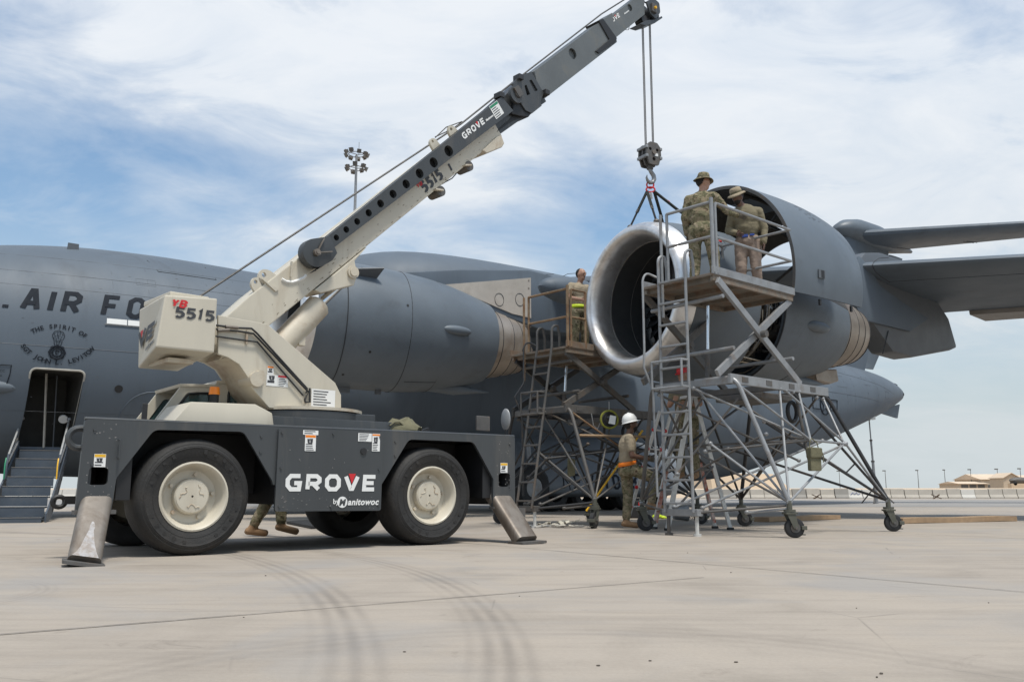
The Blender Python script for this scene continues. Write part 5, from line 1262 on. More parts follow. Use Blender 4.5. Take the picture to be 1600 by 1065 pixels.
# lugs on top
for u, v, sc in ((413, 430, 1), (400, 441, .8), (705, 203, .8), (676, 222, .7)):
    c = bt(u, v, -.12); q = MB(); hh = .10 * sc
    loops = [fillet([(c[0] - .12 * sc, BH - .10), (c[0] - .10 * sc, c[1] + .02), (c[0], c[1] + .08 * sc), (c[0] + .08 * sc, c[1] + .02), (c[0] + .14 * sc, BH - .10)], [.0, .05, .07, .05, 0]), circ(c[0] - .01, c[1] + .01, .028 * sc, 12)]
    F_ = lambda x, y, z: BT(x, y, z)
    plate(q, loops, F_, -.14, -.10); q.build('boom_lug', M_cream, crane, 30)
q = MB(); q.prism([bt(u, v, -BW - .02) for u, v in ((410, 436), (420, 442), (436, 452), (431, 455))], lambda x, y, z: BT(x, y, z), -BW - .02, -BW); q.build('lug_plate', M_cream, crane, 0)
# angle indicator arc + pointer
q = MB(); ap = [bt(u, v, -BW) for u, v in ((440, 436), (447, 440), (456, 441), (466, 438), (475, 434), (478, 430))]; q.path([BT(x, -BW - .003, z) for x, z in ap], .018, 4); q.build('angle_scale', M_wht, crane, 0)
a_, b_ = bt(455, 409, -BW), bt(453, 433, -BW); q = MB(); q.bar(BT(a_[0], -BW - .012, a_[1]), BT(b_[0], -BW - .012, b_[1]), .015, .035, BF.ey); q.build('angle_pointer', M_cream, crane, 0)
# grey jib arm stowed on the near side, with lightening holes
y_j = -BW - .075
jl0, jl1 = bt(507, 373, y_j - .03), bt(519, 389, y_j - .03); jr0, jr1 = bt(784, 151, y_j - .03), bt(802, 173, y_j - .03)
outer = [jl1, bt(700, 266, y_j), bt(770, 222, y_j), jr1, jr0, bt(735, 186, y_j), bt(600, 286, y_j), jl0]
outer = [(jl1[0], jl1[1]), (jr1[0], jr1[1]), (jr0[0], jr0[1]), (jl0[0], jl0[1])]
holes_px = ((523.5, 372, 4.8), (539, 359.5, 5.2), (556, 347, 5.4), (574, 333.5, 5.8), (592.5, 319, 6.3), (612, 304, 6.6), (632.5, 288.5, 7.0), (653.5, 272, 7.6), (675.5, 255, 8.0), (699, 237, 8.6))
hl = []
for u, v, r_ in holes_px:
    c = bt(u, v, y_j); dst = (BT(c[0], y_j, c[1]) - V((0, 0, HC))).length; hl.append(circ(c[0], c[1], r_ * dst / 1380, 18))
q = MB(); plate(q, [outer] + hl, lambda x, y, z: BT(x, y, z), y_j - .03, y_j + .03); q.build('jib_arm', M_crg, crane, 20)
q = MB(); plate(q, [outer], lambda x, y, z: BT(x, y, z), y_j + .055, y_j + .07); q.build('jib_back_plate', M_black, crane, 20)
# drum guard with bracket
dc = bt(491, 396, y_j - .03); 
dp = [(dc[0] + .165 * math.cos(R(a)), dc[1] + .165 * math.sin(R(a))) for a in range(60, 285, 15)] + [bt(484, 427, y_j), bt(515, 408, y_j), bt(522, 397, y_j), bt(511, 371, y_j)]
q = MB(); q.prism(dp, lambda x, y, z: BT(x, y, z), y_j - .07, y_j + .05); q.build('drum_guard', M_crg, crane, 30, .01)
q = MB(); q.disc(BT(dc[0], y_j - .09, dc[1]), BF.ey, .040, .05, 16); q.disc(BT(dc[0], y_j - .115, dc[1]), BF.ey, .022, .03, 12); q.build('drum_hub', M_steel, crane)
for u, v in ((507, 372), (519, 393)):
    c = bt(u, v, y_j - .09); q = MB(); q.bar(BT(dc[0], y_j - .09, dc[1]), BT(c[0], y_j - .09, c[1]), .012, .020, BF.ey); q.build('drum_strap', M_steel, crane, 0)
# grease smears and chips along the boom
random.seed(5); q = MB()
for k in range(90):
    t_ = random.uniform(-.3, tE - .1); n__ = random.choice((random.uniform(.005, .05), random.uniform(.02, .16))); w_, h_ = random.uniform(.008, .05), random.uniform(.002, .007)
    q.add([BT(t_ + a * w_, -BW - .0025, n__ + b_ * h_) for a, b_ in ((0, 0), (.5, -.6), (1, .2), (.7, 1), (.2, .8))], [(0, 1, 2, 3, 4)])
tag(q.build('paint_chip', mat('grease_smear', (.20, .16, .11), .7), crane, 0), kind='stuff')
# boom lettering
def jm(u, v, y): c = bt(u, v, y); return lambda x, yy, l=0: BT(c[0] + x, y - l, c[1] + yy)
q, qr = MB(), MB(); grove(q, qr, jm(725.5, 219, y_j - .034), .098); q.build('wordmark', M_wht, crane, 0); qr.build('wordmark_wedge', M_red, crane, 0)
q = MB(); textx(q, 'Manitowoc', jm(760, 190, y_j - .034), .040, shear=.2, bold=.002); q.build('maker_lettering', M_wht, crane, 0)
q = MB(); letters('5515', jm(664.5, 303, -BW - .006), .165, 'number', M_txtd, crane, .29, .62, .14, .10, .14)
q = MB(); block(q, 'I', jm(706, 269, -BW - .006), .13, .25, .5, .1, .1, .2); q.build('number', M_txtd, crane, 0)
q = MB(); block(q, 'YB', jm(653, 295, -BW - .009), .06, .28, .86, .1, .2, .2); q.build('number_prefix', M_red, crane, 0)
c = bt(777, 186, y_j - .034)
decal(crane, c[0] - .02, c[1] + .005, .20, .20, lambda x, y, z: BT(x, y, z), y_j - .034, head=M_green, hh=.2, pict=False, lines=5)
# underside fittings on the base section
for u, v in ((722, 264), (678, 303)):
    c = bt(u, v, 0); q = MB(); q.disc(BT(c[0], -.05, c[1]), BF.ey, .07, .22, 16); q.build('guide_roller', M_gald, crane)
    q = MB(); q.bar(BT(c[0], -.18, c[1]), BT(c[0] - .1, -.18, .02), .02, .06, BF.ey); q.build('roller_bracket', M_creamr, crane, 0)
q = MB(); cc = [bt(u, v, -BW) for u, v in ((715, 270), (708, 278), (697, 284), (684, 292))]; q.path([BT(x, -BW + .02, z) for x, z in cc], .008, 5); q.build('loose_cable', M_black, crane)
c = bt(773, 218, -BW); q = MB(); q.prism([(c[0] - .30, -.05), (c[0] - .34, .02), (c[0] + .05, .04), (c[0] + .13, .02), (c[0] + .10, -.10), (c[0] + .02, -.12)], lambda x, y, z: BT(x, y, z), -BW - .03, BW + .03); q.build('boom_end_collar', M_creamr, crane, 0, .012)
# middle section (inside base) and its head
t2, t3 = bt(845, 160, -.19)[0], bt(957, 72, -.17)[0]
n20 = bt(856, 150, -.13); n21 = bt(828, 112, .12); n30 = bt(964, 66, -.13); n31 = bt(938, 30, .12)
q = MB(); boomprism(q, [(tE - .6, .06), (n20[0] - .1, n20[1] - .05), (n20[0] - .1, n21[1] + .03), (tE - .6, BH - .03)], -.14, .14); q.build('boom_mid_root', M_crg, crane, 0, .01)
q = MB(); 
mo = [(n20[0] - .2, n20[1]), n30, (n31[0] + .02, n31[1]), (n21[0] - .2, n21[1])]
hc_ = bt(899, 82, -.19)
plate(q, [mo, circ(hc_[0], hc_[1], .088, 20)], lambda x, y, z: BT(x, y, z), -.13, -.10); q.build('boom_mid_side', M_boomg, crane, 20)
q = MB(); plate(q, [mo], lambda x, y, z: BT(x, y, z), .10, .13); q.build('boom_mid_side', M_boomg, crane, 20)
q = MB(); boomprism(q, [(mo[0][0], mo[0][1]), (mo[1][0], mo[1][1]), (mo[1][0], mo[1][1] + .03), (mo[0][0], mo[0][1] + .03)], -.097, .097); q.build('boom_mid_floor', M_boomg, crane, 0)
q = MB(); boomprism(q, [(mo[3][0], mo[3][1] - .03), (mo[2][0], mo[2][1] - .03), (mo[2][0], mo[2][1]), (mo[3][0], mo[3][1])], -.097, .097); q.build('boom_mid_top', M_boomg, crane, 0)
ii = [(mo[0][0], mo[0][1] + .05), (mo[1][0], mo[1][1] + .05), (mo[2][0], mo[2][1] - .05), (mo[3][0], mo[3][1] - .05)]
q = MB(); boomprism(q, ii, -.085, .09); q.build('boom_inner', M_boomg, crane, 0)
# collar at joint with slotted plates, sheave and brackets
JY = -.20
cpoly = [bt(u, v, JY) for u, v in ((800, 131), (812, 118), (829, 113), (848, 146), (843, 160), (845, 166), (830, 178), (820, 173), (806, 152))]
q = MB(); hole = fillet([bt(u, v, JY) for u, v in ((818, 135), (821, 133), (827, 148), (822, 150))], .01)
hole2 = fillet([bt(u, v, JY) for u, v in ((825, 127), (829, 125), (839, 142), (834, 144))], .015)
plate(q, [cpoly, hole, hole2], lambda x, y, z: BT(x, y, z), JY - .02, JY + .02); q.build('joint_plate', M_crg, crane, 20)
q = MB(); boomprism(q, [bt(u, v, -.2) for u, v in ((806, 152), (820, 173), (830, 178), (826, 183), (812, 181), (800, 178))], -.2, .2); q.build('joint_shoe', M_black, crane, 0, .01)
c = bt(804, 149, JY); q = MB(); q.disc(BT(c[0], JY - .03, c[1]), BF.ey, .13, .05, 24); q.build('sheave', M_crg, crane); q = MB(); q.disc(BT(c[0] + .03, JY - .06, c[1] + .0), BF.ey, .07, .03, 20); q.build('sheave_guard', M_gald, crane)
q = MB(); boomprism(q, fillet([bt(u, v, JY) for u, v in ((797, 140), (804, 136), (812, 150), (806, 155))], .02), JY - .085, JY - .06); q.build('sheave_strap', M_gald, crane, 0)
for u, v in ((780, 150), (810, 122), (851, 146)):
    c = bt(u, v, -.2); q = MB(); q.box(BT(c[0], -.2, c[1]), (.09, .14, .08), BF.ex, BF.ey); q.build('rope_guide', M_blkt, crane, 0, .01)
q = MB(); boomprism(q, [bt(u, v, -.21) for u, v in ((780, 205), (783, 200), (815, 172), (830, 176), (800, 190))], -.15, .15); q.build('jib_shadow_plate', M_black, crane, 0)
# outer section collar and tip section
q = MB(); boomprism(q, [bt(u, v, -.2) for u, v in ((939, 30), (946, 27), (968, 58), (966, 64), (940, 82), (934, 78), (956, 60))], -.15, .15); q.build('outer_collar', M_black, crane, 0, .01)
n0a, n0b = bt(945, 30, .09), bt(966, 56, -.11); n1a, n1b = bt(990, -4, .09), bt(1006, 22, -.11)
to = [(n0b[0] - .3, n0b[1]), (n1b[0] + .02, n0b[1]), (n1b[0] + .12, n0b[1] + .12), (n1a[0] + .1, n0a[1]), (n0a[0] - .3, n0a[1])]
q = MB(); hh_ = bt(987, 11, -.15); plate(q, [to, circ(hh_[0], hh_[1], .062, 18)], lambda x, y, z: BT(x, y, z), -.11, -.085); q.build('boom_tip_side', M_boomg, crane, 20)
q = MB(); boomprism(q, [(a, b_ - (.004 if b_ > .3 else -.004)) for a, b_ in to], -.08, .11); q.build('boom_tip_inner', M_boomg, crane, 0, .01)
q, qr = MB(), MB(); grove(q, qr, jm(950, 42, -.114), .084); q.build('wordmark', M_wht, crane, 0); qr.build('wordmark_wedge', M_red, crane, 0)
q = MB(); textx(q, 'Manitowoc', jm(976, 23, -.114), .036, shear=.2, bold=.002); q.build('maker_lettering', M_wht, crane, 0)
# boom head
c = bt(1013, 18, 0)
for y in (-.13, .13):
    q = MB(); q.prism(fillet([(c[0] - .20, c[1] - .02), (c[0] - .12, c[1] - .16), (c[0] + .10, c[1] - .12), (c[0] + .20, c[1] + .02), (c[0] + .10, c[1] + .16), (c[0] - .14, c[1] + .18)], .03), lambda x, y_, z: BT(x, y_, z), y - .015, y + .015); q.build('head_cheek', M_crg, crane, 0)
for k, (u, v, r_) in enumerate(((1002, 33, .085), (1017, 24, .13))):
    cc = bt(u, v, 0); q = MB(); q.disc(BT(cc[0], 0, cc[1]), BF.ey, r_, .16, 24); q.build('head_sheave', M_blkt, crane)
q = MB(); a0_ = [bt(u, v, -.1) for u, v in ((998, 38), (1008, 41), (1022, 37), (1034, 29), (1033, 26), (1022, 31), (1008, 33))]; boomprism(q, a0_, -.12, .12); q.build('rope_guard', M_crg, crane, 0, .008)
cc = bt(1020, 14, -.14); q = MB(); q.box(BT(cc[0], -.16, cc[1]), (.13, .05, .16), BF.ex, BF.ey); q.build('limit_switch', M_gald, crane, 0, .01); q = MB(); q.disc(BT(cc[0], -.20, cc[1]), BF.ey, .025, .03, 10); q.build('switch_lamp', M_yel, crane)
q = MB(); q.path([BP(u, v, -.1) for u, v in ((976, 40), (978, 47), (982, 47), (985, 35))], .006, 5); q.build('cable_loop', M_black, crane)
# lift cylinder between mast and boom
ca, cb = BP(418, 560, 0), BP(497, 478, 0); cd = BP(549, 428, 0)
q = MB(); q.tube(ca, cb, .145, 24); q.build('lift_cylinder', M_creamr, crane)
q = MB(); q.tube(cb, cb + (cb - ca).normalized() * .03, .12, 24); q.build('cylinder_gland', M_creamr, crane)
q = MB(); q.tube(cb, cd, .052, 18); q.build('lift_rod', M_chrome, crane)
q = MB(); off = V((0, 0, -.17)) + BF.ey * -.06; q.tube(ca.lerp(cb, .55) + off, ca.lerp(cb, .95) + off, .022, 8); q.box(ca.lerp(cb, .60) + off, (.08, .08, .12), BF.ex, BF.ey); q.build('cylinder_valve', M_creamr, crane, 30)
# ---- hoist rope: winch to boom tip, and the hanging falls
q = MB(); q.path([BP(312, 463, -.02), BP(720, 194, -.02), BP(800, 130, 0), BP(940, 22, 0), BP(988, -8, 0), BT(c[0] + .06, 0, c[1] + .13)], .013, 6); q.build('hoist_rope', M_blkt, crane)
q = MB(); q.path([BP(680, 215, -.1), BP(697, 199, -.1), BP(722, 190, -.1), BP(706, 202, -.1), BP(680, 214, -.1)], .008, 5); q.build('guide_wire', M_black, crane)
HKx, HKy = 2.26, 14.4
hx = dep(1015, 243, HKy); hk = V((hx.x, HKy, hx.z))
tipz = dep(1015, 30, HKy).z
for k, (dx, dy) in enumerate(((-.075, -.03), (-.045, .03), (.05, -.03), (.08, .03))):
    q = MB(); q.tube(V((hk.x + dx, HKy + dy, tipz)), V((hk.x + dx, HKy + dy, hk.z + .12)), .0095, 6); q.build('rope_fall', M_rope, crane)
# ---- hook block
hb = thing('hook_block', 'grey two sheave crane hook block hanging on four rope falls', 'hook block', hk)
hF = fr(hk, 30)
q = MB(); pl_ = fillet([(-.15, .10), (-.16, -.02), (-.10, -.20), (.10, -.20), (.16, -.02), (.15, .12), (.08, .20), (-.08, .20)], .025)
for y in (-.10, 0.0, .10):
    q = MB(); plate(q, [pl_, circ(.075, .07, .03, 10), circ(-.075, .07, .03, 10), circ(0, -.1, .035, 10)], hF, y - .016, y + .016); q.build('cheek_plate', M_gald, hb, 20)
for y in (-.05, .05):
    q = MB(); q.disc(hF(0, y, .02), hF.ey, .14, .05, 24); q.build('block_sheave', M_blkt, hb)
q = MB(); q.disc(hF(0, 0, .02), hF.ey, .04, .27, 16); q.build('block_pin', M_steel, hb)
q = MB()
for x, z in ((-.15, .1), (.15, .1), (-.15, -.06), (.15, -.06)): q.box(hF(x, 0, z), (.05, .26, .05), hF.ex, hF.ey)
q.build('block_spacer', M_gal, hb, 0, .008)
q = MB(); q.box(hF(.05, -.12, -.02), (.07, .004, .05), hF.ex, hF.ey); q.build('rating_plate', M_wht, hb, 0)
q = MB(); hp = [(0, -.18), (0, -.26), (.03, -.30), (.075, -.35), (.085, -.41), (.05, -.47), (-.01, -.49), (-.06, -.46), (-.08, -.41), (-.065, -.36)]; q.path([hF(x, 0, z) for x, z in hp], [.03, .034, .036, .038, .040, .038, .034, .026, .018, .006], 10); q.build('hook', M_gal, hb)
q = MB(); q.tube(hF(0, 0, -.19), hF(0, 0, -.25), .055, 16); q.build('swivel', M_gald, hb)
# ---- four leg sling
apx = hF(0, 0, -.47)
sl = thing('lifting_sling', 'dark webbing four leg lifting sling with red shackle above the inlet cowl', 'sling', apx)
q = MB(); q.path([apx + V((.06 * math.cos(a), .02, .06 * math.sin(a) - .05)) for a in [2 * math.pi * k / 14 for k in range(14)]], .014, 7, closed=True); q.build('shackle', M_red, sl)
q = MB(); q.path([apx + V((.075 * math.cos(a), .0, .045 * math.sin(a) - .14)) for a in [2 * math.pi * k / 14 for k in range(14)]], .014, 7, closed=True); q.build('master_link', M_red, sl)
legs = [(.22, 100, 1.18), (.25, 72, 1.17), (1.12, 68, 1.235), (1.16, 104, 1.235)]
for k, (s, a_, r_) in enumerate(legs):
    e_ = E1(s, r_ * math.cos(R(a_)), r_ * math.sin(R(a_))); st_ = apx + V((-.06 if k < 2 else .06, 0, -.17)); m_ = st_.lerp(e_, .55)
    q = MB(); q.bar(st_, m_, .022, .05, BF.ey); q.build('strap', M_sling, sl, 0, .004)
    q = MB(); q.bar(m_, e_, .016, .036, BF.ey); q.build('strap_end', M_black, sl, 0, .004)
    q = MB(); q.box(m_, (.07, .04, .05), (e_ - st_).normalized(), BF.ey, (e_ - st_).normalized().cross(BF.ey)); q.build('ratchet', M_gald, sl, 0, .006)
    q = MB(); q.ell(e_, (.05, .05, .04), None, 10, 6); q.build('hoist_fitting', M_gald, sl)
q = MB(); q.bar(apx + V((.0, -.03, -.20)), apx + V((.01, -.03, -.32)), .004, .05, BF.ey); q.build('sling_tag', M_wht, sl, 0)
q = MB(); q.path([apx + V((.06, .02, -.17)), apx + V((.18, .02, -.27)), apx + V((.32, .0, -.36))], .014, 6); q.build('red_lanyard', M_red, sl)
# cloth bag on the crane deck
bg_ = thing('canvas_bag', 'crumpled olive canvas bag lying on the crane deck', 'bag', CF(2.45, .45, 1.2))
q = MB(); bc_ = CF(2.42, .45, 1.195)
rows = []
for i in range(9):
    t_ = i / 8; rows.append([bc_ + CF.ex * ((t_ - .5) * .55 + .03 * math.sin(5 * a + i)) + CF.ey * (.16 * math.sin(math.pi * t_) ** .5 * math.cos(a) * (1 + .2 * math.sin(3 * a + i))) + V((0, 0, max(.0, .06 + (.05 + .09 * math.sin(math.pi * t_ ** 1.4)) * math.sin(a) * (1 + .25 * math.sin(2.3 * i + a))))) for a in [2 * math.pi * k / 16 for k in range(16)]])
q.loft(rows, True, True); q.build('bag_body', M_bag, bg_, 50)
q = MB(); q.path([bc_ + CF.ex * (-.2 + .06 * k) + V((0, 0, .10 + .05 * math.sin(k))) - CF.ey * .12 for k in range(7)], .012, 5); q.build('bag_strap', M_bag, bg_)
q = MB(); q.prism([(2.62, 1.205), (2.98, 1.205), (2.98, 1.33), (2.90, 1.30)], CF, .7, .75); q.build('deck_gusset', M_black, crane, 0)
# ================================================================== MAINTENANCE STANDS
def arcpts(p, c, q, n=5):
    p, c, q = V(p), V(c), V(q); return [p * (1 - t) ** 2 + c * 2 * t * (1 - t) + q * t * t for t in [i / n for i in range(n + 1)]]
def caster(F, x, y, par, turn):
    a = R(turn); d = F.ex * math.cos(a) + F.ey * math.sin(a); s_ = V((-d.y, d.x, 0)); c = F(x, y, .125) + d * .05
    q = MB(); q.lathe([(-.035, .06), (-.038, .105), (-.03, .122), (.03, .122), (.038, .105), (.035, .06), (-.035, .06)], c, s_, V((0, 0, 1)), 28); w = q.build('caster', M_rubber2, par, 40)
    q = MB(); q.disc(c, s_, .062, .085, 20); q.disc(c, s_, .02, .15, 10); q.build('caster_hub', M_gald, w)
    q = MB()
    for sg in (-1, 1): q.prism([(-.06, .30), (.05, .30), (.085, .12), (.05, .10), (.02, .12)], lambda x_, y_, z_, sg=sg: F(x, y, z_) + d * x_ + s_ * y_, sg * .055 - .006, sg * .055 + .006)
    q.box(F(x, y, .305), (.15, .14, .022), d, s_); q.build('caster_fork', M_cast, w, 0)
    q = MB(); q.disc(F(x, y, .335), V((0, 0, 1)), .075, .03, 18); q.tube(F(x, y, .33), F(x, y, .46), .035, 12); q.build('swivel_plate', M_cast, w)
    q = MB(); q.box(c + d * .11 + V((0, 0, .0)), (.07, .12, .05), d, s_); q.box(c + d * .09 + V((0, 0, -.085)), (.09, .06, .012), d, s_); q.build('brake_pedal', M_cast, w, 0, .006)
    return w
def stand(label, origin, yaw, zf, fx0, fx1, zp, px0, px1, py0, py1, rail_m, tube_m, far_m, lad_y0, lad_y1, turns, rail_far=True):
    F = fr(origin, yaw); LX, LY = 2.66, 2.5
    st = thing('maintenance_stand', label, 'maintenance stand', F(LX / 2, LY / 2, 0), 'wheeled maintenance stands around the engine')
    for k, (x, y) in enumerate(((0, 0), (LX, 0), (LX, LY), (0.12, LY))): caster(F, x, y, st, turns[k])
    yn, yf = .6, 1.9; cz = .44; xm = (fx0 + fx1) / 2
    def T(name, pts, r_, m, n=10):
        q = MB(); q.path([F(*p) if not isinstance(p, V) else p for p in pts], r_, n); return q.build(name, m, st)
    jn = MB()
    A_, B_, C_, D_ = (0, 0, cz), (LX, 0, cz), (LX, LY, cz), (.12, LY, cz)
    def bent(c, f, e): # thick corner leg: along the frame end, rounded, down to the caster
        f_, e_, c_ = V(F(*f)), V(F(*e)), V(F(*c)); a = f_ + (e_ - f_).normalized() * .16; b_ = f_ + (c_ - f_).normalized() * .16
        return [e_] + arcpts(a, f_, b_) + [c_]
    T('leg_tube', bent(A_, (fx0 + .02, yn - .05, zf + .02), (fx0 + .02, 1.2, zf + .02)), .030, tube_m)
    T('leg_tube', bent(D_, (fx0 + .02, yf + .05, zf + .02), (fx0 + .02, 1.3, zf + .02)), .030, far_m)
    T('leg_tube', bent(B_, (fx1 + .12, yn + .0, zf - .05), (fx1 - .1, yn + .05, zf - .05)), .030, M_blkt)
    T('leg_tube', bent(C_, (fx1 + .12, yf - .0, zf - .05), (fx1 - .1, yf - .05, zf - .05)), .030, M_blkt)
    MN, MR = (.95, .20, 1.26), (2.0, .25, 1.25)
    MFN, MFR = (.95, 2.30, 1.26), (2.0, 2.25, 1.25)
    for P_, m in (((A_, (xm, yn, zf - .06)), tube_m), ((A_, (1.95, .25, 1.25)), tube_m), (((1.95, .25, 1.25), (fx1 + .02, yn, zf - .1)), tube_m), ((MN, MR), tube_m),
                  (((fx0 + .1, yn, zf - .05), MN), M_rust if rail_m is M_rust else tube_m), ((MN, (xm + .5, yn, zf - .06)), tube_m), ((MN, (fx0 - .1, 1.15, 1.95)), tube_m),
                  ((B_, (xm + .35, yn, zf - .08)), M_blkt), ((B_, (.95, .9, 1.55)), M_blkt), ((B_, MR), tube_m), ((B_, MFR), M_blkt), ((MR, (xm + .15, yn, zf - .06)), tube_m),
                  ((C_, (xm, yf, zf - .06)), M_blkt), ((C_, MFN), M_blkt), ((MFN, (fx1, yf, zf - .06)), M_blkt), ((MFN, MFR), far_m), ((C_, (2.0, 1.25, 1.4)), M_blkt), (((2.0, 1.25, 1.4), MR), far_m), (((2.0, 1.25, 1.4), MFR), far_m),
                  ((D_, (xm, yf, zf - .06)), far_m), ((D_, MFN), far_m), ((MFN, (fx0 + .1, yf, zf - .05)), far_m),
                  ((A_, (.5, 1.9, 1.2)), far_m), ((D_, (.5, .6, 1.35)), far_m), (((fx0 + .1, 1.9, zf - .1), (1.3, .6, 1.0)), far_m), ((B_, (1.9, 1.9, zf - .1)), far_m), ((C_, (1.9, .6, zf - .1)), far_m), (((.95, 2.3, 1.26), (.95, .2, 1.26)), far_m), (((-.3, lad_y0, 1.1), (.95, .2, 1.26)), far_m), (((-.35, lad_y1, .8), (xm, 1.25, zf - .1)), far_m),
                  ((A_, (fx0 + .05, 1.25, zf - .02)), tube_m), ((D_, (fx0 + .05, 1.25, zf - .02)), far_m), ((A_, (-.30, .95, 1.2)), tube_m),
                  (((-.42, lad_y0, .36), MR), tube_m), (((-.42, lad_y1, .36), (1.98, .6, 1.30)), tube_m), (((-.42, lad_y1, .32), MFR), far_m), (((-.55, lad_y0, .3), (0, .02, .40)), far_m), (((-.55, lad_y1, .3), (.1, LY, .40)), far_m),
                  (((-.40, lad_y0, .30), (LX - .1, .3, .30)) if False else (((0, 0, .40), (.9, 0.0, .40)) if False else ((-.2, .5, .30), (0, 0, .36))), tube_m)):
        for e_ in P_: jn.ell(F(*e_) + V((random.uniform(-.01, .01), 0, random.uniform(-.01, .01))), (.034, .034, .030), None, 8, 6)
        T('brace_tube', [P_[0], P_[1]], .0165 if m is not M_blkt else .019, m, 8)
    for t_ in (.35, .7):
        a_ = V(F(*B_)).lerp(V(F(*(.95, .9, 1.55))), t_); b_ = V(F(*B_)).lerp(V(F(*(xm + .35, yn, zf - .08))), t_)
        T('brace_link', [a_, b_], .012, M_blkt, 6)
    tag(jn.build('weld_joint', tube_m, st), kind='stuff')
    # base frame channels
    for y in (yn, yf):
        q = MB(); q.box(F((fx0 + fx1) / 2 + .05, y, zf), (fx1 - fx0 + .2, .05, .13), F.ex, F.ey); b_ = q.build('frame_beam', tube_m if y == yn else far_m, st, 0, .006)
        q = MB()
        for k in range(4):
            x = fx0 + (fx1 - fx0) * (.12 + .25 * k); q.box(F(x, y - .028, zf + .005), (.14, .006, .07), F.ex, F.ey)
        q.build('beam_slot', M_gald, b_, 0)
    for x in (fx0, xm, fx1):
        q = MB(); q.box(F(x, 1.25, zf - .02), (.05, 1.24, .09), F.ex, F.ey); q.build('cross_beam', tube_m if x < xm else far_m, st, 0, .006)
    q = MB(); q.box(F(xm + .35, 1.25, zf - .12), (.8, .8, .10), F.ex, F.ey); q.build('pump_tray', M_gald, st, 0, .02)
    q = MB(); c0 = F(xm + .55, .75, zf - .33); q.path([c0 + F.ex * .12 * math.cos(a) + V((0, 0, .14 * math.sin(a))) for a in [2 * math.pi * k / 16 for k in range(16)]], .03, 8, closed=True); q.build('hose_coil', M_black, st)
    q = MB(); q.tube(F(xm + .6, .7, zf - .1), F(xm + .62, .55, .9), .022, 8); q.build('jack_tube', M_gald, st)
    # scissor lift
    zb, zt = zf + .06, zp - .10
    for y, m, m2 in ((yn + .02, M_gal if tube_m is M_gal else M_gald, tube_m), (yf - .02, far_m, far_m)):
        xs0, xs1 = px0 + .06, px1 - .06; bx0, bx1 = fx0 - .05 if fx0 < px0 else px0 + .05, px1 - .06
        bx0 = px0 + .08; bx1 = px1 - .02
        for k, (p_, q_) in enumerate((((xs0, y - .02 * 0, zt), (bx1, y, zb)), ((xs1, y + .075, zt), (bx0, y + .075, zb)))):
            q = MB(); a, b_ = V(F(*p_)), V(F(*q_)); q.bar(a, b_, .05, .10, F.ey.cross(b_ - a)); q.build('scissor_arm', m, st, 0, .006)
        q = MB(); q.disc(F((xs0 + bx1) / 2, y, (zt + zb) / 2), F.ey, .05, .20, 16); q.build('scissor_pin', M_gald, st)
    for x, z in ((px0 + .15, zf + (zp - zf) * .78), (px1 - .2, zf + (zp - zf) * .30), (px0 + .35, zf + (zp - zf) * .30)):
        q = MB(); q.tube(F(x, yn, z), F(x + .1, yf, z), .028, 10); q.build('scissor_tie', tube_m, st)
    q = MB(); q.tube(F(px0 + .55, 1.2, zf + .05), F(px0 + .6, 1.2, zf + (zp - zf) * .35), .035, 12); q.build('ram_body', M_gald, st); q = MB(); q.tube(F(px0 + .6, 1.2, zf + (zp - zf) * .35), F(px0 + .64, 1.2, zf + (zp - zf) * .80), .022, 12); q.build('ram_rod', M_chrome, st)
    # platform
    q = MB(); q.box(F((px0 + px1) / 2, (py0 + py1) / 2, zp - .02), (px1 - px0, py1 - py0, .04), F.ex, F.ey); plat = q.build('platform', M_plat, st, 0, .008)
    for y in (py0, py1):
        q = MB(); q.box(F((px0 + px1) / 2, y, zp + .035), (px1 - px0 + .02, .025, .11), F.ex, F.ey); q.build('toe_board', tube_m if rail_m is not M_rust else M_plat, plat, 0, .005)
        q = MB(); q.box(F((px0 + px1) / 2, y + (.03 if y == py0 else -.03), zp - .075), (px1 - px0 - .04, .05, .07), F.ex, F.ey); q.build('platform_rail', M_plat, plat, 0, .006)
    for k in range(4):
        x = px0 + .1 + (px1 - px0 - .2) * k / 3; q = MB(); q.box(F(x, (py0 + py1) / 2, zp - .07), (.05, py1 - py0 - .1, .06), F.ex, F.ey); q.build('deck_rib', M_plat, plat, 0)
    # guard rails
    def rail(name, pts, r_=.021): 
        q = MB(); q.path([F(*p) for p in pts], r_, 10); return q.build(name, rail_m, st)
    zr, zm = zp + .98, zp + .50
    rail('guard_post', [(px0 + .03, py0, zp), (px0 + .03, py0, zr + .06)], .026); rail('guard_post', [(px0 + .11, py0, zp), (px0 + .11, py0, zr)])
    rail('guard_post', [(px0 + .02, py1 - .45, zp), (px0 + .02, py1 - .45, zr)])
    rail('guard_post', [(px0 - .02, py1 - .37, zp - .5), (px0 - .02, py1 - .37, zr)])
    rail('guard_rail', [(px0 + .11, py0, zr - .05), (px0 + .13, py0, zr), (px0 + .2, py0, zr), (px1 - .03, py0, zr), (px1 - .03, py1, zr)] if rail_far else [(px0 + .11, py0, zr - .05), (px0 + .13, py0, zr), (px0 + .46, py0, zr), (px0 + .46, py0, zp)]); rail('guard_rail', [(px0 + .11, py0, zm), (px1 - .03, py0, zm), (px1 - .03, py1, zm)] if rail_far else [(px0 + .11, py0, zm), (px0 + .46, py0, zm)])
    rail('guard_rail', [(px0 + .03, py0, zr), (px0 + .02, py1 - .45, zr)]); rail('guard_rail', [(px0 + .03, py0, zm), (px0 + .02, py1 - .45, zm)])
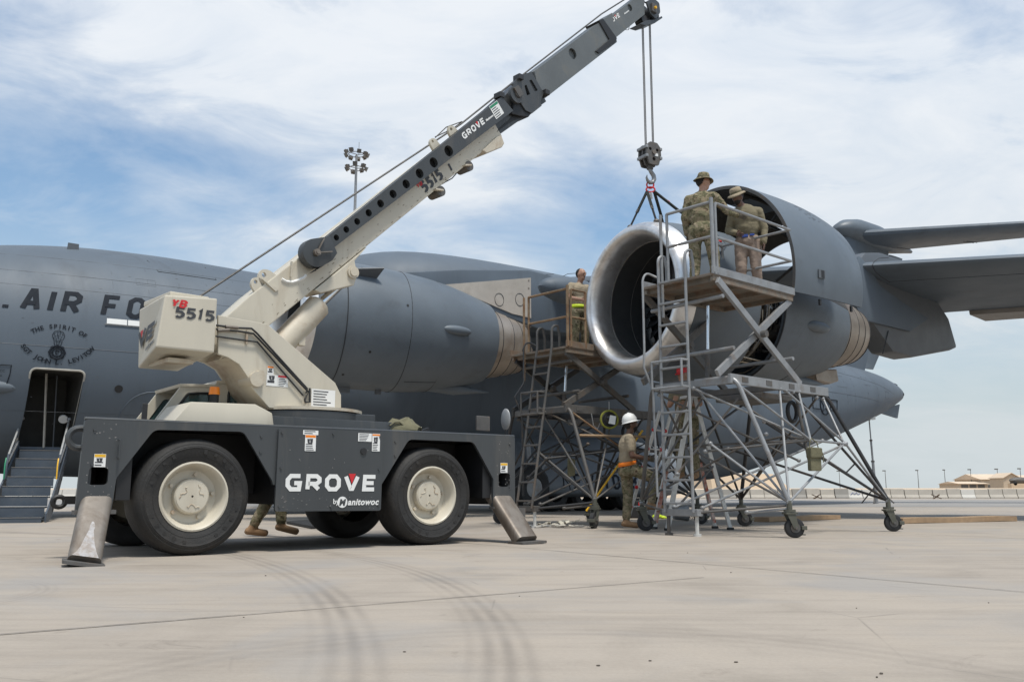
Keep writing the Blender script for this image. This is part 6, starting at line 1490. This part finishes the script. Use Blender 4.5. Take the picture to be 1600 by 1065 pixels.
    if rail_far:
        for xx in (px1 - .03,):
            rail('guard_post', [(xx, py1, zp), (xx, py1, zr)])
        rail('guard_rail', [(px1 - .03, py1, zr), (px1 - .9, py1, zr)])
    # ladder on the end
    xb, xt = -.62, px0 - .10 if px0 - .10 > -.75 else -.75; xt = max(xt, -.62); zt_ = zp + .02
    def lx(z): return xb + (xt - xb) * (z - .3) / (zt_ - .3)
    for k, y in enumerate((lad_y0, lad_y1)):
        q = MB(); hook = [F(lx(zt_), y, zt_), F(lx(zt_), y, zt_ + .24)] + arcpts(F(lx(zt_), y, zt_ + .24), F(lx(zt_) + .0, y, zt_ + .36), F(lx(zt_) + .14, y, zt_ + .36), 5) + [F(lx(zt_) + .18, y, zt_ + .2), F(lx(zt_) + .18, y, zt_)]
        q.path([F(lx(.30), y, .30), F(lx(2.1), y, 2.1), F(lx(zt_), y, zt_)] + hook[1:], .021, 8); q.build('ladder_rail', tube_m, st)
    n_r = int((zt_ - .42) / .30)
    for k in range(n_r + 1):
        z = .42 + k * .30; q = MB(); q.box(F(lx(z), (lad_y0 + lad_y1) / 2, z), (.055, lad_y1 - lad_y0, .028), F.ex, F.ey); q.build('rung', tube_m, st, 0, .005)
    # step-over box half-way, and outer handrail
    z0, z1 = zf - .10, zf + .26; xo = lx(zf) - .12
    q = MB()
    for z in (z0, z1): q.path([F(xo + .12, lad_y0, z), F(xo - .03, lad_y0, z), F(xo - .03, lad_y1 + .04, z), F(xo + .12, lad_y1 + .04, z)], .017, 7)
    for y in (lad_y0, lad_y1 + .04): q.tube(F(xo - .03, y, z0), F(xo - .03, y, z1), .017, 7)
    q.build('step_cage', tube_m, st)
    q = MB(); y = lad_y1 + .12; q.path([F(lx(zp) , y - .1, zp + .06)] + arcpts(F(lx(zp) - .05, y - .04, zp + .10), F(lx(zp) - .16, y, zp + .15), F(lx(zp) - .20, y, zp), 5) + [F(lx(zp) - .20, y, zf + .45), F(xo - .1, y, zf + .2), F(xo + .02, y - .05, zf - .1), F(xo + .02, y - .08, .5)], .016, 8); q.build('ladder_handrail', far_m if tube_m is not M_gal else tube_m, st)
    q = MB(); q.box(F(-.55, (lad_y0 + lad_y1) / 2, .30), (.12, lad_y1 - lad_y0 + .12, .09), F.ex, F.ey); q.build('ladder_foot_beam', tube_m, st, 0, .008)
    for y in (lad_y0, lad_y1):
        q = MB(); q.tube(F(-.55, y, .02), F(-.55, y, .30), .026, 8); q.disc(F(-.55, y, .015), V((0, 0, 1)), .055, .03, 12); q.build('levelling_jack', M_ladW if y == lad_y0 else M_gald, st)
    return st, F
st1, S1 = stand('tall grey maintenance stand with two workers on its raised platform', gnd(1236, 840), 41.7, 2.04, -.26, 2.05, 3.45, -.52, 1.50, .65, 1.85, M_gal, M_gal, M_gald, 1.02, 1.48, (-35, -40, -40, -30))
st2, S2 = stand('dark weathered maintenance stand with rusty yellow rails behind the inlet', gnd(930, 825), 41.7, 1.93, .0, 2.25, 2.97, -.04, 1.75, .55, 1.95, M_rust, M_gald, M_blkt, .80, 1.16, (200, -30, 150, -30), False)
# ---- step ladder between the stands
g1 = S1(-.35, 1.85, 0); 
lad = thing('step_ladder', 'orange and white fibreglass step ladder standing beside the near stand', 'step ladder', g1)
LF = fr(dep(1082, 822, 13.75).xy.to_3d(), 14); LF.o.z = 0
topz = 2.0
for y in (-.22, .22):
    q = MB(); q.bar(LF(-.52, y * 1.15, .02), LF(-.04, y * .8, topz), .035, .075, LF.ex); q.build('front_rail', M_ladW, lad, 0, .006)
    q = MB(); q.bar(LF(-.30, y * 1.1 - .026 * (1 if y > 0 else -1), .92), LF(-.5, y * 1.17 - .026 * (1 if y > 0 else -1), .1), .03, .060, LF.ex); q.build('front_stripe', M_ladO, lad, 0)
    q = MB(); q.bar(LF(.50, y * 1.15, .02), LF(.03, y * .8, topz), .030, .060, LF.ex); q.build('rear_rail', M_ladW, lad, 0, .006)
    q = MB(); q.bar(LF(.485, y * 1.14 - .022 * (1 if y > 0 else -1), .09), LF(.26, y * .99 - .022 * (1 if y > 0 else -1), 1.02), .03, .046, LF.ex); q.build('rear_stripe', M_ladO, lad, 0)
    for x in (-.52, .50):
        q = MB(); q.box(LF(x, y * 1.15, .02), (.09, .06, .035), LF.ex, LF.ey); q.build('ladder_foot', M_rubber2, lad, 0)
for k in range(6):
    z = .30 + k * .30; x = -.52 + .48 * z / topz; q = MB(); q.box(LF(x, 0, z), (.08, .46 - .10 * z / topz, .03), LF.ex, LF.ey); q.build('step', M_alu, lad, 0, .005)
    if k in (0, 2, 4): q = MB(); q.tube(LF(.50 - .47 * z / topz, -.23, z), LF(.50 - .47 * z / topz, .23, z), .014, 8); q.build('rear_spreader', M_alu, lad)
q = MB(); q.box(LF(0, 0, topz + .02), (.16, .40, .05), LF.ex, LF.ey); q.build('top_cap', M_ladW, lad, 0, .012)
# second pale ladder section leaning behind the standing worker
l2 = thing('aluminium_ladder', 'pale aluminium ladder with red rung ends beside the worker in the hard hat', 'ladder', gnd(975, 822))
a0_, a1_ = dep(978, 819, 14.75), dep(1031, 642, 14.85); a0_.z = .01; 
b0_, b1_ = a0_ + V((.33, .42, 0)), a1_ + V((.24, .30, 0))
for p_, q_ in ((a0_, a1_), (b0_, b1_)):
    q = MB(); q.bar(p_, q_, .028, .08, V((.6, .8, 0))); q.build('rail', M_ladW, l2, 0, .006)
for k in range(1, 6):
    t_ = k / 6; q = MB(); q.tube(a0_.lerp(a1_, t_) - (b0_ - a0_) * .06, b0_.lerp(b1_, t_) + (b0_ - a0_) * .06, .017, 8); q.build('rung', M_alu, l2)
    for e in (a0_.lerp(a1_, t_), b0_.lerp(b1_, t_)):
        q = MB(); q.ell(e + V((-.02, -.03, 0)), (.032, .032, .032), None, 10, 6); q.build('rung_end', M_red, l2)
# ---- bag hanging on near stand, hoses, small litter
hb_ = thing('tool_bag', 'tan canvas tool pouch hanging from the near stand brace', 'bag', dep(1272, 735, 11.9))
q = MB(); pf = fr(dep(1272, 715, 11.75), 20); q.prism(fillet([(-.085, -.17), (.085, -.17), (.09, .10), (-.08, .12)], .02), pf, -.035, .035); q.build('pouch', M_bag, hb_, 0, .012)
q = MB(); q.prism(fillet([(-.09, .0), (.095, .0), (.10, .13), (-.085, .14)], .02), pf, -.055, .05); q.build('flap', M_bag, hb_, 0, .012)
q = MB(); q.path([pf(-.07, 0, .13), pf(-.05, 0, .22), pf(.0, .03, .26)], .008, 5); q.path([pf(.08, 0, .12), pf(.06, 0, .2), pf(.0, .03, .26)], .008, 5); q.path([pf(.09, -.04, .1), pf(.12, -.04, .02), pf(.11, -.04, -.06)], .008, 5); q.build('bag_strap', M_bag, hb_)
M_hiYd = mat('dull_yellow_cable', (.22, .22, .03), .7, 0, .2, 9)
rl = thing('hose_reel', 'yellow and black cable reel with a white tag hanging under the far stand', 'reel', dep(952, 655, 14.9))
cR = dep(952, 655, 14.85)
for r_, m in ((.145, M_hiYd), (.115, M_black), (.08, M_black)):
    q = MB(); q.path([cR + V((r_ * math.cos(a), .04 * math.cos(a), r_ * math.sin(a))) for a in [2 * math.pi * k / 20 for k in range(20)]], .02, 7, closed=True); q.build('cable_turn', m, rl)
q = MB(); q.add([cR + V((x, -.05, z)) for x, z in ((-.02, -.07), (.09, -.09), (.11, .05), (.01, .07))], [(0, 1, 2, 3)]); q.build('reel_tag', M_wht, rl, 0)
q = MB(); q.path([cR + V((-.3, 0, .1)), cR + V((-.27, 0, -.1)), cR + V((-.2, 0, -.16)), cR + V((-.15, 0, -.05))], .008, 5); q.path([cR + V((0, 0, .16)), cR + V((0, 0, .3))], .01, 5); q.build('reel_cord', M_gal, rl)
yp = thing('yellow_pole', 'yellow fibreglass pole leaning beside the worker in the hard hat', 'pole', gnd(921, 815))
q = MB(); q.tube(dep(916, 798, 15.0), dep(1004, 672, 15.2), .018, 8); q.build('shaft', M_yel, yp)
wp = thing('wooden_pole', 'long brown wooden pole resting across the far stand braces', 'pole', dep(950, 680, 15.0))
q = MB(); q.tube(dep(905, 680, 14.6), dep(1022, 682, 15.2), .022, 8); q.build('shaft', M_wood, wp)
fp = thing('canvas_flap', 'olive canvas pouch hanging among the far stand braces', 'bag', dep(892, 735, 15.4))
q = MB(); pf2 = fr(dep(892, 730, 15.5), 30); q.prism(fillet([(-.06, -.16), (.07, -.14), (.08, .14), (-.05, .17)], .03), pf2, -.03, .03); q.build('pouch', M_bag, fp, 0, .01)
rp = thing('webbing_pile', 'pale webbing straps heaped on the concrete by the rear outrigger', 'strap', gnd(868, 822))
random.seed(11)
for k in range(5):
    c = gnd(866 + random.uniform(-12, 12), 823 + random.uniform(-2.5, 1.5)); pts = []; a = random.uniform(0, 6)
    for j in range(9):
        a += random.uniform(-.9, .9); c = c + V((math.cos(a) * .06, math.sin(a) * .10, 0)); pts.append(c + V((0, 0, .015 + .022 * k * random.random() + .02 * abs(math.sin(j * 1.3 + k)))))
    q = MB(); 
    for i in range(len(pts) - 1): pass
    rows = []
    for i, p_ in enumerate(pts):
        d = (pts[min(i + 1, 8)] - pts[max(i - 1, 0)]).normalized(); n_ = V((-d.y, d.x, .3)).normalized(); u_ = d.cross(n_)
        rows.append([p_ + n_ * .03 + u_ * .005, p_ - n_ * .03 + u_ * .005, p_ - n_ * .03 - u_ * .005, p_ + n_ * .03 - u_ * .005])
    q.loft(rows, True, True); q.build('strap_loop', mat('pale_webbing_%d' % k, (.42 + .03 * k, .39 + .03 * k, .34 + .02 * k), .9, 0, .12, 14, .3, 40), rp, 60)
q = MB(); c0 = gnd(832, 826); q.path([gnd(828, 823) + V((0, 0, .02)), gnd(838, 824.5) + V((0, 0, .02)), gnd(850, 823.5) + V((0, 0, .03)), gnd(860, 824) + V((0, 0, .03))], .02, 6); q.build('strap_tail', M_conc_w, rp)
mt = thing('rubber_mat', 'black rubber mat lying flat behind the crane centre', 'mat', gnd(490, 818))
q = MB(); pts_ = [gnd(447, 818), gnd(486, 826), gnd(548, 824), gnd(520, 813)]; q.add([p_ + V((0, 0, .004)) for p_ in pts_] + [p_ + V((0, 0, .05)) for p_ in pts_], [(0, 3, 2, 1), (4, 5, 6, 7), (0, 1, 5, 4), (1, 2, 6, 5), (2, 3, 7, 6), (3, 0, 4, 7)]); q.build('mat_slab', M_rubber2, mt, 0, .008)
bx_ = thing('tool_case', 'black tool case on the ground behind the worker in the hard hat', 'case', gnd(993, 808))
cb_ = gnd(992, 809); q = MB(); q.box(cb_ + V((0, 0, .19)), (.42, .30, .38)); q.build('case_body', M_black, bx_, 0, .03); q = MB(); q.path([cb_ + V((-.1, -.05, .38)), cb_ + V((-.1, -.05, .43)), cb_ + V((.1, -.05, .43)), cb_ + V((.1, -.05, .38))], .012, 6); q.build('handle', M_gald, bx_); q = MB(); q.box(cb_ + V((.12, -.16, .3)), (.12, .02, .08)); q.build('latch', M_red, bx_, 0)
vv = thing('lime_gloves', 'lime green gloves left on the ground under the near stand ladder', 'gloves', gnd(1027, 808))
q = MB(); gv = gnd(1027, 810); q.ell(gv + V((0, 0, .05)), (.11, .09, .05), None, 12, 6); q.ell(gv + V((.12, .03, .035)), (.07, .05, .035), None, 10, 6)
for k in range(4): q.tube(gv + V((.08, -.06 + .04 * k, .03)), gv + V((.2, -.1 + .055 * k, .022)), .018, 6)
q.build('glove', M_hiY, vv)
dr = thing('drain_bucket', 'dented grey metal bucket lying under the near stand ladder', 'bucket', gnd(1062, 815))
bd_ = gnd(1062, 814); q = MB(); q.lathe([(0, .02), (0, .11), (.28, .145), (.29, .145), (.29, .135), (.02, .10)], bd_ + V((-.12, 0, .15)), V((1, .1, 0)), V((0, 0, 1)), 24); q.build('bucket_shell', M_gal, dr, 40); q = MB(); q.path([bd_ + V((.17, -.14, .15)), bd_ + V((.24, -.1, .05)), bd_ + V((.24, .1, .05)), bd_ + V((.17, .14, .15))], .006, 5); q.build('handle', M_gald, dr)
nt = thing('camouflage_net', 'bundle of camouflage cloth on the ground behind the front wheel', 'cloth', gnd(178, 815))
q = MB(); rows = []; cN = gnd(180, 818) 
for i in range(8): rows.append([cN + V((-.25 + .07 * i, .12 * math.cos(a), .06 + .09 * math.sin(math.pi * (i + .5) / 8) * math.sin(a) * (1 + .3 * math.sin(3 * a + i)))) for a in [2 * math.pi * k / 12 for k in range(12)]])
q.loft(rows, True, True); q.build('cloth_bundle', M_camo, nt, 60)
# pebbles and bits scattered on the concrete
M_peb = mat('pebble', (.10, .085, .07), .9, 0, .3, 20)
random.seed(3)
peb = MB()
for k in range(16):
    u, v = random.uniform(0, 1600), random.uniform(850, 1060); c = gnd(u, v); r_ = random.uniform(.002, .005); peb.ell(c + V((0, 0, r_ * .6)), (r_ * random.uniform(.8, 2), r_, r_ * .7), None, 6, 4)
tag(peb.build('gravel_bits', M_peb, None), 'tiny dark pebbles scattered on the pale concrete', 'pebbles', kind='stuff')
# ================================================================== PEOPLE
from mathutils import noise as mnoise
import numpy as np
def capsule(mb, p, q, r1, r2, n=14):
    p, q = V(p), V(q); d = (q - p); L_ = d.length; d = d.normalized() if L_ > 1e-6 else V((0, 0, 1)); pts, rs = [], []
    for k in range(5): a = math.pi / 2 * (1 - k / 4); pts.append(p - d * r1 * math.sin(a)); rs.append(max(r1 * math.cos(a), .002))
    for k in range(5): a = math.pi / 2 * k / 4; pts.append(q + d * r2 * math.sin(a)); rs.append(max(r2 * math.cos(a), .002))
    u = d.orthogonal().normalized(); w = d.cross(u)
    mb.loft([[c + (u * math.cos(2 * math.pi * k / n) + w * math.sin(2 * math.pi * k / n)) * r_ for k in range(n)] for c, r_ in zip(pts, rs)], True, True)
def person(label, loc, yaw, J, mats, tilt=0, look=(0, 1, 0), hat=None, sleeve='long', belt=None, scale=1.0, beard=False, glove=False, fingers_curl=.6):
    """mats: skin, shirt, trouser, boot ; J overrides joints in a local frame (x right, y forward, z up, metres, feet at 0)"""
    base = dict(pelvis=(0, 0, .95), chest=(0, .0, 1.28), neck=(0, .0, 1.49), head=(0, .03, 1.64), shR=(.18, 0, 1.41), shL=(-.18, 0, 1.41), elR=(.25, -.03, 1.15), elL=(-.25, -.03, 1.15), haR=(.26, .06, .90), haL=(-.26, .06, .90),
                hiR=(.095, 0, .92), hiL=(-.095, 0, .92), knR=(.11, .03, .50), knL=(-.11, .03, .50), anR=(.12, -.02, .09), anL=(-.12, -.02, .09), toR=(.14, .17, .035), toL=(-.14, .17, .035))
    base.update(J); Jn = {k: V(v) * scale for k, v in base.items()}
    skin, shirt, trou, boot = mats; prim = []
    def cap(a, b_, r1, r2, t): prim.append(('c', a, b_, r1 * scale, r2 * scale, t))
    def el(c, r3, ax, t): prim.append(('e', c, [x * scale for x in r3], ax, t))
    up = (Jn['neck'] - Jn['pelvis']).normalized(); rt = (Jn['shR'] - Jn['shL']).normalized(); fw = up.cross(rt).normalized(); rt = fw.cross(up); fw = up.cross(rt)
    hr = (Jn['hiR'] - Jn['hiL']).normalized(); ph = (rt + hr).normalized(); pf = V((0, 0, 1)).cross(ph).normalized()
    pel, che, nek = Jn['pelvis'], Jn['chest'], Jn['neck']
    el(che + up * .02, (.195, .140, .205), (rt, fw, up), 1); el(pel.lerp(che, .55), (.182, .135, .20), (rt, fw, up), 1); el(nek - up * .085, (.165, .090, .075), (rt, fw, up), 1)
    for s_ in 'RL': cap(nek - up * .06, Jn['sh' + s_], .062, .070, 1)
    el(pel - V((0, 0, .02)), (.185, .140, .135), (ph, pf, ph.cross(pf)), 2); el(pel - pf * .05 * scale - V((0, 0, .05)), (.14, .10, .10), (ph, pf, ph.cross(pf)), 2)
    cap(nek - up * .05, Jn['head'] - up * .06, .058, .054, 0)
    lk = V(look).normalized(); hs = lk.cross(V((0, 0, 1))).normalized(); hu = hs.cross(lk)
    hd = Jn['head']
    el(hd + hu * .02, (.076, .098, .105), (hs, lk, hu), 0); el(hd + lk * .03 - hu * .055, (.055, .062, .065), (hs, lk, hu), 4 if beard else 0)
    el(hd + lk * .098 - hu * .008, (.014, .020, .024), (hs, lk, hu), 0); el(hd + lk * .085 + hu * .030, (.055, .016, .012), (hs, lk, hu), 0)
    for s_ in (-1, 1): el(hd + hs * s_ * .076 - hu * .005, (.012, .022, .033), (hs, lk, hu), 0)
    el(hd - lk * .030 + hu * .030, (.079, .086, .098), (hs, lk, hu), 3)
    for s_ in 'RL':
        sh, e_, h_ = Jn['sh' + s_], Jn['el' + s_], Jn['ha' + s_]
        if sleeve == 'long': cap(sh, e_, .070, .060, 1); cap(e_, e_.lerp(h_, .92), .058, .046, 1)
        else: cap(sh, sh.lerp(e_, .62), .074, .064, 1); cap(sh.lerp(e_, .55), e_, .048, .043, 0); cap(e_, h_, .043, .031, 0)
        hp, k_, a_, t_ = Jn['hi' + s_], Jn['kn' + s_], Jn['an' + s_], Jn['to' + s_]
        cap(hp, k_, .108, .082, 2); cap(k_, k_.lerp(a_, .80), .080, .068, 2); cap(k_.lerp(a_, .70), a_, .056, .050, 5); 
        fd = (t_ - a_); cap(a_ + V((0, 0, -.03)) - fd * .2, t_ + V((0, 0, .012)), .047, .042, 5); cap(a_ - fd * .28 + V((0, 0, -.045)), t_ + V((0, 0, -.005)), .036, .034, 5)
    mb = MB()
    for p_ in prim:
        if p_[0] == 'c': capsule(mb, p_[1], p_[2], p_[3], p_[4])
        else: mb.ell(p_[1], p_[2], p_[3], 18, 12)
    tmp = mb.build('tmpbody', M_tan, None, 0)
    rm = tmp.modifiers.new('r', 'REMESH'); rm.mode = 'VOXEL'; rm.voxel_size = .0135 * scale
    sm = tmp.modifiers.new('s', 'SMOOTH'); sm.factor = .5; sm.iterations = 3
    bpy.context.view_layer.update()
    me = bpy.data.meshes.new_from_object(tmp.evaluated_get(bpy.context.evaluated_depsgraph_get())); bpy.data.objects.remove(tmp)
    me.materials.clear()
    mlist = [skin, shirt, trou, M_hair, M_hair, boot, M_glove]
    for m in mlist: me.materials.append(m)
    co = np.empty(len(me.vertices) * 3); me.vertices.foreach_get('co', co); co = co.reshape(-1, 3)
    best = np.full(len(co), 1e9); tv = np.zeros(len(co), int)
    for p_ in prim:
        if p_[0] == 'c':
            A0 = np.array(p_[1]); d = np.array(p_[2]) - A0; t_ = np.clip((co - A0) @ d / max(d @ d, 1e-9), 0, 1)
            v = np.linalg.norm(co - (A0 + t_[:, None] * d), axis=1) - (p_[3] + (p_[4] - p_[3]) * t_)
        else:
            r_ = co - np.array(p_[1]); k = np.sqrt(sum((r_ @ np.array(a_) / x) ** 2 for a_, x in zip(p_[3], p_[2]))); v = (k - 1) * min(p_[2])
        m_ = v < best; best[m_] = v[m_]; tv[m_] = p_[-1]
    tv = tv.tolist()
    nr = np.empty(len(co) * 3); me.vertices.foreach_get('normal', nr); nr = nr.reshape(-1, 3)
    for i in range(len(co)):
        if tv[i] in (1, 2):
            c_ = V(co[i]); co[i] += nr[i] * (.009 * scale * (mnoise.noise(c_ * 9 + V((loc[0], 3, 1))) + .6 * mnoise.noise(V((c_.x * 16, c_.y * 16, c_.z * 26)))))
    me.vertices.foreach_set('co', co.ravel()); me.update()
    for p_ in me.polygons:
        ts = [tv[i] for i in p_.vertices]; p_.material_index = max(set(ts), key=ts.count); p_.use_smooth = True
    # hands with fingers, joined to the body mesh
    hm = MB()
    hm.cur = 6 if glove else 0
    for s_ in 'RL':
        e_, h_ = Jn['el' + s_], Jn['ha' + s_]; d = (h_ - e_).normalized(); sd = 1 if s_ == 'R' else -1
        thumbdir = (V((0, 1, 0)) - d * d.y); thumbdir = thumbdir.normalized() if thumbdir.length > .2 else V((0, 0, 1)); thumbdir = (V((0, 0, 1)) - d * d.z).normalized() if abs(d.z) < .7 else thumbdir
        pn_ = d.cross(thumbdir).normalized() * sd
        hm.ell(h_ + d * .045, (.050, .038, .019), (d, thumbdir, pn_), 12, 8)
        for i, ln in enumerate((.070, .078, .072, .056)):
            b_ = h_ + d * .085 + thumbdir * (.028 - .019 * i); c1 = (d * math.cos(.35 * fingers_curl) - pn_ * math.sin(.35 * fingers_curl)); c2 = (d * math.cos(1.1 * fingers_curl) - pn_ * math.sin(1.1 * fingers_curl)); c3 = (d * math.cos(1.8 * fingers_curl) - pn_ * math.sin(1.8 * fingers_curl))
            q1 = b_ + c1 * ln * .45; q2 = q1 + c2 * ln * .33; q3 = q2 + c3 * ln * .26
            hm.path([b_ - d * .02, b_, q1, q2, q3], [.010, .0095, .0088, .008, .006], 7)
        tb = h_ + d * .025 + thumbdir * .03; td = (d * .6 + thumbdir * .8).normalized(); hm.path([tb - td * .015, tb + td * .025, tb + td * .03 + d * .028 - pn_ * .01], [.0125, .0115, .008], 7)
    # eyes and brows
    hm.cur = 3
    for s_ in (-1, 1):
        hm.ell(hd + lk * .088 + hs * s_ * .030 + hu * .014, (.011, .008, .006), (hs, lk, hu), 8, 5); hm.ell(hd + lk * .094 + hs * s_ * .032 + hu * .036, (.018, .006, .004), (hs, lk, hu), 8, 5)
    bm = bmesh.new(); bm.from_mesh(me); off = len(bm.verts)
    vs_ = [bm.verts.new(v) for v in hm.v]
    for f_, mi in zip(hm.f, hm.mi):
        try: ff = bm.faces.new([vs_[i] for i in f_]); ff.material_index = mi; ff.smooth = True
        except ValueError: pass
    bm.to_mesh(me); bm.free()
    t = thing('person', label, 'person', loc); t.rotation_euler = (0, 0, R(yaw))
    def put(o): o.parent = t; o.matrix_parent_inverse = Matrix.Identity(4); return o
    me.name = 'body'; bo = bpy.data.objects.new('body', me); COL.objects.link(bo); put(bo)
    if hat:
        kind, m = hat; c = hd + hu * .065
        q = MB()
        if kind == 'boonie':
            q.lathe([(.00, .094), (.05, .092), (.085, .080), (.098, .05), (.10, .005)], c, hu, lk, 28); h_o = put(q.build('hat', m, None, 50))
            q = MB(); rows = []
            for j in range(4):
                rr_ = .090 + .019 * j; rows.append([c + hs * rr_ * math.cos(a) + lk * (rr_ * 1.05) * math.sin(a) + hu * (.004 - .010 * j * j * .4 + .012 * j / 3 * math.sin(2 * a + .6)) for a in [2 * math.pi * k / 32 for k in range(32)]])
            q.loft(rows, True); b_ = q.build('hat_brim', m, None, 60); b_.modifiers.new('t', 'SOLIDIFY').thickness = .006; b_.parent = h_o
            q = MB(); q.lathe([(.006, .0955), (.03, .095)], c, hu, lk, 28); b_ = q.build('hat_band', M_bag, None, 60); b_.parent = h_o
        elif kind == 'hard':
            q.lathe([(-.01, .120), (.02, .119), (.065, .108), (.105, .080), (.125, .045), (.132, .005)], c - lk * .01, hu, lk, 32); h_o = put(q.build('hard_hat', m, None, 60))
            q = MB(); q.loft([[c - lk * .01 + hs * rr_ * math.cos(a) + lk * (rr_ + (.045 * max(0, math.sin(a)) ** 2 if j else 0)) * math.sin(a) + hu * z_ for a in [2 * math.pi * k / 32 for k in range(32)]] for j, (rr_, z_) in enumerate(((.118, -.004), (.138, -.018), (.138, -.024), (.117, -.012)))], True); b_ = q.build('hat_brim', m, None, 60); b_.parent = h_o
            q = MB(); q.bar(c - lk * .12 + hu * .03, c + lk * .10 + hu * .03, .03, .0) if False else q.path([c - lk * .13 + hu * .01, c - lk * .09 + hu * .085, c + hu * .134, c + lk * .08 + hu * .09, c + lk * .115 + hu * .02], .010, 6); b_ = q.build('hat_ridge', m, None, 60); b_.parent = h_o
            q = MB(); q.path([c - lk * .10 - hu * .03, c - lk * .05 - hu * .10, c - hu * .16 + lk * .03], .006, 5); b_ = q.build('chin_strap', M_bag, None); b_.parent = h_o
        elif kind == 'cap':
            q.lathe([(-.01, .092), (.04, .090), (.07, .072), (.08, .04), (.082, .005)], c, hu, lk, 28); h_o = put(q.build('cap', m, None, 60))
            q = MB(); q.loft([[c + hs * x + lk * (.085 + y * math.sqrt(max(0, 1 - (x / .08) ** 2))) + hu * (-.006 - .02 * y / .08) for x in [-.078 + .0195 * k for k in range(9)]] for y in (0, .035, .07)], False); b_ = q.build('cap_peak', m, None, 60); b_.modifiers.new('t', 'SOLIDIFY').thickness = .006; b_.parent = h_o
        elif kind == 'shades':
            q.lathe([(-.015, .090), (.005, .091)], hd + hu * .085, (hu + lk * .2).normalized(), lk, 24); put(q.build('sunglasses', M_black, None, 60))
    if belt:
        q = MB(); wv = pel.lerp(che, .22); q.loft([[wv + rt * rx * math.cos(a) + fw * ry * math.sin(a) + up * z_ + (rt * 0) + up * (tilt * math.sin(a)) for a in [2 * math.pi * k / 32 for k in range(32)]] for rx, ry, z_ in ((.176 * scale, .136 * scale, -.032), (.182 * scale, .142 * scale, 0), (.176 * scale, .136 * scale, .032))], True); b_ = q.build('belt', belt, None, 60); b_.modifiers.new('t', 'SOLIDIFY').thickness = .006; put(b_)
    return t, put
# worker on the near platform, back to the view, right hand on the rail
pA = dep(1102, 500, 12.75)
person('person in camouflage uniform and boonie hat on near platform, back turned, hand on rail', (pA.x, pA.y, 3.455), -22,
       dict(chest=(.0, .03, 1.29), neck=(.01, .05, 1.49), head=(.03, .08, 1.645), shR=(.19, .02, 1.40), shL=(-.18, .03, 1.40), elR=(.34, .10, 1.20), haR=(.53, -.06, 1.06), elL=(-.24, .02, 1.15), haL=(-.23, .10, .90), hiR=(.10, 0, .92), knR=(.15, .03, .50), anR=(.17, 0, .09), toR=(.22, .16, .035), knL=(-.12, .03, .5), anL=(-.13, -.02, .09)),
       (M_skinA, M_camo, M_camo, M_boot), look=(.86, .45, -.08), hat=('boonie', M_camo), glove=True, scale=1.05)
# worker in olive shirt beyond, facing the view, looking down
pB = dep(1174, 500, 13.35)
tB, putB = person('person in olive long sleeve shirt, taupe trousers and tan hat standing in the open cowl', (pB.x, pB.y, 3.455), 160,
       dict(chest=(.01, .04, 1.28), neck=(.04, .08, 1.48), head=(.11, .14, 1.60), shR=(.20, .06, 1.38), shL=(-.18, .02, 1.38), elR=(.27, .03, 1.12), haR=(.14, .20, 1.02), elL=(-.25, .0, 1.10), haL=(-.24, .08, .86)),
       (M_skinB, M_olv, M_trs, M_boot), look=(.55, .75, -.42), hat=('boonie', M_tan), belt=None, beard=True, scale=1.03)
q = MB(); q.box((.03, .135, 1.02), (.10, .03, .045)); q.box((-.08, .13, 1.03), (.07, .03, .03)); o = q.build('belt_pouch', M_blue, None, 0, .006); putB(o)
# worker beyond the inlet lip on the far stand
pC = dep(905, 500, 16.35)
person('person in tan T-shirt and camouflage trousers with lime belt, standing behind the polished inlet lip', (pC.x, pC.y, 2.975), -150,
       dict(elR=(.27, .06, 1.17), haR=(.14, .28, 1.10), elL=(-.27, .06, 1.17), haL=(-.15, .29, 1.14), head=(-.02, .05, 1.64)),
       (M_skinA, M_tan, M_camo, M_boot), look=(-.35, .92, -.12), hat=None, sleeve='short', belt=M_hiY)
# worker in hard hat on the ground, one boot up on the ladder
pD = gnd(982, 825)
person('person in white hard hat, tan T-shirt and orange belt, one foot raised on a ladder', (pD.x, pD.y, 0), -84,
       dict(pelvis=(0, .0, .93), chest=(0, .01, 1.26), neck=(0, .03, 1.47), head=(0, .08, 1.62), shR=(.19, .0, 1.40), shL=(-.19, .02, 1.41), elR=(.25, .02, 1.12), haR=(.16, .30, 1.08), elL=(-.22, .10, 1.16), haL=(-.12, .34, 1.10),
            hiR=(.09, .02, .92), hiL=(-.09, 0, .92), knL=(-.10, .03, .50), anL=(-.10, -.01, .09), toL=(-.12, .17, .035), knR=(.14, .43, .78), anR=(.12, .33, .36), toR=(.13, .53, .31)),
       (M_skinB, M_tan, M_camo, M_boot), look=(0, .94, .22), hat=('hard', M_wht), sleeve='short', belt=M_hiO, beard=True, tilt=.03, glove=True)
# worker on the step ladder, half hidden by the stand
pE = dep(1074, 700, 13.95)
person('person in dark olive T-shirt on the step ladder, half hidden behind the near stand ladder', (pE.x, pE.y, .75), 150,
       dict(elR=(.25, .06, 1.17), haR=(.10, .28, 1.22), elL=(-.25, .06, 1.17), haL=(-.10, .28, 1.15), head=(0, .10, 1.62)),
       (M_skinA, M_olv, M_camo, M_boot), look=(.2, .9, -.2), hat=('cap', M_red), sleeve='short')
# walker behind the crane, only boots showing below the body
pF = gnd(418, 838)
person('person walking behind the crane, only camouflage cuffs and brown boots showing under it', (pF.x, pF.y, 0), -70,
       dict(pelvis=(0, 0, .93), knR=(.10, .12, .50), anR=(.12, .16, .14), toR=(.14, .34, .06), knL=(-.10, .02, .50), anL=(-.11, -.20, .09), toL=(-.12, -.02, .035)),
       (M_skinA, M_camo, M_camo, M_boot), look=(0, 1, 0), hat=('cap', M_camo))
